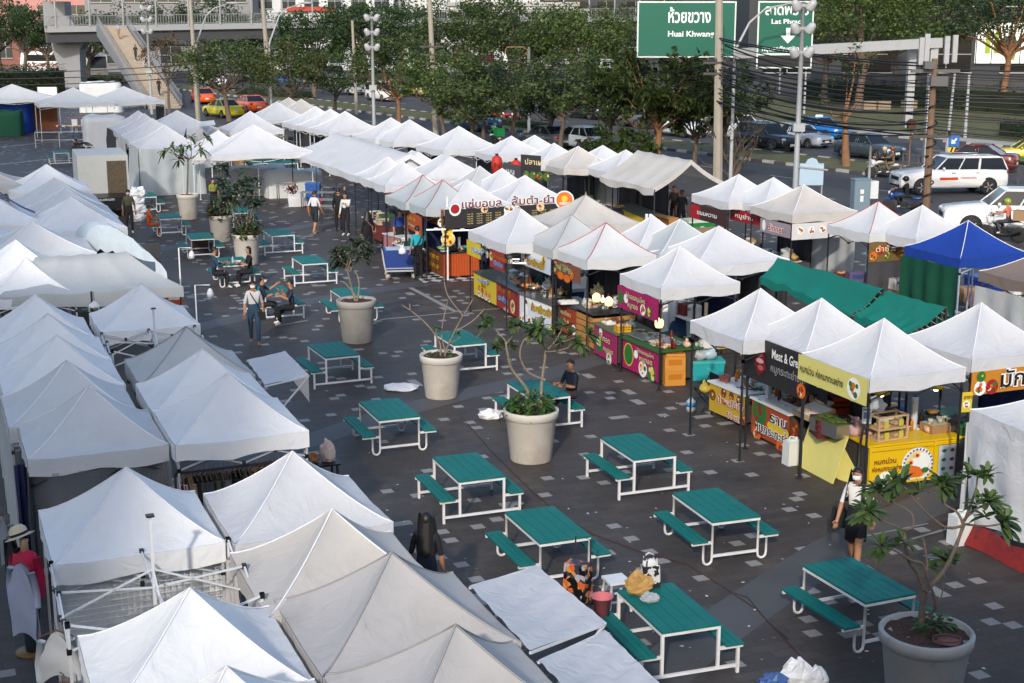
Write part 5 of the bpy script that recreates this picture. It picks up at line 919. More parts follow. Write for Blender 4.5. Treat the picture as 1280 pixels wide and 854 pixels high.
good('charcoal_grill', 'steel grill covered with green leaf parcels on the white table', 'grill', gp(1041, 541, .82), 'grill', INOX, 1.2, R(-62), pm('4a5a22'), seed=6); good('steel_bowl', 'pale bowl behind the steel grill', 'bowl', gp(1030, 519, .82)+V((.1, .5, 0)), 'bowl', pm('c8c4b8'), 1.3, 0, pm('d8d4c8'))
t = thing('poster_stand', 'dark slanted pole with a small white notice in front of the yellow counter', 'sign', gp(1071, 612)); b = MB(); b.tube([V((0, 0, 0)), V((.03, .05, .8)), V((.12, .1, 1.5))], .022, 6); b.build('pole', mat('dark_pole', (.05, .045, .03), .5), t); b = MB(); b.box((.12, .06, 1.36), (.17, .01, .3)); b.build('notice', WHT, t)
b = MB(); b.quad((.06, .053, 1.3), (.18, .053, 1.3), (.18, .053, 1.42), (.06, .053, 1.42)); b.quad((.05, .053, 1.45), (.19, .053, 1.45), (.19, .053, 1.48), (.05, .053, 1.48)); b.build('printed_shape', pm('6a7a9a'), t)
banner('yellow price notice on the corner pole of the yellow stall', gp(1201.5, 491, 1.85), gp(1216, 490, 1.85), .36, mat('yellow_print', (.6, .46, .03), .5), [('ราคา', .12, -.08, .09, 'brown', None, .15)], [(.12, -.22, .07, 9, 0)], cat='sign', name='price_card', wav=0)
banner('orange spicy salad sign with big white outlined lettering', *edge('R10', 'f', 2.12), .42, mat('orange_sign', (.5, .2, .02), .5), [('มักยำ', 1.15, -.2, .4, 'black', 'white', 1.05)], [(.2, -.3, .14, 141, 0, (3, 2, 4)), (.2, -.09, .1, 142, 4, (4, 4, 5)), (.45, -.3, .14, 143, 3)], cat='sign', wav=0)
Lc = gp(1213, 512, 2.12); c = Lc+CR*1.15-AL*1.3; tent('W1', c, 2.3, 2.6, 'white', 'white canopy tent with hanging white walls at the right edge', 2.8, rise=.68)
e0, e1 = edge('W1', 'a', 0, .02); sheetwall('side_cloth', 'white cloth wall of the stall at the right edge', e0, e1, .3, 1.9, 'white', .07, flare=-.1); k0 = e0+CR*2.2; sheetwall('side_cloth', 'white cloth rear wall at the far side of the right edge stall', e0, k0, .1, 1.9, 'white', .06)
e0 = e0-CR*.02
b = MB(); P0, P1 = e0, e1-AL*.6; d_ = (P1-P0)
b.grid(lambda u, v: P0+d_*u-CR*(.06+.16*(1-v)+.03*math.sin(u*17))+V((0, 0, .02+.3*v+.03*math.sin(u*21+v*3)*v)), 24, 6); tag(b.build('red_cloth', mat('red_patterned_cloth', (.2, .013, .012), .75, var=.4, scale=14, dirt=(.035, .015, .02), dirtamt=.9)), 'red patterned cloth spread at the foot of the white wall', 'cloth')
# ---------------------------------------------------------------- people
SKIN = pm('a8795c', .55); SKIN2 = pm('8a5c42', .55); HAIR = mat('black_hair', (.012, .01, .01), .45, var=.3, scale=20); MASK = pm('d8dce0', .7); SHOE = pm('d0ccc6', .6)
def person(label, c, yaw, pose='stand', top='333333', bot='202226', h=1.62, sleeve='short', legs='long', hair='short', mask=False, shoe=None, skirt=None, arms=None, group=None, helmet=None, hat=None, skin=None, z=0., apron=None):
 "yaw 0 faces -y; arms: ((elbow, wrist) left, right) offsets from each shoulder in the body frame"
 k = h/1.65; skin = skin or SKIN; P = {}
 P['pel'] = V((0, 0, .9)); lean = 0; hip = .09
 L = {}
 if pose in ('stand', 'walk', 'back'):
  for s in (-1, 1):
   st = .0 if pose != 'walk' else s*.16
   L[s] = (V((s*hip, 0, .86)), V((s*.1, -.03-st*.6, .47)), V((s*.1, .03-st*1.1 if st > 0 else .03-st*1.3, .085 if st >= 0 else .1)))
 elif pose == 'sit':
  P['pel'] = V((0, 0, .52))
  for s in (-1, 1): L[s] = (V((s*hip, 0, .5)), V((s*.13, -.4, .5)), V((s*.12, -.36, .09)))
 elif pose == 'cross':
  P['pel'] = V((0, 0, .52)); L[-1] = (V((-hip, 0, .5)), V((-.1, -.42, .52)), V((-.1, -.38, .09))); L[1] = (V((hip, 0, .52)), V((.05, -.4, .62)), V((.0, -.7, .36)))
 elif pose == 'ride':
  P['pel'] = V((0, .0, .82))
  for s in (-1, 1): L[s] = (V((s*hip, 0, .8)), V((s*.2, -.38, .78)), V((s*.19, -.2, .38)))
  lean = .12
 elif pose == 'bend':
  for s in (-1, 1): L[s] = (V((s*hip, .1, .84)), V((s*.1, .06, .47)), V((s*.1, .06, .085)))
  P['pel'] = V((0, .1, .88))
 pz = P['pel']
 up = V((0, -lean if lean else -.02, 1)).normalized() if pose != 'bend' else V((0, -.85, .5)).normalized()
 ch = pz+up*.36; nk = pz+up*.52; hd = nk+V((0, -.03, .1)) if pose != 'bend' else nk+up*.12; fw = V((0, -1, 0))
 verts = [pz, pz+up*.18, ch, nk, hd-V((0, 0, .02)), hd+V((0, 0, .07)), hd+V((0, 0, .12))]; rad = [.125, .115, .135, .05, .07, .082, .06]; edges = [(0, 1), (1, 2), (2, 3), (3, 4), (4, 5), (5, 6)]; bones = [(0, 1, 'b'), (1, 2, 't'), (2, 3, 't'), (3, 4, 'n'), (4, 5, 'n'), (5, 6, 'n')]
 def add(p, r, par, tag_): verts.append(V(p)); rad.append(r); i = len(verts)-1; edges.append((par, i)); bones.append((par, i, tag_)); return i
 wr = {}
 for s in (-1, 1):
  hp, kn, an = L[s]; a = add(hp, .095, 0, 'b'); b_ = add(hp.lerp(kn, .6), .078, a, 'b'); b2 = add(kn, .062, b_, 'b' if legs != 'skirt' else 's'); c1 = add(kn.lerp(an, .35), .06, b2, 'l'); d = add(an, .042, c1, 'l'); add(an+V((s*.01, -.16, -.045)), .036, d, 'f')
  sh = ch+V((s*.15, .0, .08*up.z+.03)); i = add(sh, .068, 2, 't')
  A = (arms or {}).get(s)
  if A: el, w = sh+V(A[0]), sh+V(A[1])
  elif pose == 'ride': el, w = sh+V((s*.1, -.2, -.2)), sh+V((s*.12, -.46, -.2))
  elif pose in ('sit', 'cross'): el, w = sh+V((s*.06, -.1, -.25)), sh+V((-s*.02, -.32, -.2))
  elif pose == 'bend': el, w = sh+V((s*.04, -.05, -.26)), sh+V((0, -.1, -.5))
  elif pose == 'walk': el, w = sh+V((s*.07, .02+s*.08, -.26)), sh+V((s*.08, -.06+s*.13, -.5))
  else: el, w = sh+V((s*.07, .02, -.27)), sh+V((s*.08, -.06, -.51))
  j = add(sh.lerp(el, .6), .048, i, 't'); j = add(el, .041, j, 't' if sleeve != 'none' else 'a'); j = add(el.lerp(w, .3), .042, j, 'a'); j = add(w, .028, j, 'a'); hdn = (w-el).normalized(); e = add(w+hdn*.07, .034, j, 'h'); wr[s] = (w, hdn)
 me = bpy.data.meshes.new('p'); me.from_pydata(verts, edges, []); o = bpy.data.objects.new('p', me); COL.objects.link(o)
 m = o.modifiers.new('s', 'SKIN'); m.use_smooth_shade = True
 for i, r in enumerate(rad): me.skin_vertices[0].data[i].radius = (r, r)
 me.skin_vertices[0].data[0].use_root = True
 o.modifiers.new('u', 'SUBSURF').levels = 1; bpy.context.view_layer.update()
 ev = bpy.data.meshes.new_from_object(o.evaluated_get(bpy.context.evaluated_depsgraph_get())); bpy.data.objects.remove(o)
 shoe = shoe or SHOE; mats = [pm(top, .8), pm(bot, .8), skin, shoe]; idx = {'t': 0, 'b': 1, 's': 2, 'l': 1 if legs == 'long' else 2, 'f': 3, 'n': 2, 'h': 2, 'a': 0 if sleeve == 'long' else 2}
 mb = MB(); sidev = V((1, 0, 0))
 for v in ev.vertices:
  p = v.co.copy(); t_ = (p-pz).dot(up)
  if -.12 < t_ < .53 and abs(p.x) < .15: 
   q = p-(pz+up*t_); fb = V((0, up.z, -up.y)); dd = q.dot(fb); p -= fb*dd*.28; p.x *= 1.08
  mb.v.append(tuple(p))
 segs = [(verts[a], verts[b_], g, min(rad[a], rad[b_])) for a, b_, g in bones]
 for f in ev.polygons:
  c_ = V(f.center); best = None
  for a, b_, g, r in segs:
   ab = b_-a; t_ = max(0, min(1, (c_-a).dot(ab)/max(1e-9, ab.length_squared))); d = (c_-(a+ab*t_)).length-r*.5
   if best is None or d < best[0]: best = (d, g)
  mb.f.append(tuple(f.vertices)); mb.m.append(idx[best[1]]); mb.s.append(True)
 for s in (-1, 1):
  w, d = wr[s]; sd = d.cross(V((0, 1, 0)) if abs(d.y) < .8 else V((1, 0, 0))).normalized(); nn = d.cross(sd); b0 = w+d*.07
  for j in range(4): 
   r0 = b0+sd*(j-1.5)*.018; l = (.065, .075, .07, .055)[j]; mb.tube([r0, r0+d*(.025+l*.5)+nn*.006, r0+d*(.02+l)+nn*.022], [.0105, .0095, .007], 4, 2)
  mb.tube([w+d*.03+sd*.02*s, w+d*.06+sd*.045*s+nn*.01, w+d*.09+sd*.05*s+nn*.02], [.012, .011, .008], 4, 2)
 hc = hd+V((0, -.005, .075))
 mb.ell(hc+V((0, -.088, -.008)), (.013, .018, .02), 6, 4, 2)
 for s in (-1, 1): mb.ell(hc+V((s*.085, 0, -.01)), (.012, .02, .028), 6, 4, 2)
 t = thing('person', label, 'person', V(c)+V((0, 0, z)), yaw, group); t.scale = (k, k, k)
 body = mb.build('body', mats, t); bpy.data.meshes.remove(ev)
 b = MB()
 for s in (-1, 1): b.ell(hc+V((s*.032, -.081, .012)), (.012, .008, .007), 6, 4)
 if not mask: b.ell(hc+V((0, -.082, -.042)), (.024, .008, .006), 8, 4)
 b.build('facial_features', pm('2c1814'), t)
 if not helmet and hair:
  b = MB(); 
  def cap(u, v):
   a = 2*PI*v; f = .5+.5*math.cos(a); ph = u*PI*(.62-.27*f); return hc+V((.094*math.sin(ph)*math.sin(a), .008-.1*math.sin(ph)*math.cos(a)*(.95 if math.cos(a) > 0 else 1), .015+.098*math.cos(ph)-.02*u*(1-f)))
  b.grid(cap, 8, 18)
  if hair == 'long': b.grid(lambda u, v: hc+V((.115*math.sin((v-.5)*PI*1.3)*(1+.6*u-.25*u*u)+.012*math.sin(v*23), -.005+.095*math.cos((v-.5)*PI*1.3)*(1+.3*u)+(.06*u if abs(v-.5) < .3 else -.1*u), .05-.52*u-.03*math.sin(v*31))), 10, 22)
  if hair == 'bob': b.grid(lambda u, v: hc+V((.1*math.sin((v-.5)*PI*1.15), .01+.095*math.cos((v-.5)*PI), .04-.18*u)), 5, 12)
  if hair == 'bun': b.ell(hc+V((0, .08, .06)), (.05, .05, .05))
  if hair == 'veil': b.grid(lambda u, v: hc+V(((.105+.09*u)*math.sin((v-.5)*2*PI*.86), .0+(.105+.06*u)*math.cos((v-.5)*2*PI*.86), .05-.3*u)), 6, 16)
  b.build('hair' if hair != 'veil' else 'headscarf', HAIR, t)
 if helmet: b = MB(); b.ell(hc+V((0, .01, .03)), (.125, .14, .125), 14, 8); b.build('helmet', pm(helmet, .25), t); b = MB(); b.box(hc+V((0, -.115, .02)), (.16, .04, .07)); b.build('visor', BLK, t)
 if hat: b = MB(); b.lathe([(.16, 0), (.1, .01), (.1, .08), (.06, .1), (.001, .1)], 16, hc+V((0, 0, .05))); b.build('hat', pm(hat, .7), t)
 if mask: b = MB(); b.grid(lambda u, v: hc+V((.068*math.sin((v-.5)*PI*.95), -.02-.078*math.cos((v-.5)*PI*.95)-.012*math.sin(u*PI), -.005-.07*u)), 4, 10); b.build('mask', MASK, t)
 if skirt:
  w, z0, z1 = skirt[1:]; b = MB(); b.lathe([(w, z0), (w*.98, (z0+z1)/2), (.135, z1)], 18, sy=.85); b.build('skirt', pm(skirt[0], .8), t)
 return t, hc*k
def face(a, b): d = V(b)-V(a); return math.atan2(d.x, -d.y)
def strap_bag(name, label, pr, side, col, z=.78, size=(.22, .1, .18)):
 t0 = pr[0]; t = thing(name, label, 'bag', t0.location, t0.rotation_euler.z); t.scale = t0.scale; b = MB(); b.box((side*.2, -.06, z), size, taper=.9); b.build('bag_body', pm(col, .6), t)
 b = MB(); b.tube([V((side*.2, -.02, z+size[2]/2)), V((side*.1, -.15, 1.1)), V((-side*.06, -.12, 1.36)), V((-side*.1, .03, 1.42)), V((0, .13, 1.25)), V((side*.19, .04, z+size[2]/2))], .013, 5); b.build('strap', pm(col, .6), t)
p1 = person('masked woman in pale grey T-shirt and jeans walking towards the viewer', gp(319, 431), R(8), 'walk', 'b9b8b8', '2c4258', 1.64, hair='bob', mask=True, shoe=SKIN2)
strap_bag('crossbody_bag', 'black crossbody bag worn by the walking woman in jeans', p1, 1, '141416')
p2 = person('masked woman with long dark hair in a white blouse and short black skirt', gp(1067, 714), R(-35), 'walk', 'd8d6d4', '161618', 1.62, hair='long', mask=True, legs='skirt', skirt=('161618', .17, .52, 1.02), shoe=SKIN2)
t = thing('handbag', 'black handbag carried by the woman in the white blouse', 'bag', gp(1049.5, 688, 0)+V((.0, .15, 0)), R(-20)); b = MB(); b.box((0, 0, .5), (.26, .1, .32), taper=.85); b.build('bag_body', BLK, t); b = MB(); b.tube([V((-.08, 0, .64)), V((-.06, 0, .76)), V((.06, 0, .76)), V((.08, 0, .64))], .01, 4); b.build('handle', BLK, t)
person('person with very long black hair in dark clothes seen from behind by the canopies', gp(534, 782), R(168), 'stand', '1b1c22', '1c2436', 1.6, hair='long')
def sit_at(px, py, look, label, pose='sit', **k):
 c = gp(px, py, .44); return person(label, (c.x, c.y, 0), face(c, gp(*look, .44)), pose, **k)
sit_at(714, 497, (690, 503), 'person in navy T-shirt and dark cap of hair sitting on a bench, striped trousers', 'cross', top='1a2230', bot='3a2c30', h=1.6, hair='short', legs='long')
sit_at(268, 344, (300, 342), 'man in dark denim jacket sitting left of a table holding a bottle', top='26405a', bot='1c1f26', h=1.66, sleeve='long')
sit_at(313, 341, (280, 343), 'person in black T-shirt sitting right of a table facing the man in denim', top='141519', bot='17181c', h=1.6, hair='bob')
sit_at(365, 386, (335, 388), 'woman in dark blue top hunched over her phone on the right bench', top='222c40', bot='121318', h=1.58, hair='bun', arms={-1: ((-.04, -.12, -.22), (.04, -.3, -.02)), 1: ((.04, -.12, -.22), (0, -.34, -.12))})
sit_at(328, 382, (355, 381), 'masked person behind the walking woman sitting on the left bench', top='1c2230', bot='1c1c22', h=1.6, mask=True, arms={1: ((.05, -.2, -.12), (.05, -.4, .02))})
sit_at(186, 281, (215, 279), 'person in orange dress sitting on a bench beside the sacks', top='c4521c', bot='b84a18', h=1.5, hair='bun')
bottle(gp(291, 329, TH_), .22, .035, 'clear cup on the table in front of the man in denim', wat, pm('c8ccd0')); good('paper_plate', 'white paper bowl on the table of the seated couple', 'bowl', gp(297, 327, TH_), 'tray', WHT, .5); good('red_notebook', 'red booklet on the table in front of the person in orange', 'book', gp(207, 264, TH_), 'tray', pm('b02a2a'), .6, .3, pm('c8b8a8'))
person('man in olive T-shirt and mask standing beside a pile of white sacks', gp(161, 293)+V((0, .2, 0)), R(20), 'stand', '5a5a44', '38322c', 1.68, mask=True)
person('person in black trousers bending forward by the truck tailgate', gp(149, 263), R(60), 'bend', '7fa0b8', '121316', 1.6)
person('tall worker in dark clothes with arms up at the stall front, seen from behind', gp(158, 225), R(170), 'stand', '23302c', '26364a', 1.8, sleeve='long', arms={-1: ((-.1, -.2, .05), (-.02, -.36, .25)), 1: ((.1, -.2, .02), (.02, -.38, .2))})
person('woman in yellow-green shirt and black trousers near the shrub planters', gp(268, 271), R(30), 'stand', '76802c', '17181c', 1.6, hair='bun', arms={-1: ((-.04, -.1, -.22), (.06, -.3, -.2))})
person('person in black carrying white bags beside the woman in yellow-green', gp(288, 279), R(150), 'walk', '17191d', '15161a', 1.68)
good('plastic_bag', 'white carrier bag held by the person in black near the planters', 'bag', gp(281, 262, .55), 'bag', wp, 1.9, 0, None, seed=3)
person('person in black standing under the large pavilion', gp(282, 225), R(10), 'stand', '1c2220', '17191c', 1.68)
person('man in white shirt and dark shorts walking by the black benches', gp(394, 293), R(150), 'walk', 'c4c8c8', '23262a', 1.66, legs='short')
person('woman in white blouse with dark hair under the loose awning edge', gp(433, 295), R(-20), 'stand', 'cccac6', '1f1c20', 1.64, sleeve='long', hair='bob', arms={1: ((.05, -.14, -.2), (.0, -.34, -.1))})
person('person in black behind the woman in the white blouse', gp(424, 289), R(170), 'stand', '15171a', '15161a', 1.66, sleeve='long', arms={-1: ((-.05, -.2, -.05), (-.02, -.3, .2))})
p5 = person('woman in black headscarf and clothes standing by the clothes rail', gp(461, 321), R(205), 'stand', '141416', '131315', 1.58, sleeve='long', hair='veil')
strap_bag('backpack', 'pink bag worn by the woman in the black headscarf', p5, -1, '9a6a64', .98)
person('vendor in blue football shirt working behind the ice cart', gp(499, 325)+V((0, .5, 0)), R(25), 'stand', '24408a', '1a1c22', 1.66, hair='short', mask=False)
person('second vendor half hidden behind the man in the blue shirt', gp(508, 327)+V((.2, .9, 0)), R(-10), 'stand', '8a4a3a', '1c1a1c', 1.62)
p6 = person('man in turquoise T-shirt with a black strap seen from behind at the ice cart', gp(523, 349), R(200), 'stand', '1d98a4', '141619', 1.68, arms={-1: ((-.05, -.1, -.24), (0, -.3, -.22))})
t = thing('shoulder_bag', 'black shoulder bag on the man in turquoise', 'bag', p6[0].location, p6[0].rotation_euler.z); b = MB(); b.tube([V((-.14, .02, 1.45)), V((-.02, .125, 1.25)), V((.17, .12, .98))], .018, 5); b.box((.19, .08, .92), (.1, .2, .16)); b.build('bag_body', BLK, t)
person('vendor in black printed shirt behind the wooden rack under the ridge roof', gp(851, 292), R(10), 'stand', '17191a', '1c1f22', 1.68, skin=SKIN2)
person('assistant in the shade beside the vendor in black', gp(842, 285), R(-30), 'stand', '4a3a34', '1c1c20', 1.66)
person('cook in dark clothes behind the wok of the roast pork stall', gp(1012, 550)+CR*1.6, R(-60), 'stand', '1b1c22', '1a1a1e', 1.62, skin=SKIN2)
person('seller in a dark top in the shade of the noodle stall', gp(690, 400)+CR*1.9, R(-60), 'stand', '1f2426', '1c1c20', 1.62)
# ---------------------------------------------------------------- vehicles
GLS = mat('dark_car_glass', (.012, .015, .018), .08, var=.05, spec=.35); TYRE = mat('tyre_rubber', (.022, .022, .022), .8); RIM = mat('alloy_rim', (.45, .45, .46), .3, metal=.7); LAMP = mat('headlamp_glass', (.6, .62, .64), .12, spec=.8); TAIL = mat('tail_lamp', (.3, .012, .012), .25); PLATE = pm('d0d0cc', .5); TRIM = mat('black_trim', (.02, .02, .02), .5)
def paint(hx): return mat('paint_'+hx, hexc(hx), .28, var=.03, coat=.6, spec=.5)
_wm = {}
def wheel(t, x, y, r, w=.2):
 if r not in _wm:
  b = MB(); b.lathe([(r*.6, -w/2), (r*.93, -w/2), (r, -w*.32), (r, w*.32), (r*.93, w/2), (r*.6, w/2)], 22); a = b.mesh('tyre', TYRE); b = MB(); b.lathe([(.03, w*.47), (r*.2, w*.5), (r*.5, w*.4), (r*.62, w*.5), (r*.64, w*.3)], 20)
  for k in range(5): b.box((r*.38*math.cos(k*1.2566), r*.38*math.sin(k*1.2566), w*.47), (r*.5, r*.14, .015), 0, k*1.2566)
  b.lathe([(.03, -w*.47), (r*.62, -w*.45), (r*.64, -w*.3)], 16); _wm[r] = (a, b.mesh('rim', RIM))
 M_ = Matrix.Translation((x, y, r)) @ Matrix.Rotation(PI/2 if y < 0 else -PI/2, 4, 'X')
 wh = put('wheel', _wm[r][0], t, M=M_); put('rim', _wm[r][1], wh)
def car(label, c, rz, col, kind='sedan', cat='car', two=None, sign=None, name='parked_car', sc=1., group=None, roofc=None):
 "x forward; c = ground centre"
 T = dict(sedan=(4.5, 1.74, 1.45, .3), hatch=(4.1, 1.72, 1.5, .3), suv=(4.7, 1.85, 1.72, .36), pickup=(5.3, 1.86, 1.8, .37), van=(4.9, 1.75, 1.95, .33))[kind]; Lc, Wc, Hc, r = T
 t = thing(name, label, cat, c, rz, group); t.scale = (sc,)*3; hl = Lc/2; w = Wc/2; zb = .2 if kind != 'pickup' else .3; belt = {'sedan': .94, 'hatch': .97, 'suv': 1.08, 'pickup': 1.2, 'van': 1.1}[kind]
 hood = belt-.08; deck = belt+(.04 if kind in ('sedan',) else 0)
 prof = [(-hl, belt-.25, .84), (-hl+.06, deck-.06, .9), (-hl+.3, deck, .95), (-hl*.5, belt, 1), (0, belt, 1), (hl*.32, belt, 1), (hl*.42, belt-.02, .99), (hl*.75, hood-.02, .97), (hl-.12, hood-.1, .92), (hl-.02, hood-.22, .88), (hl, hood-.34, .86)]
 b = MB(); vs = []; fs = []; n = 12
 for i, (x, zt, ww) in enumerate(prof):
  W_ = w*ww; zl = zb+(.12 if i in (0, len(prof)-1) else 0)
  half = [(W_*.55, zl), (W_*.93, zl+.03), (W_, zl+.16), (W_*1.0, (zl+zt)/2+.06), (W_*.965, zt-.06), (W_*.9, zt)]
  ring = half+[(-a, z) for a, z in half[::-1]]; vs += [(x, y, z) for y, z in ring]
 for i in range(len(prof)-1):
  for k in range(n): fs.append((i*n+k, i*n+(k+1) % n, (i+1)*n+(k+1) % n, (i+1)*n+k))
 fs += [tuple(range(n))[::-1], tuple(range((len(prof)-1)*n, len(prof)*n))]; b.add(vs, [f[::-1] for f in fs], 0, True)
 b.build('body', [paint(col)], t)
 if two:
  b = MB(); b.add([(-hl*.97, s*(w+.006), zb+.1) for s in (1,)]+[(hl*.9, w+.006, zb+.1), (hl*.9, w+.006, belt*.55), (-hl*.97, w+.006, belt*.55)], [(0, 1, 2, 3)]); b.add([(-hl*.97, -w-.006, zb+.1), (hl*.9, -w-.006, zb+.1), (hl*.9, -w-.006, belt*.55), (-hl*.97, -w-.006, belt*.55)], [(3, 2, 1, 0)]); b.build('lower_stripe', paint(two), t)
 g = dict(sedan=(-hl*.72, hl*.40, -hl*.36, hl*.10), hatch=(-hl*.95, hl*.42, -hl*.7, hl*.1), suv=(-hl*.95, hl*.42, -hl*.78, hl*.12), pickup=(-hl*.97, hl*.38, -hl*.88, hl*.14), van=(-hl*.97, hl*.62, -hl*.9, hl*.42))[kind]
 xb0, xb1, xt0, xt1 = g; wb, wt = w*.9, w*.72; zt = Hc-.06
 B = lambda x, y, z: V((x, y, z))
 rf = MB(); rf.add([(xt0-.02, -wt, zt), (xt1+.02, -wt, zt), (xt1+.02, wt, zt), (xt0-.02, wt, zt), (xt0+.15, -wt*.82, Hc), (xt1-.18, -wt*.82, Hc), (xt1-.18, wt*.82, Hc), (xt0+.15, wt*.82, Hc)], [(4, 5, 6, 7), (0, 1, 5, 4), (1, 2, 6, 5), (2, 3, 7, 6), (3, 0, 4, 7), (0, 3, 2, 1)], 0, False)
 cols = [xt0, xt1]; fr = [0, 1]
 split = dict(sedan=(.0, .46, .54, .92), hatch=(.0, .28, .62, .95), suv=(.0, .26, .6, .95), pickup=(.0, .40, .68, .95), van=(.0, .3, .6, .95))[kind]
 for s in (-1, 1):
  for k in (0, .001, 1): 
   a = B(xb0+(xb1-xb0)*k, s*wb, belt-.03); e = B(xt0+(xt1-xt0)*k, s*wt, zt+.01); rf.tube([a, e], .035, 5)
  for f in split[1:3]: rf.tube([B(xb0+(xb1-xb0)*f, s*wb*1.0, belt-.03), B(xt0+(xt1-xt0)*f, s*wt*1.0, zt+.01)], .032 if kind != 'pickup' or f != split[1] else .07, 5)
  rf.tube([B(xt0, s*wt, zt), B(xt1, s*wt, zt)], .035, 5)
 rf.build('roof', paint(roofc or col), t)
 fr = [0]+list(split[1:3])+[1]
 for s in (-1, 1):
  for i in range(3):
   k0, k1 = fr[i]+.012, fr[i+1]-.012
   q = [B(xb0+(xb1-xb0)*k0, s*wb, belt-.02), B(xb0+(xb1-xb0)*k1, s*wb, belt-.02), B(xt0+(xt1-xt0)*k1, s*wt, zt), B(xt0+(xt1-xt0)*k0, s*wt, zt)]; mb = MB(); mb.quad(*(q if s < 0 else q[::-1])); mb.build('window', GLS, t)
 mb = MB(); mb.quad(B(xb1, -wb, belt-.02), B(xb1, wb, belt-.02), B(xt1, wt, zt), B(xt1, -wt, zt)); mb.build('windscreen', GLS, t); mb = MB(); mb.quad(B(xb0, wb, belt-.02), B(xb0, -wb, belt-.02), B(xt0, -wt, zt), B(xt0, wt, zt)); mb.build('rear_window', GLS, t)
 wx = hl*.62
 for x in (-wx, wx):
  for s in (-1, 1):
   mb = MB(); mb.lathe([(r*1.16, -.02), (r*1.16, .006)], 20); mb.build('wheel_arch', TRIM, t, M=Matrix.Translation((x, s*(w-.012), r+.03)) @ Matrix.Rotation(PI/2 if s < 0 else -PI/2, 4, 'X')); wheel(t, x, s*(w-.085), r)
 for s in (-1, 1):
  mb = MB(); mb.ell((hl-.12, s*w*.68, hood-.2), (.14, .2, .09), 10, 6); mb.build('headlight', LAMP, t); mb = MB(); mb.ell((-hl+.07, s*w*.76, belt-.17), (.1, .13, .12), 10, 6); mb.build('tail_light', TAIL, t)
  mb = MB(); mb.ell((xb1-.35, s*(w+.07), belt+.06), (.07, .1, .07), 8, 5); mb.build('wing_mirror', paint(col), t)
  mb = MB()
  for x in (hl*.05, -hl*.4): mb.box((x, s*(w*.985), belt-.16), (.17, .02, .03))
  mb.build('door_handle', TRIM if col in ('e6e6e4',) else RIM, t)
 mb = MB(); mb.box((hl-.03, 0, hood-.36), (.1, w*1.0, .16)); mb.box((hl-.02, 0, zb+.12), (.1, w*1.3, .1)); mb.build('grille', TRIM, t)
 for x in (hl+.03, -hl-.005): mb = MB(); mb.box((x, 0, zb+.24 if x > 0 else belt-.42), (.02, .36, .13)); mb.build('number_plate', PLATE, t)
 if sign: mb = MB(); mb.box((hl*-.08, 0, Hc+.07), (.2, .6, .14), taper=.8); mb.build('roof_sign', pm(sign, .4), t)
 return t
AR = math.atan2(RD.y, RD.x)
c = gp(1190, 247); t = car('white double-cab pickup with a canopy top and orange side stripe', gp(1184, 241), R(186), 'e6e6e4', 'pickup', 'pickup truck', name='pickup_truck')
b = MB(); b.box((.35, .936, .78), (.9, .012, .13)); b.build('side_stripe', pm('c8401a', .5), t); b = MB(); b.box((.35, -.936, .78), (.9, .012, .13)); b.build('side_stripe', pm('c8401a', .5), t)
b = MB(); add_text(b, 'THAINAKHON', (-.6, .938, .8), .13, 0, .8, M=Matrix.Rotation(PI, 4, 'Z')); b.build('lettering', pm('b83a22', .5), t)
b = MB()
for s in (-1, 1): b.tube([V((-1.6, s*.5, 1.86)), V((.3, s*.5, 1.88))], .02, 5)
b.build('roof_rail', RIM, t)
t = car('white double-cab pickup nearest the blue canopy, cut by the right edge', gp(1262, 292), R(172), 'e6e6e4', 'pickup', 'pickup truck', name='pickup_truck')
car('dark red sedan with low nose behind the orange striped pickup', gp(1215, 214), R(150), '5a1410', 'sedan', sc=1.05); 
car('yellow and green taxi cut by the right edge of the picture', gp(1285, 205), R(170), 'c8b81c', 'sedan', 'taxi', two='1e6a3a', name='taxi'); 
o = dict(group='cars on the far carriageway')
car('dark grey-green sedan beside the rusty tree trunk on the road', gp(1068, 199)+RN*1.2, AR+PI, '3a4448', 'sedan', **o); car('silver sedan facing the viewer behind the dark pickup', gp(1000, 183), AR+PI+.08, 'a4aab2', 'sedan', **o); car('bright blue taxi with a white roof sign behind the silver sedan', gp(1025, 172), AR+PI, '1468b4', 'sedan', 'taxi', sign='d8dcdc', name='taxi', **o); car('black hatchback left of the silver sedan', gp(958, 187), AR+PI, '16181c', 'suv', **o)
car('white van behind the big utility pole', gp(925, 175), AR+PI, 'd4d4d2', 'suv', **o); car('grey-brown saloon left of the front leafy tree', gp(790, 158), AR+PI+.1, '5a544c', 'sedan', **o); car('white car half hidden by the big leafy tree', gp(850, 170), AR+PI, 'd4d6d8', 'suv', **o)
car('silver hatchback seen from behind between the trunks', gp(722, 186), AR+.05, 'a9b2ba', 'hatch'); car('dark grey car in front of the silver hatchback', gp(683, 184), AR, '3a3e42', 'sedan'); car('blue pickup bonnet parked by the roadside canopies', gp(596, 163), AR+PI, '26405c', 'suv', sc=1.0); car('dark car driving away beyond the trunks', gp(735, 148), AR+PI, '1c1e22', 'suv', **o)
car('white lorry cab coming down the road beyond the trunks', gp(730, 138), AR+PI, 'd8dcde', 'van', 'van', name='van', sc=1.25, **o)
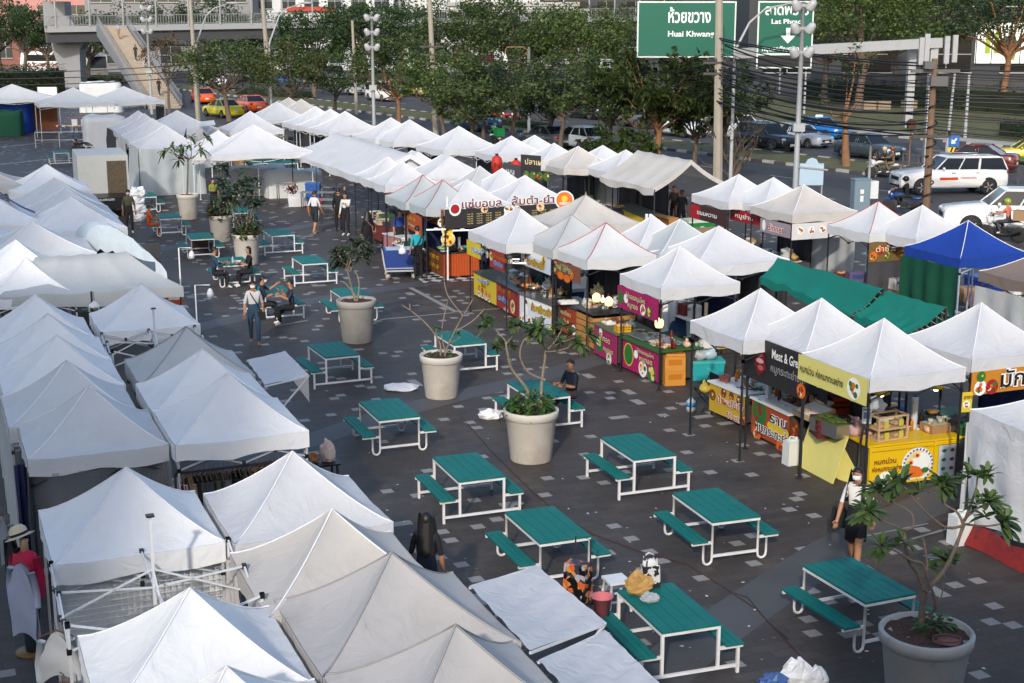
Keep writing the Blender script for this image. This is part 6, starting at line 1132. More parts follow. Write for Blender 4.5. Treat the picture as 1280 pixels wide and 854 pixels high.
car('silver car between the trees right of the lamp mast', gp(592, 136), AR+PI, '9aa0a8', 'sedan', **o); car('white car in the gap left of the brown utility pole', gp(437, 118), AR+PI, 'd6d8da', 'sedan', **o); car('white van under the trees beside the mast', gp(478, 126), AR+PI, 'd8d8d6', 'van', 'van', name='van', **o); car('blue car in the gap right of the leaning concrete pole', gp(360, 108), AR+PI, '2a4a78', 'sedan', **o); car('pale yellow car half hidden by the feathery trees', gp(522, 120), AR+PI, 'a89a4a', 'sedan', **o); car('silver van under the trees left of the mast', gp(418, 100), AR+PI, '8a9298', 'van', 'van', name='van', **o); car('white car on the road beyond the yellow taxi', gp(268, 108), AR+PI, 'd8d8d8', 'suv', **o); car('white saloon following the white car beyond the taxis', gp(252, 100), AR+PI, 'dcdcdc', 'sedan', **o)
car('orange taxi, furthest left of the three taxis by the kerb', gp(254, 129), R(112), 'd0521c', 'sedan', 'taxi', name='taxi', sc=1.05); car('bright yellow taxi between the two orange taxis', gp(279, 146), R(128), 'cdbf12', 'sedan', 'taxi', sign='d8d8d0', name='taxi', sc=1.05); car('orange taxi right of the yellow taxi', gp(314, 140), R(118), 'd0521c', 'sedan', 'taxi', sign='2a2a2a', name='taxi', sc=1.05)
def coach(label, c, rz, col, L=11., text=None):
 t = thing('coach', label, 'bus', c, rz); b = MB(); pr = [(-L/2, .4), (L/2-.1, .4), (L/2, 1.2), (L/2-.25, 3.0), (L/2-.5, 3.3), (-L/2+.1, 3.3), (-L/2, 3.1)]; b.prism(pr, -1.25, 1.25); b.build('body', paint(col), t)
 for s in (-1, 1): b = MB(); b.box((-.3, s*1.256, 2.35), (L-1.8, .012, .95)); b.build('window', GLS, t)
 b = MB(); b.add([(L/2+.01, -1.1, 1.35), (L/2+.01, 1.1, 1.35), (L/2-.21, 1.1, 2.95), (L/2-.21, -1.1, 2.95)], [(0, 1, 2, 3)]); b.build('windscreen', GLS, t)
 for x in (-L*.3, L*.32):
  for s in (-1, 1): wheel(t, x, s*1.16, .48, )
 for s in (-1, 1): b = MB(); b.box((L/2, s*.9, .85), (.06, .35, .2)); b.build('headlight', LAMP, t)
 b = MB(); b.box((L/2+.03, 0, .6), (.02, .5, .15)); b.build('number_plate', pm('c8a01c'), t)
 if text:
  b = MB(); add_text(b, text, (.6, 1.27, 1.25), .75, 0, 5.5, M=Matrix.Rotation(PI, 4, 'Z')); add_text(b, text, (.6, -1.27, 1.25), .75, 0, 5.5); b.build('lettering', pm('a02a24'), t)
 return t
coach('white coach with big red numerals on its side behind the bridge pillar', gp(66, 92), R(175), 'd0d2d2', 9, '02-973954'); coach('white coach with a dark windscreen right of the bridge pillar', gp(121, 96), R(-70), 'd6d8d8', 9); car('small white car in front of the coach with red numerals', gp(82, 97)+V((0, -3, 0)), R(10), 'd8dadc', 'hatch')
t = thing('box_truck', 'dark pickup truck with a tall pale box body and open rear panel', 'truck', gp(128, 270)+V((0, .6, 0)), R(110)); b = MB(); b.box((2.0, 0, 1.55), (3.6, 2.1, 1.9)); b.build('cargo_box', mat('box_body_grey', (.42, .43, .41), .6, var=.06, dirt=(.3, .3, .28)), t); b = MB(); b.box((1.3, 0, .62), (5.4, 1.9, .5)); b.build('chassis', pm('17181a', .4), t); b = MB(); b.box((4.4, 0, 1.1), (1.4, 1.8, .9)); b.build('cab', pm('1c1d20', .3), t); b = MB(); b.box((.18, -.55, 1.5), (.03, .8, 1.5)); b.build('rear_panel', mat('patterned_panel', (.08, .06, .035), .6, var=.8, scale=14), t)
for s in (-1, 1): b = MB(); b.box((-1.41, s*.85, .72), (.04, .16, .3)); b.build('tail_light', mat('tail_lamp_orange', (.5, .07, .02), .3), t)
for x in (-.5, 3.2):
 for s in (-1, 1): wheel(t, x, s*.85, .36)
b = MB(); add_text(b, 'COLORADO', (-1.42, .1, .78), .12, 0, .75, M=Matrix.Rotation(-PI/2, 4, 'Z')); b.build('lettering', pm('c8c8c8'), t)
# ---------------------------------------------------------------- motorcycles
def moto(label, c, rz, col, box=None, name='motorcycle', group=None):
 t = thing(name, label, 'motorcycle', c, rz, group)
 for x in (-.62, .62):
  b = MB(); b.lathe([(.2, -.05), (.29, -.045), (.3, 0), (.29, .045), (.2, .05)], 20); w_ = b.build('wheel', TYRE, t, M=Matrix.Translation((x, 0, .3)) @ Matrix.Rotation(PI/2, 4, 'X')); b = MB()
  b.lathe([(.04, -.04), (.04, .04)], 8)
  for k in range(6): b.box((.1*math.cos(k*1.047), .1*math.sin(k*1.047), 0), (.2, .015, .02), 0, k*1.047)
  b.build('rim', RIM, w_)
 b = MB(); b.tube([V((.62, 0, .3)), V((.45, 0, .85)), V((.38, 0, 1.0))], .035, 6); b.tube([V((.45, 0, .75)), V((.1, 0, .5)), V((-.3, 0, .45)), V((-.62, 0, .32))], .04, 6); b.box((.02, 0, .42), (.4, .22, .28)); b.tube([V((.1, .14, .3)), V((-.3, .17, .3)), V((-.75, .17, .42))], .045, 6); b.build('frame', TRIM, t)
 b = MB(); b.ell((.18, 0, .8), (.28, .14, .14)); b.ell((-.55, 0, .72), (.28, .12, .09)); b.ell((.5, 0, .8), (.14, .16, .2)); b.ell((.62, 0, .62), (.2, .07, .05)); b.build('bodywork', paint(col), t)
 b = MB(); b.ell((-.25, 0, .8), (.42, .14, .07)); b.build('seat', BLK, t); b = MB(); b.tube([V((.32, -.36, 1.02)), V((.4, 0, 1.0)), V((.32, .36, 1.02))], .018, 5); b.build('handlebar', STEEL, t); b = MB(); b.ell((.6, 0, .9), (.07, .1, .1)); b.build('headlight', LAMP, t); b = MB(); b.box((-.86, 0, .68), (.05, .14, .07)); b.build('tail_light', TAIL, t)
 for s in (-1, 1): b = MB(); b.tube([V((.36, s*.28, 1.03)), V((.33, s*.34, 1.2))], .008, 4); b.ell((.33, s*.34, 1.22), (.02, .06, .04), 7, 4); b.build('mirror', TRIM, t)
 b = MB(); b.box((-.9, 0, .5), (.015, .2, .18)); b.build('number_plate', PLATE, t)
 if box: b = MB(); b.box((-.75, 0, 1.06), (.5, .52, .42)); tag(b.build('delivery_box', pm(box, .6), loc=c, rz=rz), 'box strapped on the back of the '+label, 'box')
 return t
def rider(label, c, rz, off, **k):
 d = V((math.cos(rz), math.sin(rz), 0)); return person(label, V(c)+d*off, rz+PI/2, 'ride', **k)
c = gp(1103, 223); rz = R(168); moto('white and red motorcycle carrying two uniformed riders', c, rz, 'c8c8c8'); rider('front rider in navy jacket with a cream helmet', c, rz, -.12, top='1d2433', bot='5a4c3c', h=1.66, sleeve='long', helmet='b8aa8a'); rider('rear rider in brown uniform with a red-brown cap', c, rz, -.52, top='6a5a48', bot='6a5c4a', h=1.68, sleeve='long', helmet='7a4632')
c = gp(1252, 302); rz = R(140); moto('white scooter with a carton behind the rider, beside the white pickup', c, rz, 'cfd0d0'); rider('scooter rider in salmon shirt with a green and yellow helmet', c, rz, -.2, top='c8705e', bot='3a3c40', h=1.64, helmet='8a9a2a')
d_ = V((math.cos(rz), math.sin(rz), 0)); good('carton', 'brown carton strapped behind the rider in salmon', 'carton', V(c)-d_*.7+V((0, 0, .86)), 'carton', CARD, 1.2, rz)
c = gp(1128, 268); rz = R(150); moto('blue motorcycle mostly hidden behind the white canopy', c, rz, '24427a'); rider('rider in black with a black helmet behind the white canopy', c, rz, -.15, top='14161a', bot='17181c', h=1.64, sleeve='long', helmet='141416')
c = gp(619, 186); rz = R(115); moto('delivery scooter in front of the red motorbikes', c, rz, 'b0b4b4'); rider('delivery rider in green with a turquoise helmet seen from behind', c, rz, -.1, top='14703c', bot='1c2024', h=1.68, sleeve='long', helmet='2a8a98'); d_ = V((math.cos(rz), math.sin(rz), 0)); b = MB(); b.box((0, 0, 1.1), (.5, .55, .5)); tag(b.build('delivery_box', pm('12703a', .5), loc=V(c)-d_*.65, rz=rz), 'green delivery box behind the rider in green', 'box')
for i, (x, y, col) in enumerate(((603, 152, 'b8401a'), (614, 154, 'a8241c'), (625, 155, 'c0501c'), (637, 156, 'a82838'), (648, 157, 'b0361c'))): moto('%s parked motorbike, %s from the left in the row under the trees' % ('orange' if i in (0, 2) else 'red', ORD[i]), gp(x, y), R(200+i*4), col, group='motorbikes parked under the trees')
# ---------------------------------------------------------------- trees
LT = [leafmat('tree_leaf_mid', (.026, .048, .014), (.085, .118, .034)), leafmat('tree_leaf_dark', (.012, .034, .01), (.042, .08, .022)), leafmat('tree_leaf_bright', (.03, .065, .012), (.1, .145, .034)), leafmat('tree_leaf_brown', (.07, .045, .015), (.14, .1, .04)), leafmat('tree_leaf_yellowing', (.03, .055, .012), (.09, .1, .02))]
TB = mat('tree_bark', (.11, .085, .065), .9, var=.35, scale=5, bump=.6, bscale=14); TBR = mat('rusty_bark', (.2, .1, .05), .9, var=.4, scale=3, bump=.6, bscale=10)
_TM = {}
def tree_mesh(seed, h, tr, w, mats, n, L, sparse, flat, big):
 key = (seed, h, tr, w, n, L, mats, big)
 if key in _TM: return _TM[key]
 r = random.Random(seed*31+5); trunk = MB(); crown = MB(); lean = V((r.uniform(-.5, .5), r.uniform(-.3, .3), 0))
 th = h*.38; top = lean+V((0, 0, th)); trunk.tube([V((0, 0, -.05)), lean*.35+V((0, 0, th*.4)), lean*.8+V((.1, 0, th*.75)), top], [tr*1.25, tr, tr*.85, tr*.75], 9)
 cl = []
 for i in range(n):
  a = i*2.4+r.uniform(-.5, .5); e = r.random(); rad = w*.5*math.sqrt(r.uniform(.06, 1)); z = th+(h-th)*(.12+.85*r.random()**.9*(1-.45*(rad/(w*.5))**2))
  c = V((rad*math.cos(a), rad*math.sin(a)*.85, z)); c += lean*.6; cl.append(c)
  if i % 3 == 0:
   m = top.lerp(c, .5)+V((r.uniform(-.2, .2), r.uniform(-.2, .2), -.1*h*r.random())); trunk.tube([top-V((0, 0, r.uniform(0, th*.25))), m, c], [tr*.5, tr*.28, tr*.08], 5)
 per = int(sparse*(1.6 if not big else 1.4)); L *= .66 if not big else .8
 for c in cl:
  R0 = w*r.uniform(.07, .14)
  for j in range(per):
   d = V((r.gauss(0, 1), r.gauss(0, 1), r.gauss(0, .62 if flat else .8))); d = d.normalized()*R0*r.random()**.45; p = c+d; l = L*r.uniform(.6, 1.25); mi = 0 if r.random() < .86 else 1
   o = V((r.gauss(0, 1), r.gauss(0, 1), r.gauss(.1, .6))).normalized(); s = o.orthogonal().normalized(); s = (s*math.cos(j)+o.cross(s)*math.sin(j))
   if big:
    for k in range(5):
     oo = (o+s*(k-2)*.42).normalized(); q = p+oo*l; ss = oo.cross(V((.1, .2, 1))).normalized()*l*.2; crown.add([p, p+oo*l*.5+ss, q-V((0, 0, l*.3)), p+oo*l*.5-ss], [(0, 1, 2, 3)], mi)
   else: crown.add([p, p+o*l*.5+s*l*.3, p+o*l-V((0, 0, .15*l)), p+o*l*.5-s*l*.3], [(0, 1, 2, 3)], mi)
 _TM[key] = (trunk.mesh('trunk', TBR if seed % 7 == 3 else TB), crown.mesh('crown', list(mats))); return _TM[key]
def tree(label, c, h, w, mats=(0, 2), tr=.16, n=44, L=.34, sparse=60, seed=None, rz=None, flat=True, big=False, group=None, name='tree'):
 seed = seed if seed is not None else rnd.randrange(6); a, b = tree_mesh(seed, h, tr, w, tuple(LT[i] for i in mats), n, L, sparse, flat, big)
 t = thing(name, label, 'tree', (c[0], c[1], 0), rz if rz is not None else rnd.uniform(0, 6), group); put('trunk', a, t); put('crown', b, t); return t
def at(x, D): return V(((x-640)/F*(D*CT+CH*ST), D, 0))
gt = 'trees along the road'
tree('sparse brown-leaved thin tree by the foot of the stairs', at(212, 128), 7.6, 4.8, (3, 3), .12, 30, .3, 26, 1, 0)
tree('broad green tree with a leaning trunk behind the yellow taxi', at(287, 117), 6.9, 8.2, (0, 2), .2, 60, .36, 62, 2, .4, group=gt)
tree('bushy tree with yellowing leaves right of the leaning concrete pole', at(366, 112), 7.0, 6.2, (4, 0), .16, 46, .34, 55, 4, 1, group=gt)
tree('dark tree between the yellowing tree and the lamp mast', at(418, 116), 6.4, 6.4, (0, 1), .15, 40, .34, 50, 5, 2, group=gt)
tree('feathery green tree with a brown trunk right of the lamp mast', at(500, 104), 7.6, 6.6, (0, 2), .17, 54, .36, 56, 3, .3, group=gt, big=False)
tree('feathery green tree at the tall concrete pole', at(556, 98), 6.6, 6.0, (2, 0), .14, 46, .36, 55, 6, 3, group=gt)
tree('loose tree with brown twigs left of the camera post', at(604, 97), 6.0, 5.6, (0, 4), .14, 40, .34, 46, 8, 1, group=gt)
tree('dark drooping tree beside the camera post', at(683, 93), 5.0, 4.2, (1, 0), .13, 40, .38, 55, 9, 2, group=gt)
tree('big leafy tree with large hanging leaves behind the dirty ridge roof', at(822, 79), 7.1, 7.2, (0, 4), .2, 62, .42, 24, 10, .2, big=True)
tree('leafy lower growth at the right foot of the big leafy tree', at(868, 80), 5.0, 4.8, (0, 1), .14, 40, .42, 20, 11, .6, big=True)
tree('small leafy bush behind the end of the ridge roof', at(775, 74), 2.9, 4.0, (0, 2), .08, 26, .36, 18, 12, .6, big=True, name='bush')
tree('young tree with a rusty trunk on the median grass', V((18.8, 80.2, 0)), 8.0, 3.0, (0, 3), .2, 12, .3, 20, 17, 0)
tree('dense bright tree behind the beam of the road sign', at(1072, 128), 13.5, 13, (2, 0), .34, 90, .5, 70, 13, 0)
tree('dense bright tree beside the other one behind the road sign beam', at(1030, 140), 13, 10, (2, 0), .3, 66, .5, 60, 14, 0)
tree('bright broad tree below the right part of the footbridge', at(722, 135), 9.8, 10.5, (2, 0), .26, 80, .48, 66, 15, .7)
tree('dark broad tree left of the bright broad one', at(648, 138), 10.6, 11, (0, 1), .26, 76, .48, 64, 16, .4)
tree('dark tree behind the tall concrete pole', at(585, 142), 10.4, 9, (0, 1), .24, 66, .48, 60, 18, .4)
tree('dark tall tree behind the lamp mast', at(483, 150), 11, 11.5, (1, 0), .26, 80, .48, 66, 19, .1)
tree('round dark tree under the end of the left footbridge rail', at(392, 152), 9.6, 9.5, (1, 0), .26, 70, .46, 64, 20, .1)
tree('dark tree at the top left corner', at(32, 190), 11.5, 10, (1, 0), .26, 64, .5, 50, 21, .1); tree('dark tree left of the bridge pillar', at(62, 188), 10, 7, (1, 0), .22, 46, .5, 50, 22, .1); tree('dark tree cut by the left edge', at(2, 196), 12, 9, (1, 1), .26, 56, .5, 50, 23, .1)
tree('large dark tree in the top right corner', at(1252, 128), 15, 12, (1, 0), .3, 70, .5, 60, 24, .1); tree('dark tree with a leaning trunk right of the sign beam', at(1168, 140), 15, 12, (1, 1), .35, 70, .5, 60, 25, .1); tree('shaded tree behind the dark wall', at(1120, 150), 14, 11, (1, 0), .3, 60, .5, 60, 26, .1)
for i, x in enumerate((110, 180, 262, 330, 452, 540, 640, 762, 850, 935, 990)): tree('tree in the dark row behind the road, %s from the left' % ORD[i], at(x, 196+7*(i % 3)), 9.5+1.2*(i % 3), 12.5, (1, 0), .3, 60, .6, 42, 27+i % 4, i*1.1, group='dark trees beyond the road')
for x, D, h, w, lab in ((700, 90, 6.4, 6.5, 'olive tree right of the camera post'), (762, 84, 6.6, 6.5, 'olive tree between the sign post and the big leafy tree'), (640, 99, 6.2, 6, 'olive tree left of the camera post'), (905, 84, 5.8, 5, 'olive tree just behind the big utility pole'), (590, 92, 4.6, 5, 'low olive tree behind the single white roadside canopy')): tree(lab, at(x, D), h, w, (0, 4), .14, 46, .36, 52, 40+x % 5, x*.1, group=gt)
t = thing('dead_shrub', 'tangle of bare brown branches at the foot of the utility pole', 'shrub', gp(915, 224)); b = MB(); r = random.Random(3)
for k in range(16):
 a = r.uniform(0, 6.28); p = V((0, 0, 0)); d = V((math.cos(a)*.5, math.sin(a)*.4, 1)); pts = [p]
 for j in range(5): d += V((r.uniform(-.5, .5), r.uniform(-.4, .4), r.uniform(-.25, .3))); p = p+d.normalized()*.75; pts.append(p)
 b.tube(pts, [.07, .055, .04, .03, .02, .01], 5)
 for j in range(14): q = pts[2+j % 4]; b.tube([q, q+V((r.uniform(-.5, .5), r.uniform(-.5, .5), r.uniform(-.3, .6)))], [.012, .004], 3)
b.build('branches', TB, t); b = MB()
for k in range(160): p = V((r.gauss(0, .8), r.gauss(0, .6), r.uniform(.8, 3.6))); blade(b, p, V((r.gauss(0, 1), r.gauss(0, 1), -.2)), .22, .09, .4, 0, r)
b.build('dry_leaves', LT[3], t)
def hedge(label, a, b_, h, w, mats=(1, 0), n=900, L=.22, seed=1):
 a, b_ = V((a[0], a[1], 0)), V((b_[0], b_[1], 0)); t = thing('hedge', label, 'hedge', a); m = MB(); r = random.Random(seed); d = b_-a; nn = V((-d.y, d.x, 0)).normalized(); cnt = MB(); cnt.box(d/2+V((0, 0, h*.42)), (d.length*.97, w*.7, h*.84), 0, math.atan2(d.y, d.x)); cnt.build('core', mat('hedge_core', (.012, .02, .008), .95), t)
 for i in range(n): p = d*r.random()+nn*w*r.uniform(-.5, .5)+V((0, 0, h*r.uniform(.05, 1.05))); blade(m, p, V((r.gauss(0, 1), r.gauss(0, 1), r.uniform(0, 1))), L*r.uniform(.7, 1.4), L*.55, .3, r.randrange(2), r)
 m.build('leaves', [LT[i] for i in mats], t); return t
hedge('tall dark hedge behind the grey pavilion at the far left', gp(-25, 128), gp(77, 122), 3.4, 2.4, n=2600, L=.34); hedge('low hedge island behind the plaza by the pillar', gp(108, 107), gp(152, 107), 1.0, 2.5, (0, 2), n=700, L=.34, seed=2); hedge('low clipped hedge in the median behind the orange taxis', gp(300, 119), gp(385, 124), .9, 2, (0, 1), 700, .3, 3); hedge('low green strip on the median by the silver hatchback', gp(560, 149), gp(680, 163), .6, 1.8, (0, 2), 900, .26, 4); hedge('dark clipped hedge at the right edge beyond the road', gp(1255, 172), gp(1310, 178), 1.3, 1.5, (1, 0), 500, .26, 5)
hedge('long dark hedge before the dark wall on the right', rp(104, 30), rp(104, 110), 2.2, 2, (1, 1), 1800, .4, 6)
# ---------------------------------------------------------------- poles and masts
CP = mat('utility_concrete', (.3, .27, .22), .85, var=.15, scale=2, dirt=(.18, .15, .12)); GP = mat('grey_painted_mast', (.27, .28, .29), .5, var=.08); WP = mat('pale_painted_steel', (.33, .34, .35), .5, var=.08, dirt=(.3, .27, .24), dirtamt=.5)
def mast(label, c, h):
 t = thing('floodlight_mast', label, 'lamp mast', c); b = MB(); b.tube([V((0, 0, 0)), V((0, 0, h*.5)), V((0, 0, h))], [.13, .11, .09], 10); b.build('mast', GP, t)
 for z in (h-.15, h-1.1, h-2.1):
  b = MB(); b.box((0, 0, z), (.5, .2, .12)); b.build('bracket', GP, t)
  for s in (-1, 1): b = MB(); M_ = Matrix.Translation((s*.36, -.12, z+.05)) @ Matrix.Rotation(s*.5, 4, 'Y') @ Matrix.Rotation(.5, 4, 'X'); b.lathe([(.2, -.28), (.22, -.2), (.16, .1), (.08, .2)], 12); b.v = [tuple(M_ @ V(v)) for v in b.v]; b.build('floodlight', mat('floodlight_grey', (.36, .37, .38), .45), t)
 b = MB(); b.box((0, -.14, 3.6), (.5, .3, .35)); b.build('control_box', WP, t); return t
mast('grey floodlight mast between the noodle stalls and the road sign', gp(993, 262), 8.9); mast('grey floodlight mast rising behind the roadside canopies', gp(468, 176), 8.4); mast('grey floodlight mast in front of the bridge stairs', gp(190, 143), 9.2)
def upole(label, c, h, r0=.2, arms=0, cant=0, m=None):
 t = thing('utility_pole', label, 'utility pole', c); b = MB(); b.tube([V((0, 0, -.1)), V((cant*.5, 0, h*.5)), V((cant, 0, h))], [r0, r0*.85, r0*.68], 8, sm=False); b.build('pole', m or CP, t); r = random.Random(int(h*10))
 for k in range(arms): b = MB(); z = h*.52+k*.55; b.box((cant*z/h, -.16, z), (1.6, .1, .12)); [b.lathe([(.05, 0), (.07, .1), (.03, .18)], 8, (x, -.16, z+.06)) for x in (-.7, -.3, .3, .7)]; b.build('crossarm', pm('4a4644', .8), t)
 return t
upole('tall concrete utility pole with cable clamps left of the road signs', gp(897, 226), 10.5, .26, 2, -.25); upole('concrete utility pole in front of the stairs beside the taxis', gp(248, 152), 10.5, .2, 1, -.2); upole('leaning concrete utility pole among the left trees', at(340, 122), 11, .22, 1, -.5); upole('brown concrete utility pole in the gap of trees by the mast', at(446, 126), 8, .16, 1, -.2); upole('tall concrete utility pole among the middle trees', at(545, 102), 11, .22, 2, -.4)
upole('pale concrete pole with black bands beyond the road', gp(1005, 144), 4.6, .1, 0, 0, WP); upole('striped pale pole on the right lawn', gp(1206, 174), 4.4, .12, 0, 0, WP); upole('thin pale pole behind the blue arrow sign', gp(1183, 190), 5, .1, 0, .2, WP); upole('short striped pole on the far left of the lawn', gp(974, 118), 5, .1, 0, 0, WP)
t = upole('weathered wooden comms pole strapped with cables in front of the white pickup', gp(1157, 273), 6.6, .17, 1, -.05, mat('weathered_pole', (.16, .1, .065), .9, var=.4, scale=4, bump=.5))
for k, (x, z) in enumerate(((-.62, 6.9), (-.4, 7.05), (.42, 6.95), (.75, 7.0))): b = MB(); b.box((x, 0, z), (.2, .14, 1.1)); b.build('antenna_panel', WP, t)
for k in range(7): b = MB(); b.tube([V((.2*math.cos(a_*.7+k), .2*math.sin(a_*.7+k)-.1, 5.2-.75*k+.05*a_)) for a_ in range(10)], .03, 5); b.build('cable_coil', BLK, t)
b = MB(); b.box((0, -.05, 6.1), (2.0, .12, .14)); b.box((.1, -.25, 5.7), (.7, .3, .4)); b.box((-.35, -.25, 6.35), (.4, .3, .3)); b.build('equipment', pm('5c5a58', .7), t)
for x, D, hx, lab in ((276, 118, 3.4, 'curved street lamp arm above the broad green tree'), (366, 118, 3.4, 'curved street lamp arm right of the leaning pole')):
 t = thing('street_lamp', lab, 'street lamp', at(x-26, D)); b = MB(); b.tube([V((0, 0, 0)), V((0, 0, 6.2)), V((.9, 0, 8.4)), V((1.6, 0, 9.0)), V((2.6, 0, 9.3))], [.1, .08, .06, .05, .05], 8); b.build('pole', WP, t); b = MB(); b.ell((3.1, 0, 9.4), (.6, .2, .1), 12, 6); b.build('lamp_head', WP, t)
t = thing('street_lamp', 'street lamp arm across the blue-green direction sign', 'street lamp', at(913, 74)); b = MB(); b.tube([V((0, 0, 0)), V((0, 0, 6.6)), V((.7, 0, 8.0)), V((1.5, 0, 8.7)), V((2.6, 0, 8.9))], [.1, .08, .06, .05, .05], 8); b.build('pole', WP, t); b = MB(); b.ell((3.0, 0, 8.95), (.55, .18, .1), 12, 6); b.build('lamp_head', WP, t)
t = thing('camera_post', 'slim white post with a hanging dome camera among the trees', 'camera post', gp(661, 176)); b = MB(); b.tube([V((0, 0, 0)), V((0, 0, 6.3))], .11, 8); b.build('post', WP, t); b = MB(); b.tube([V((-.1, 0, 3.8)), V((-.1, 0, 6.1)), V((-.4, 0, 6.3)), V((-1.5, 0, 6.3)), V((-1.6, 0, 6.1)), V((-1.6, 0, 5.7))], .035, 6); b.build('bracket', pm('8a6a48', .6), t); b = MB(); b.lathe([(.02, .5), (.08, .35), (.18, .1), (.18, 0), (.12, -.14), (.02, -.2)], 12, (-1.6, 0, 5.35)); b.build('camera', pm('dcdcdc', .4), t)
t = thing('sign_gantry', 'pale steel gantry beam on a tall right leg carrying the green signs', 'gantry', (0, 0, 0)); G1 = gp(1158, 204); top = V((G1.x, G1.y, 6.95)); gl_ = V((at(868, 80).x, 80, 6.2)); b = MB(); b.tube([V((G1.x, G1.y, 0)), top], .3, 4, sm=False); b.tube([V((G1.x-1., G1.y+.8, 2)), V((G1.x-1., G1.y+.8, 6.6))], .3, 4, sm=False); b.build('leg', WP, t); b = MB(); b.tube([top+V((.35, 0, -.1)), gl_], .38, 4, sm=False); b.build('beam', WP, t)
SGN = mat('sign_green', (.0, .095, .06), .5, var=.08)
def rsign(label, P, w, h, texts, arrow=None, tail=False):
 t = thing('road_sign', label, 'road sign', P); b = MB(); b.box((0, 0, h/2), (w, .08, h)); b.build('border', pm('c8d0cc', .5), t); b = MB(); z0 = .72 if tail else 0; b.box((0, -.05, (h+z0)/2), (w-.16, .03, h-z0-.16)); b.build('panel', SGN, t)
 if tail: b = MB(); b.box((0, -.05, .38), (w-.16, .03, .6)); [b.lathe([(.12, -.01), (.12, .01)], 10, (x, 0, .38), 0) for x in ()]; b.build('lower_panel', pm('16181a', .5), t)
 b = MB()
 for s, x, z, hh, ww in texts: add_text(b, s, (x, -.072, z), hh, 0, ww, .02)
 b.build('lettering', pm('dfe6e2', .5), t)
 if arrow: x, z, s = arrow; b = MB(); b.add([(x+a*s, -.072, z+c_*s) for a, c_ in ((-.14, .5), (.14, .5), (.14, 0), (.5, 0), (0, -.5), (-.5, 0), (-.14, 0))], [tuple(range(7))]); b.build('arrow', pm('dfe6e2', .5), t)
def ap(x, y, D): return V(((x-640)/F*(D*CT-(0-0)*ST+0), D, 0))
def pt(x, y, D):
 dx = (x-640)/F; dz = (427-y)/F; Y = CT+dz*ST; Z = -ST+dz*CT; k = D/Y; return V((dx*k, D, CH+Z*k))
S0 = pt(857, 72, 79); rsign('wide green direction sign with Thai lettering over Huai Khwang', S0, 5.35, 2.98, [('ห้วยขวาง', .15, 2.15, .95, 2.3), ('Huai Khwang', .25, 1.25, .42, 2.5)]); b = MB()
S1 = pt(979.5, 85.5, 77); rsign('green direction sign with a white down arrow and Lat Phrao', S1, 2.95, 3.48, [('ลาดพร้าว', .05, 3.0, .75, 2.3), ('Lat Phrao', .05, 2.42, .34, 1.6), ('หยุดรอสัญญาณไฟ', 0, 1.0, .34, 2.4)], (.15, 1.7, .8), True)
t = thing('sign_post', 'wide grey steel post with a pale box sign beside the leafy tree', 'sign post', gp(752, 186)); b = MB(); b.tube([V((0, 0, 0)), V((0, 0, 5.6))], .33, 4, sm=False); b.build('post', GP, t); b = MB(); b.box((.7, 0, 5.3), (2.0, .5, .75)); b.build('sign_box', WP, t)
t = thing('arrow_sign', 'blue round-arrow sign above a yellow and black chevron board', 'traffic sign', gp(1190, 206)); b = MB(); b.tube([V((0, 0, 0)), V((0, 0, 1.6))], .05, 6); b.build('post', GP, t); b = MB(); b.box((0, -.06, 1.35), (.62, .04, .62)); b.build('panel', pm('2a62a8', .4), t); b = MB(); M_ = Matrix.Rotation(-PI/4-PI/2*0, 4, 'Y'); b.add([tuple(V((0, -.085, 1.35))+(Matrix.Rotation(PI/4, 4, 'Y') @ V((a*.42, 0, c_*.42)))) for a, c_ in ((-.12, .5), (.12, .5), (.12, 0), (.42, 0), (0, -.5), (-.42, 0), (-.12, 0))], [tuple(range(7))]); b.build('arrow', pm('e0e0e0', .4), t); b = MB(); b.box((0, -.06, .72), (.62, .04, .55)); b.build('chevron_board', INK['yellow'], t); b = MB()
for k in range(3): x = -.31+.22*k; b.add([(x, -.083, .45), (x+.11, -.083, .45), (min(.31, x+.31), -.083, .99), (min(.2, x+.2), -.083, .99)], [(0, 1, 2, 3)])
b.build('chevron', BLK, t)
t = thing('electric_cabinet', 'blue-grey electrical cabinet with a white box on its side', 'cabinet', gp(1074, 268), R(10)); b = MB(); b.box((0, 0, .75), (.72, .45, 1.5)); b.box((0, 0, 1.52), (.78, .5, .05)); b.build('cabinet_body', pm('6d808c', .5), t); b = MB(); b.box((.55, .05, 1.05), (.42, .35, .75)); b.build('side_box', pm('c8ccce', .5), t); b = MB(); b.box((-.02, -.23, 1.0), (.16, .01, .18)); b.box((-.02, -.23, .7), (.14, .01, .25)); b.build('notice', WHT, t); b = MB(); b.tube([V((.4, .1, 0)), V((.4, .1, 2.9))], .06, 8); b.build('post', WP, t)
t = thing('traffic_control_box', 'back of a pale blue road sign on a frame behind the noodle canopies', 'sign', gp(1012, 262)); b = MB(); b.box((0, 0, 1.55), (1.05, .12, .95)); b.add([(-.3, -.06, 2.02), (.3, -.06, 2.02), (.18, -.06, 2.22), (0, -.06, 2.28), (-.18, -.06, 2.22)], [(0, 1, 2, 3, 4)]); b.build('panel', pm('9db4c4', .5), t); b = MB(); [b.bar((x, .08, 0), (x, .08, 1.9), .06) for x in (-.5, .5)]; b.bar((-.7, -.08, 1.9), (.7, -.08, 1.75), .07); b.build('frame', GP, t)
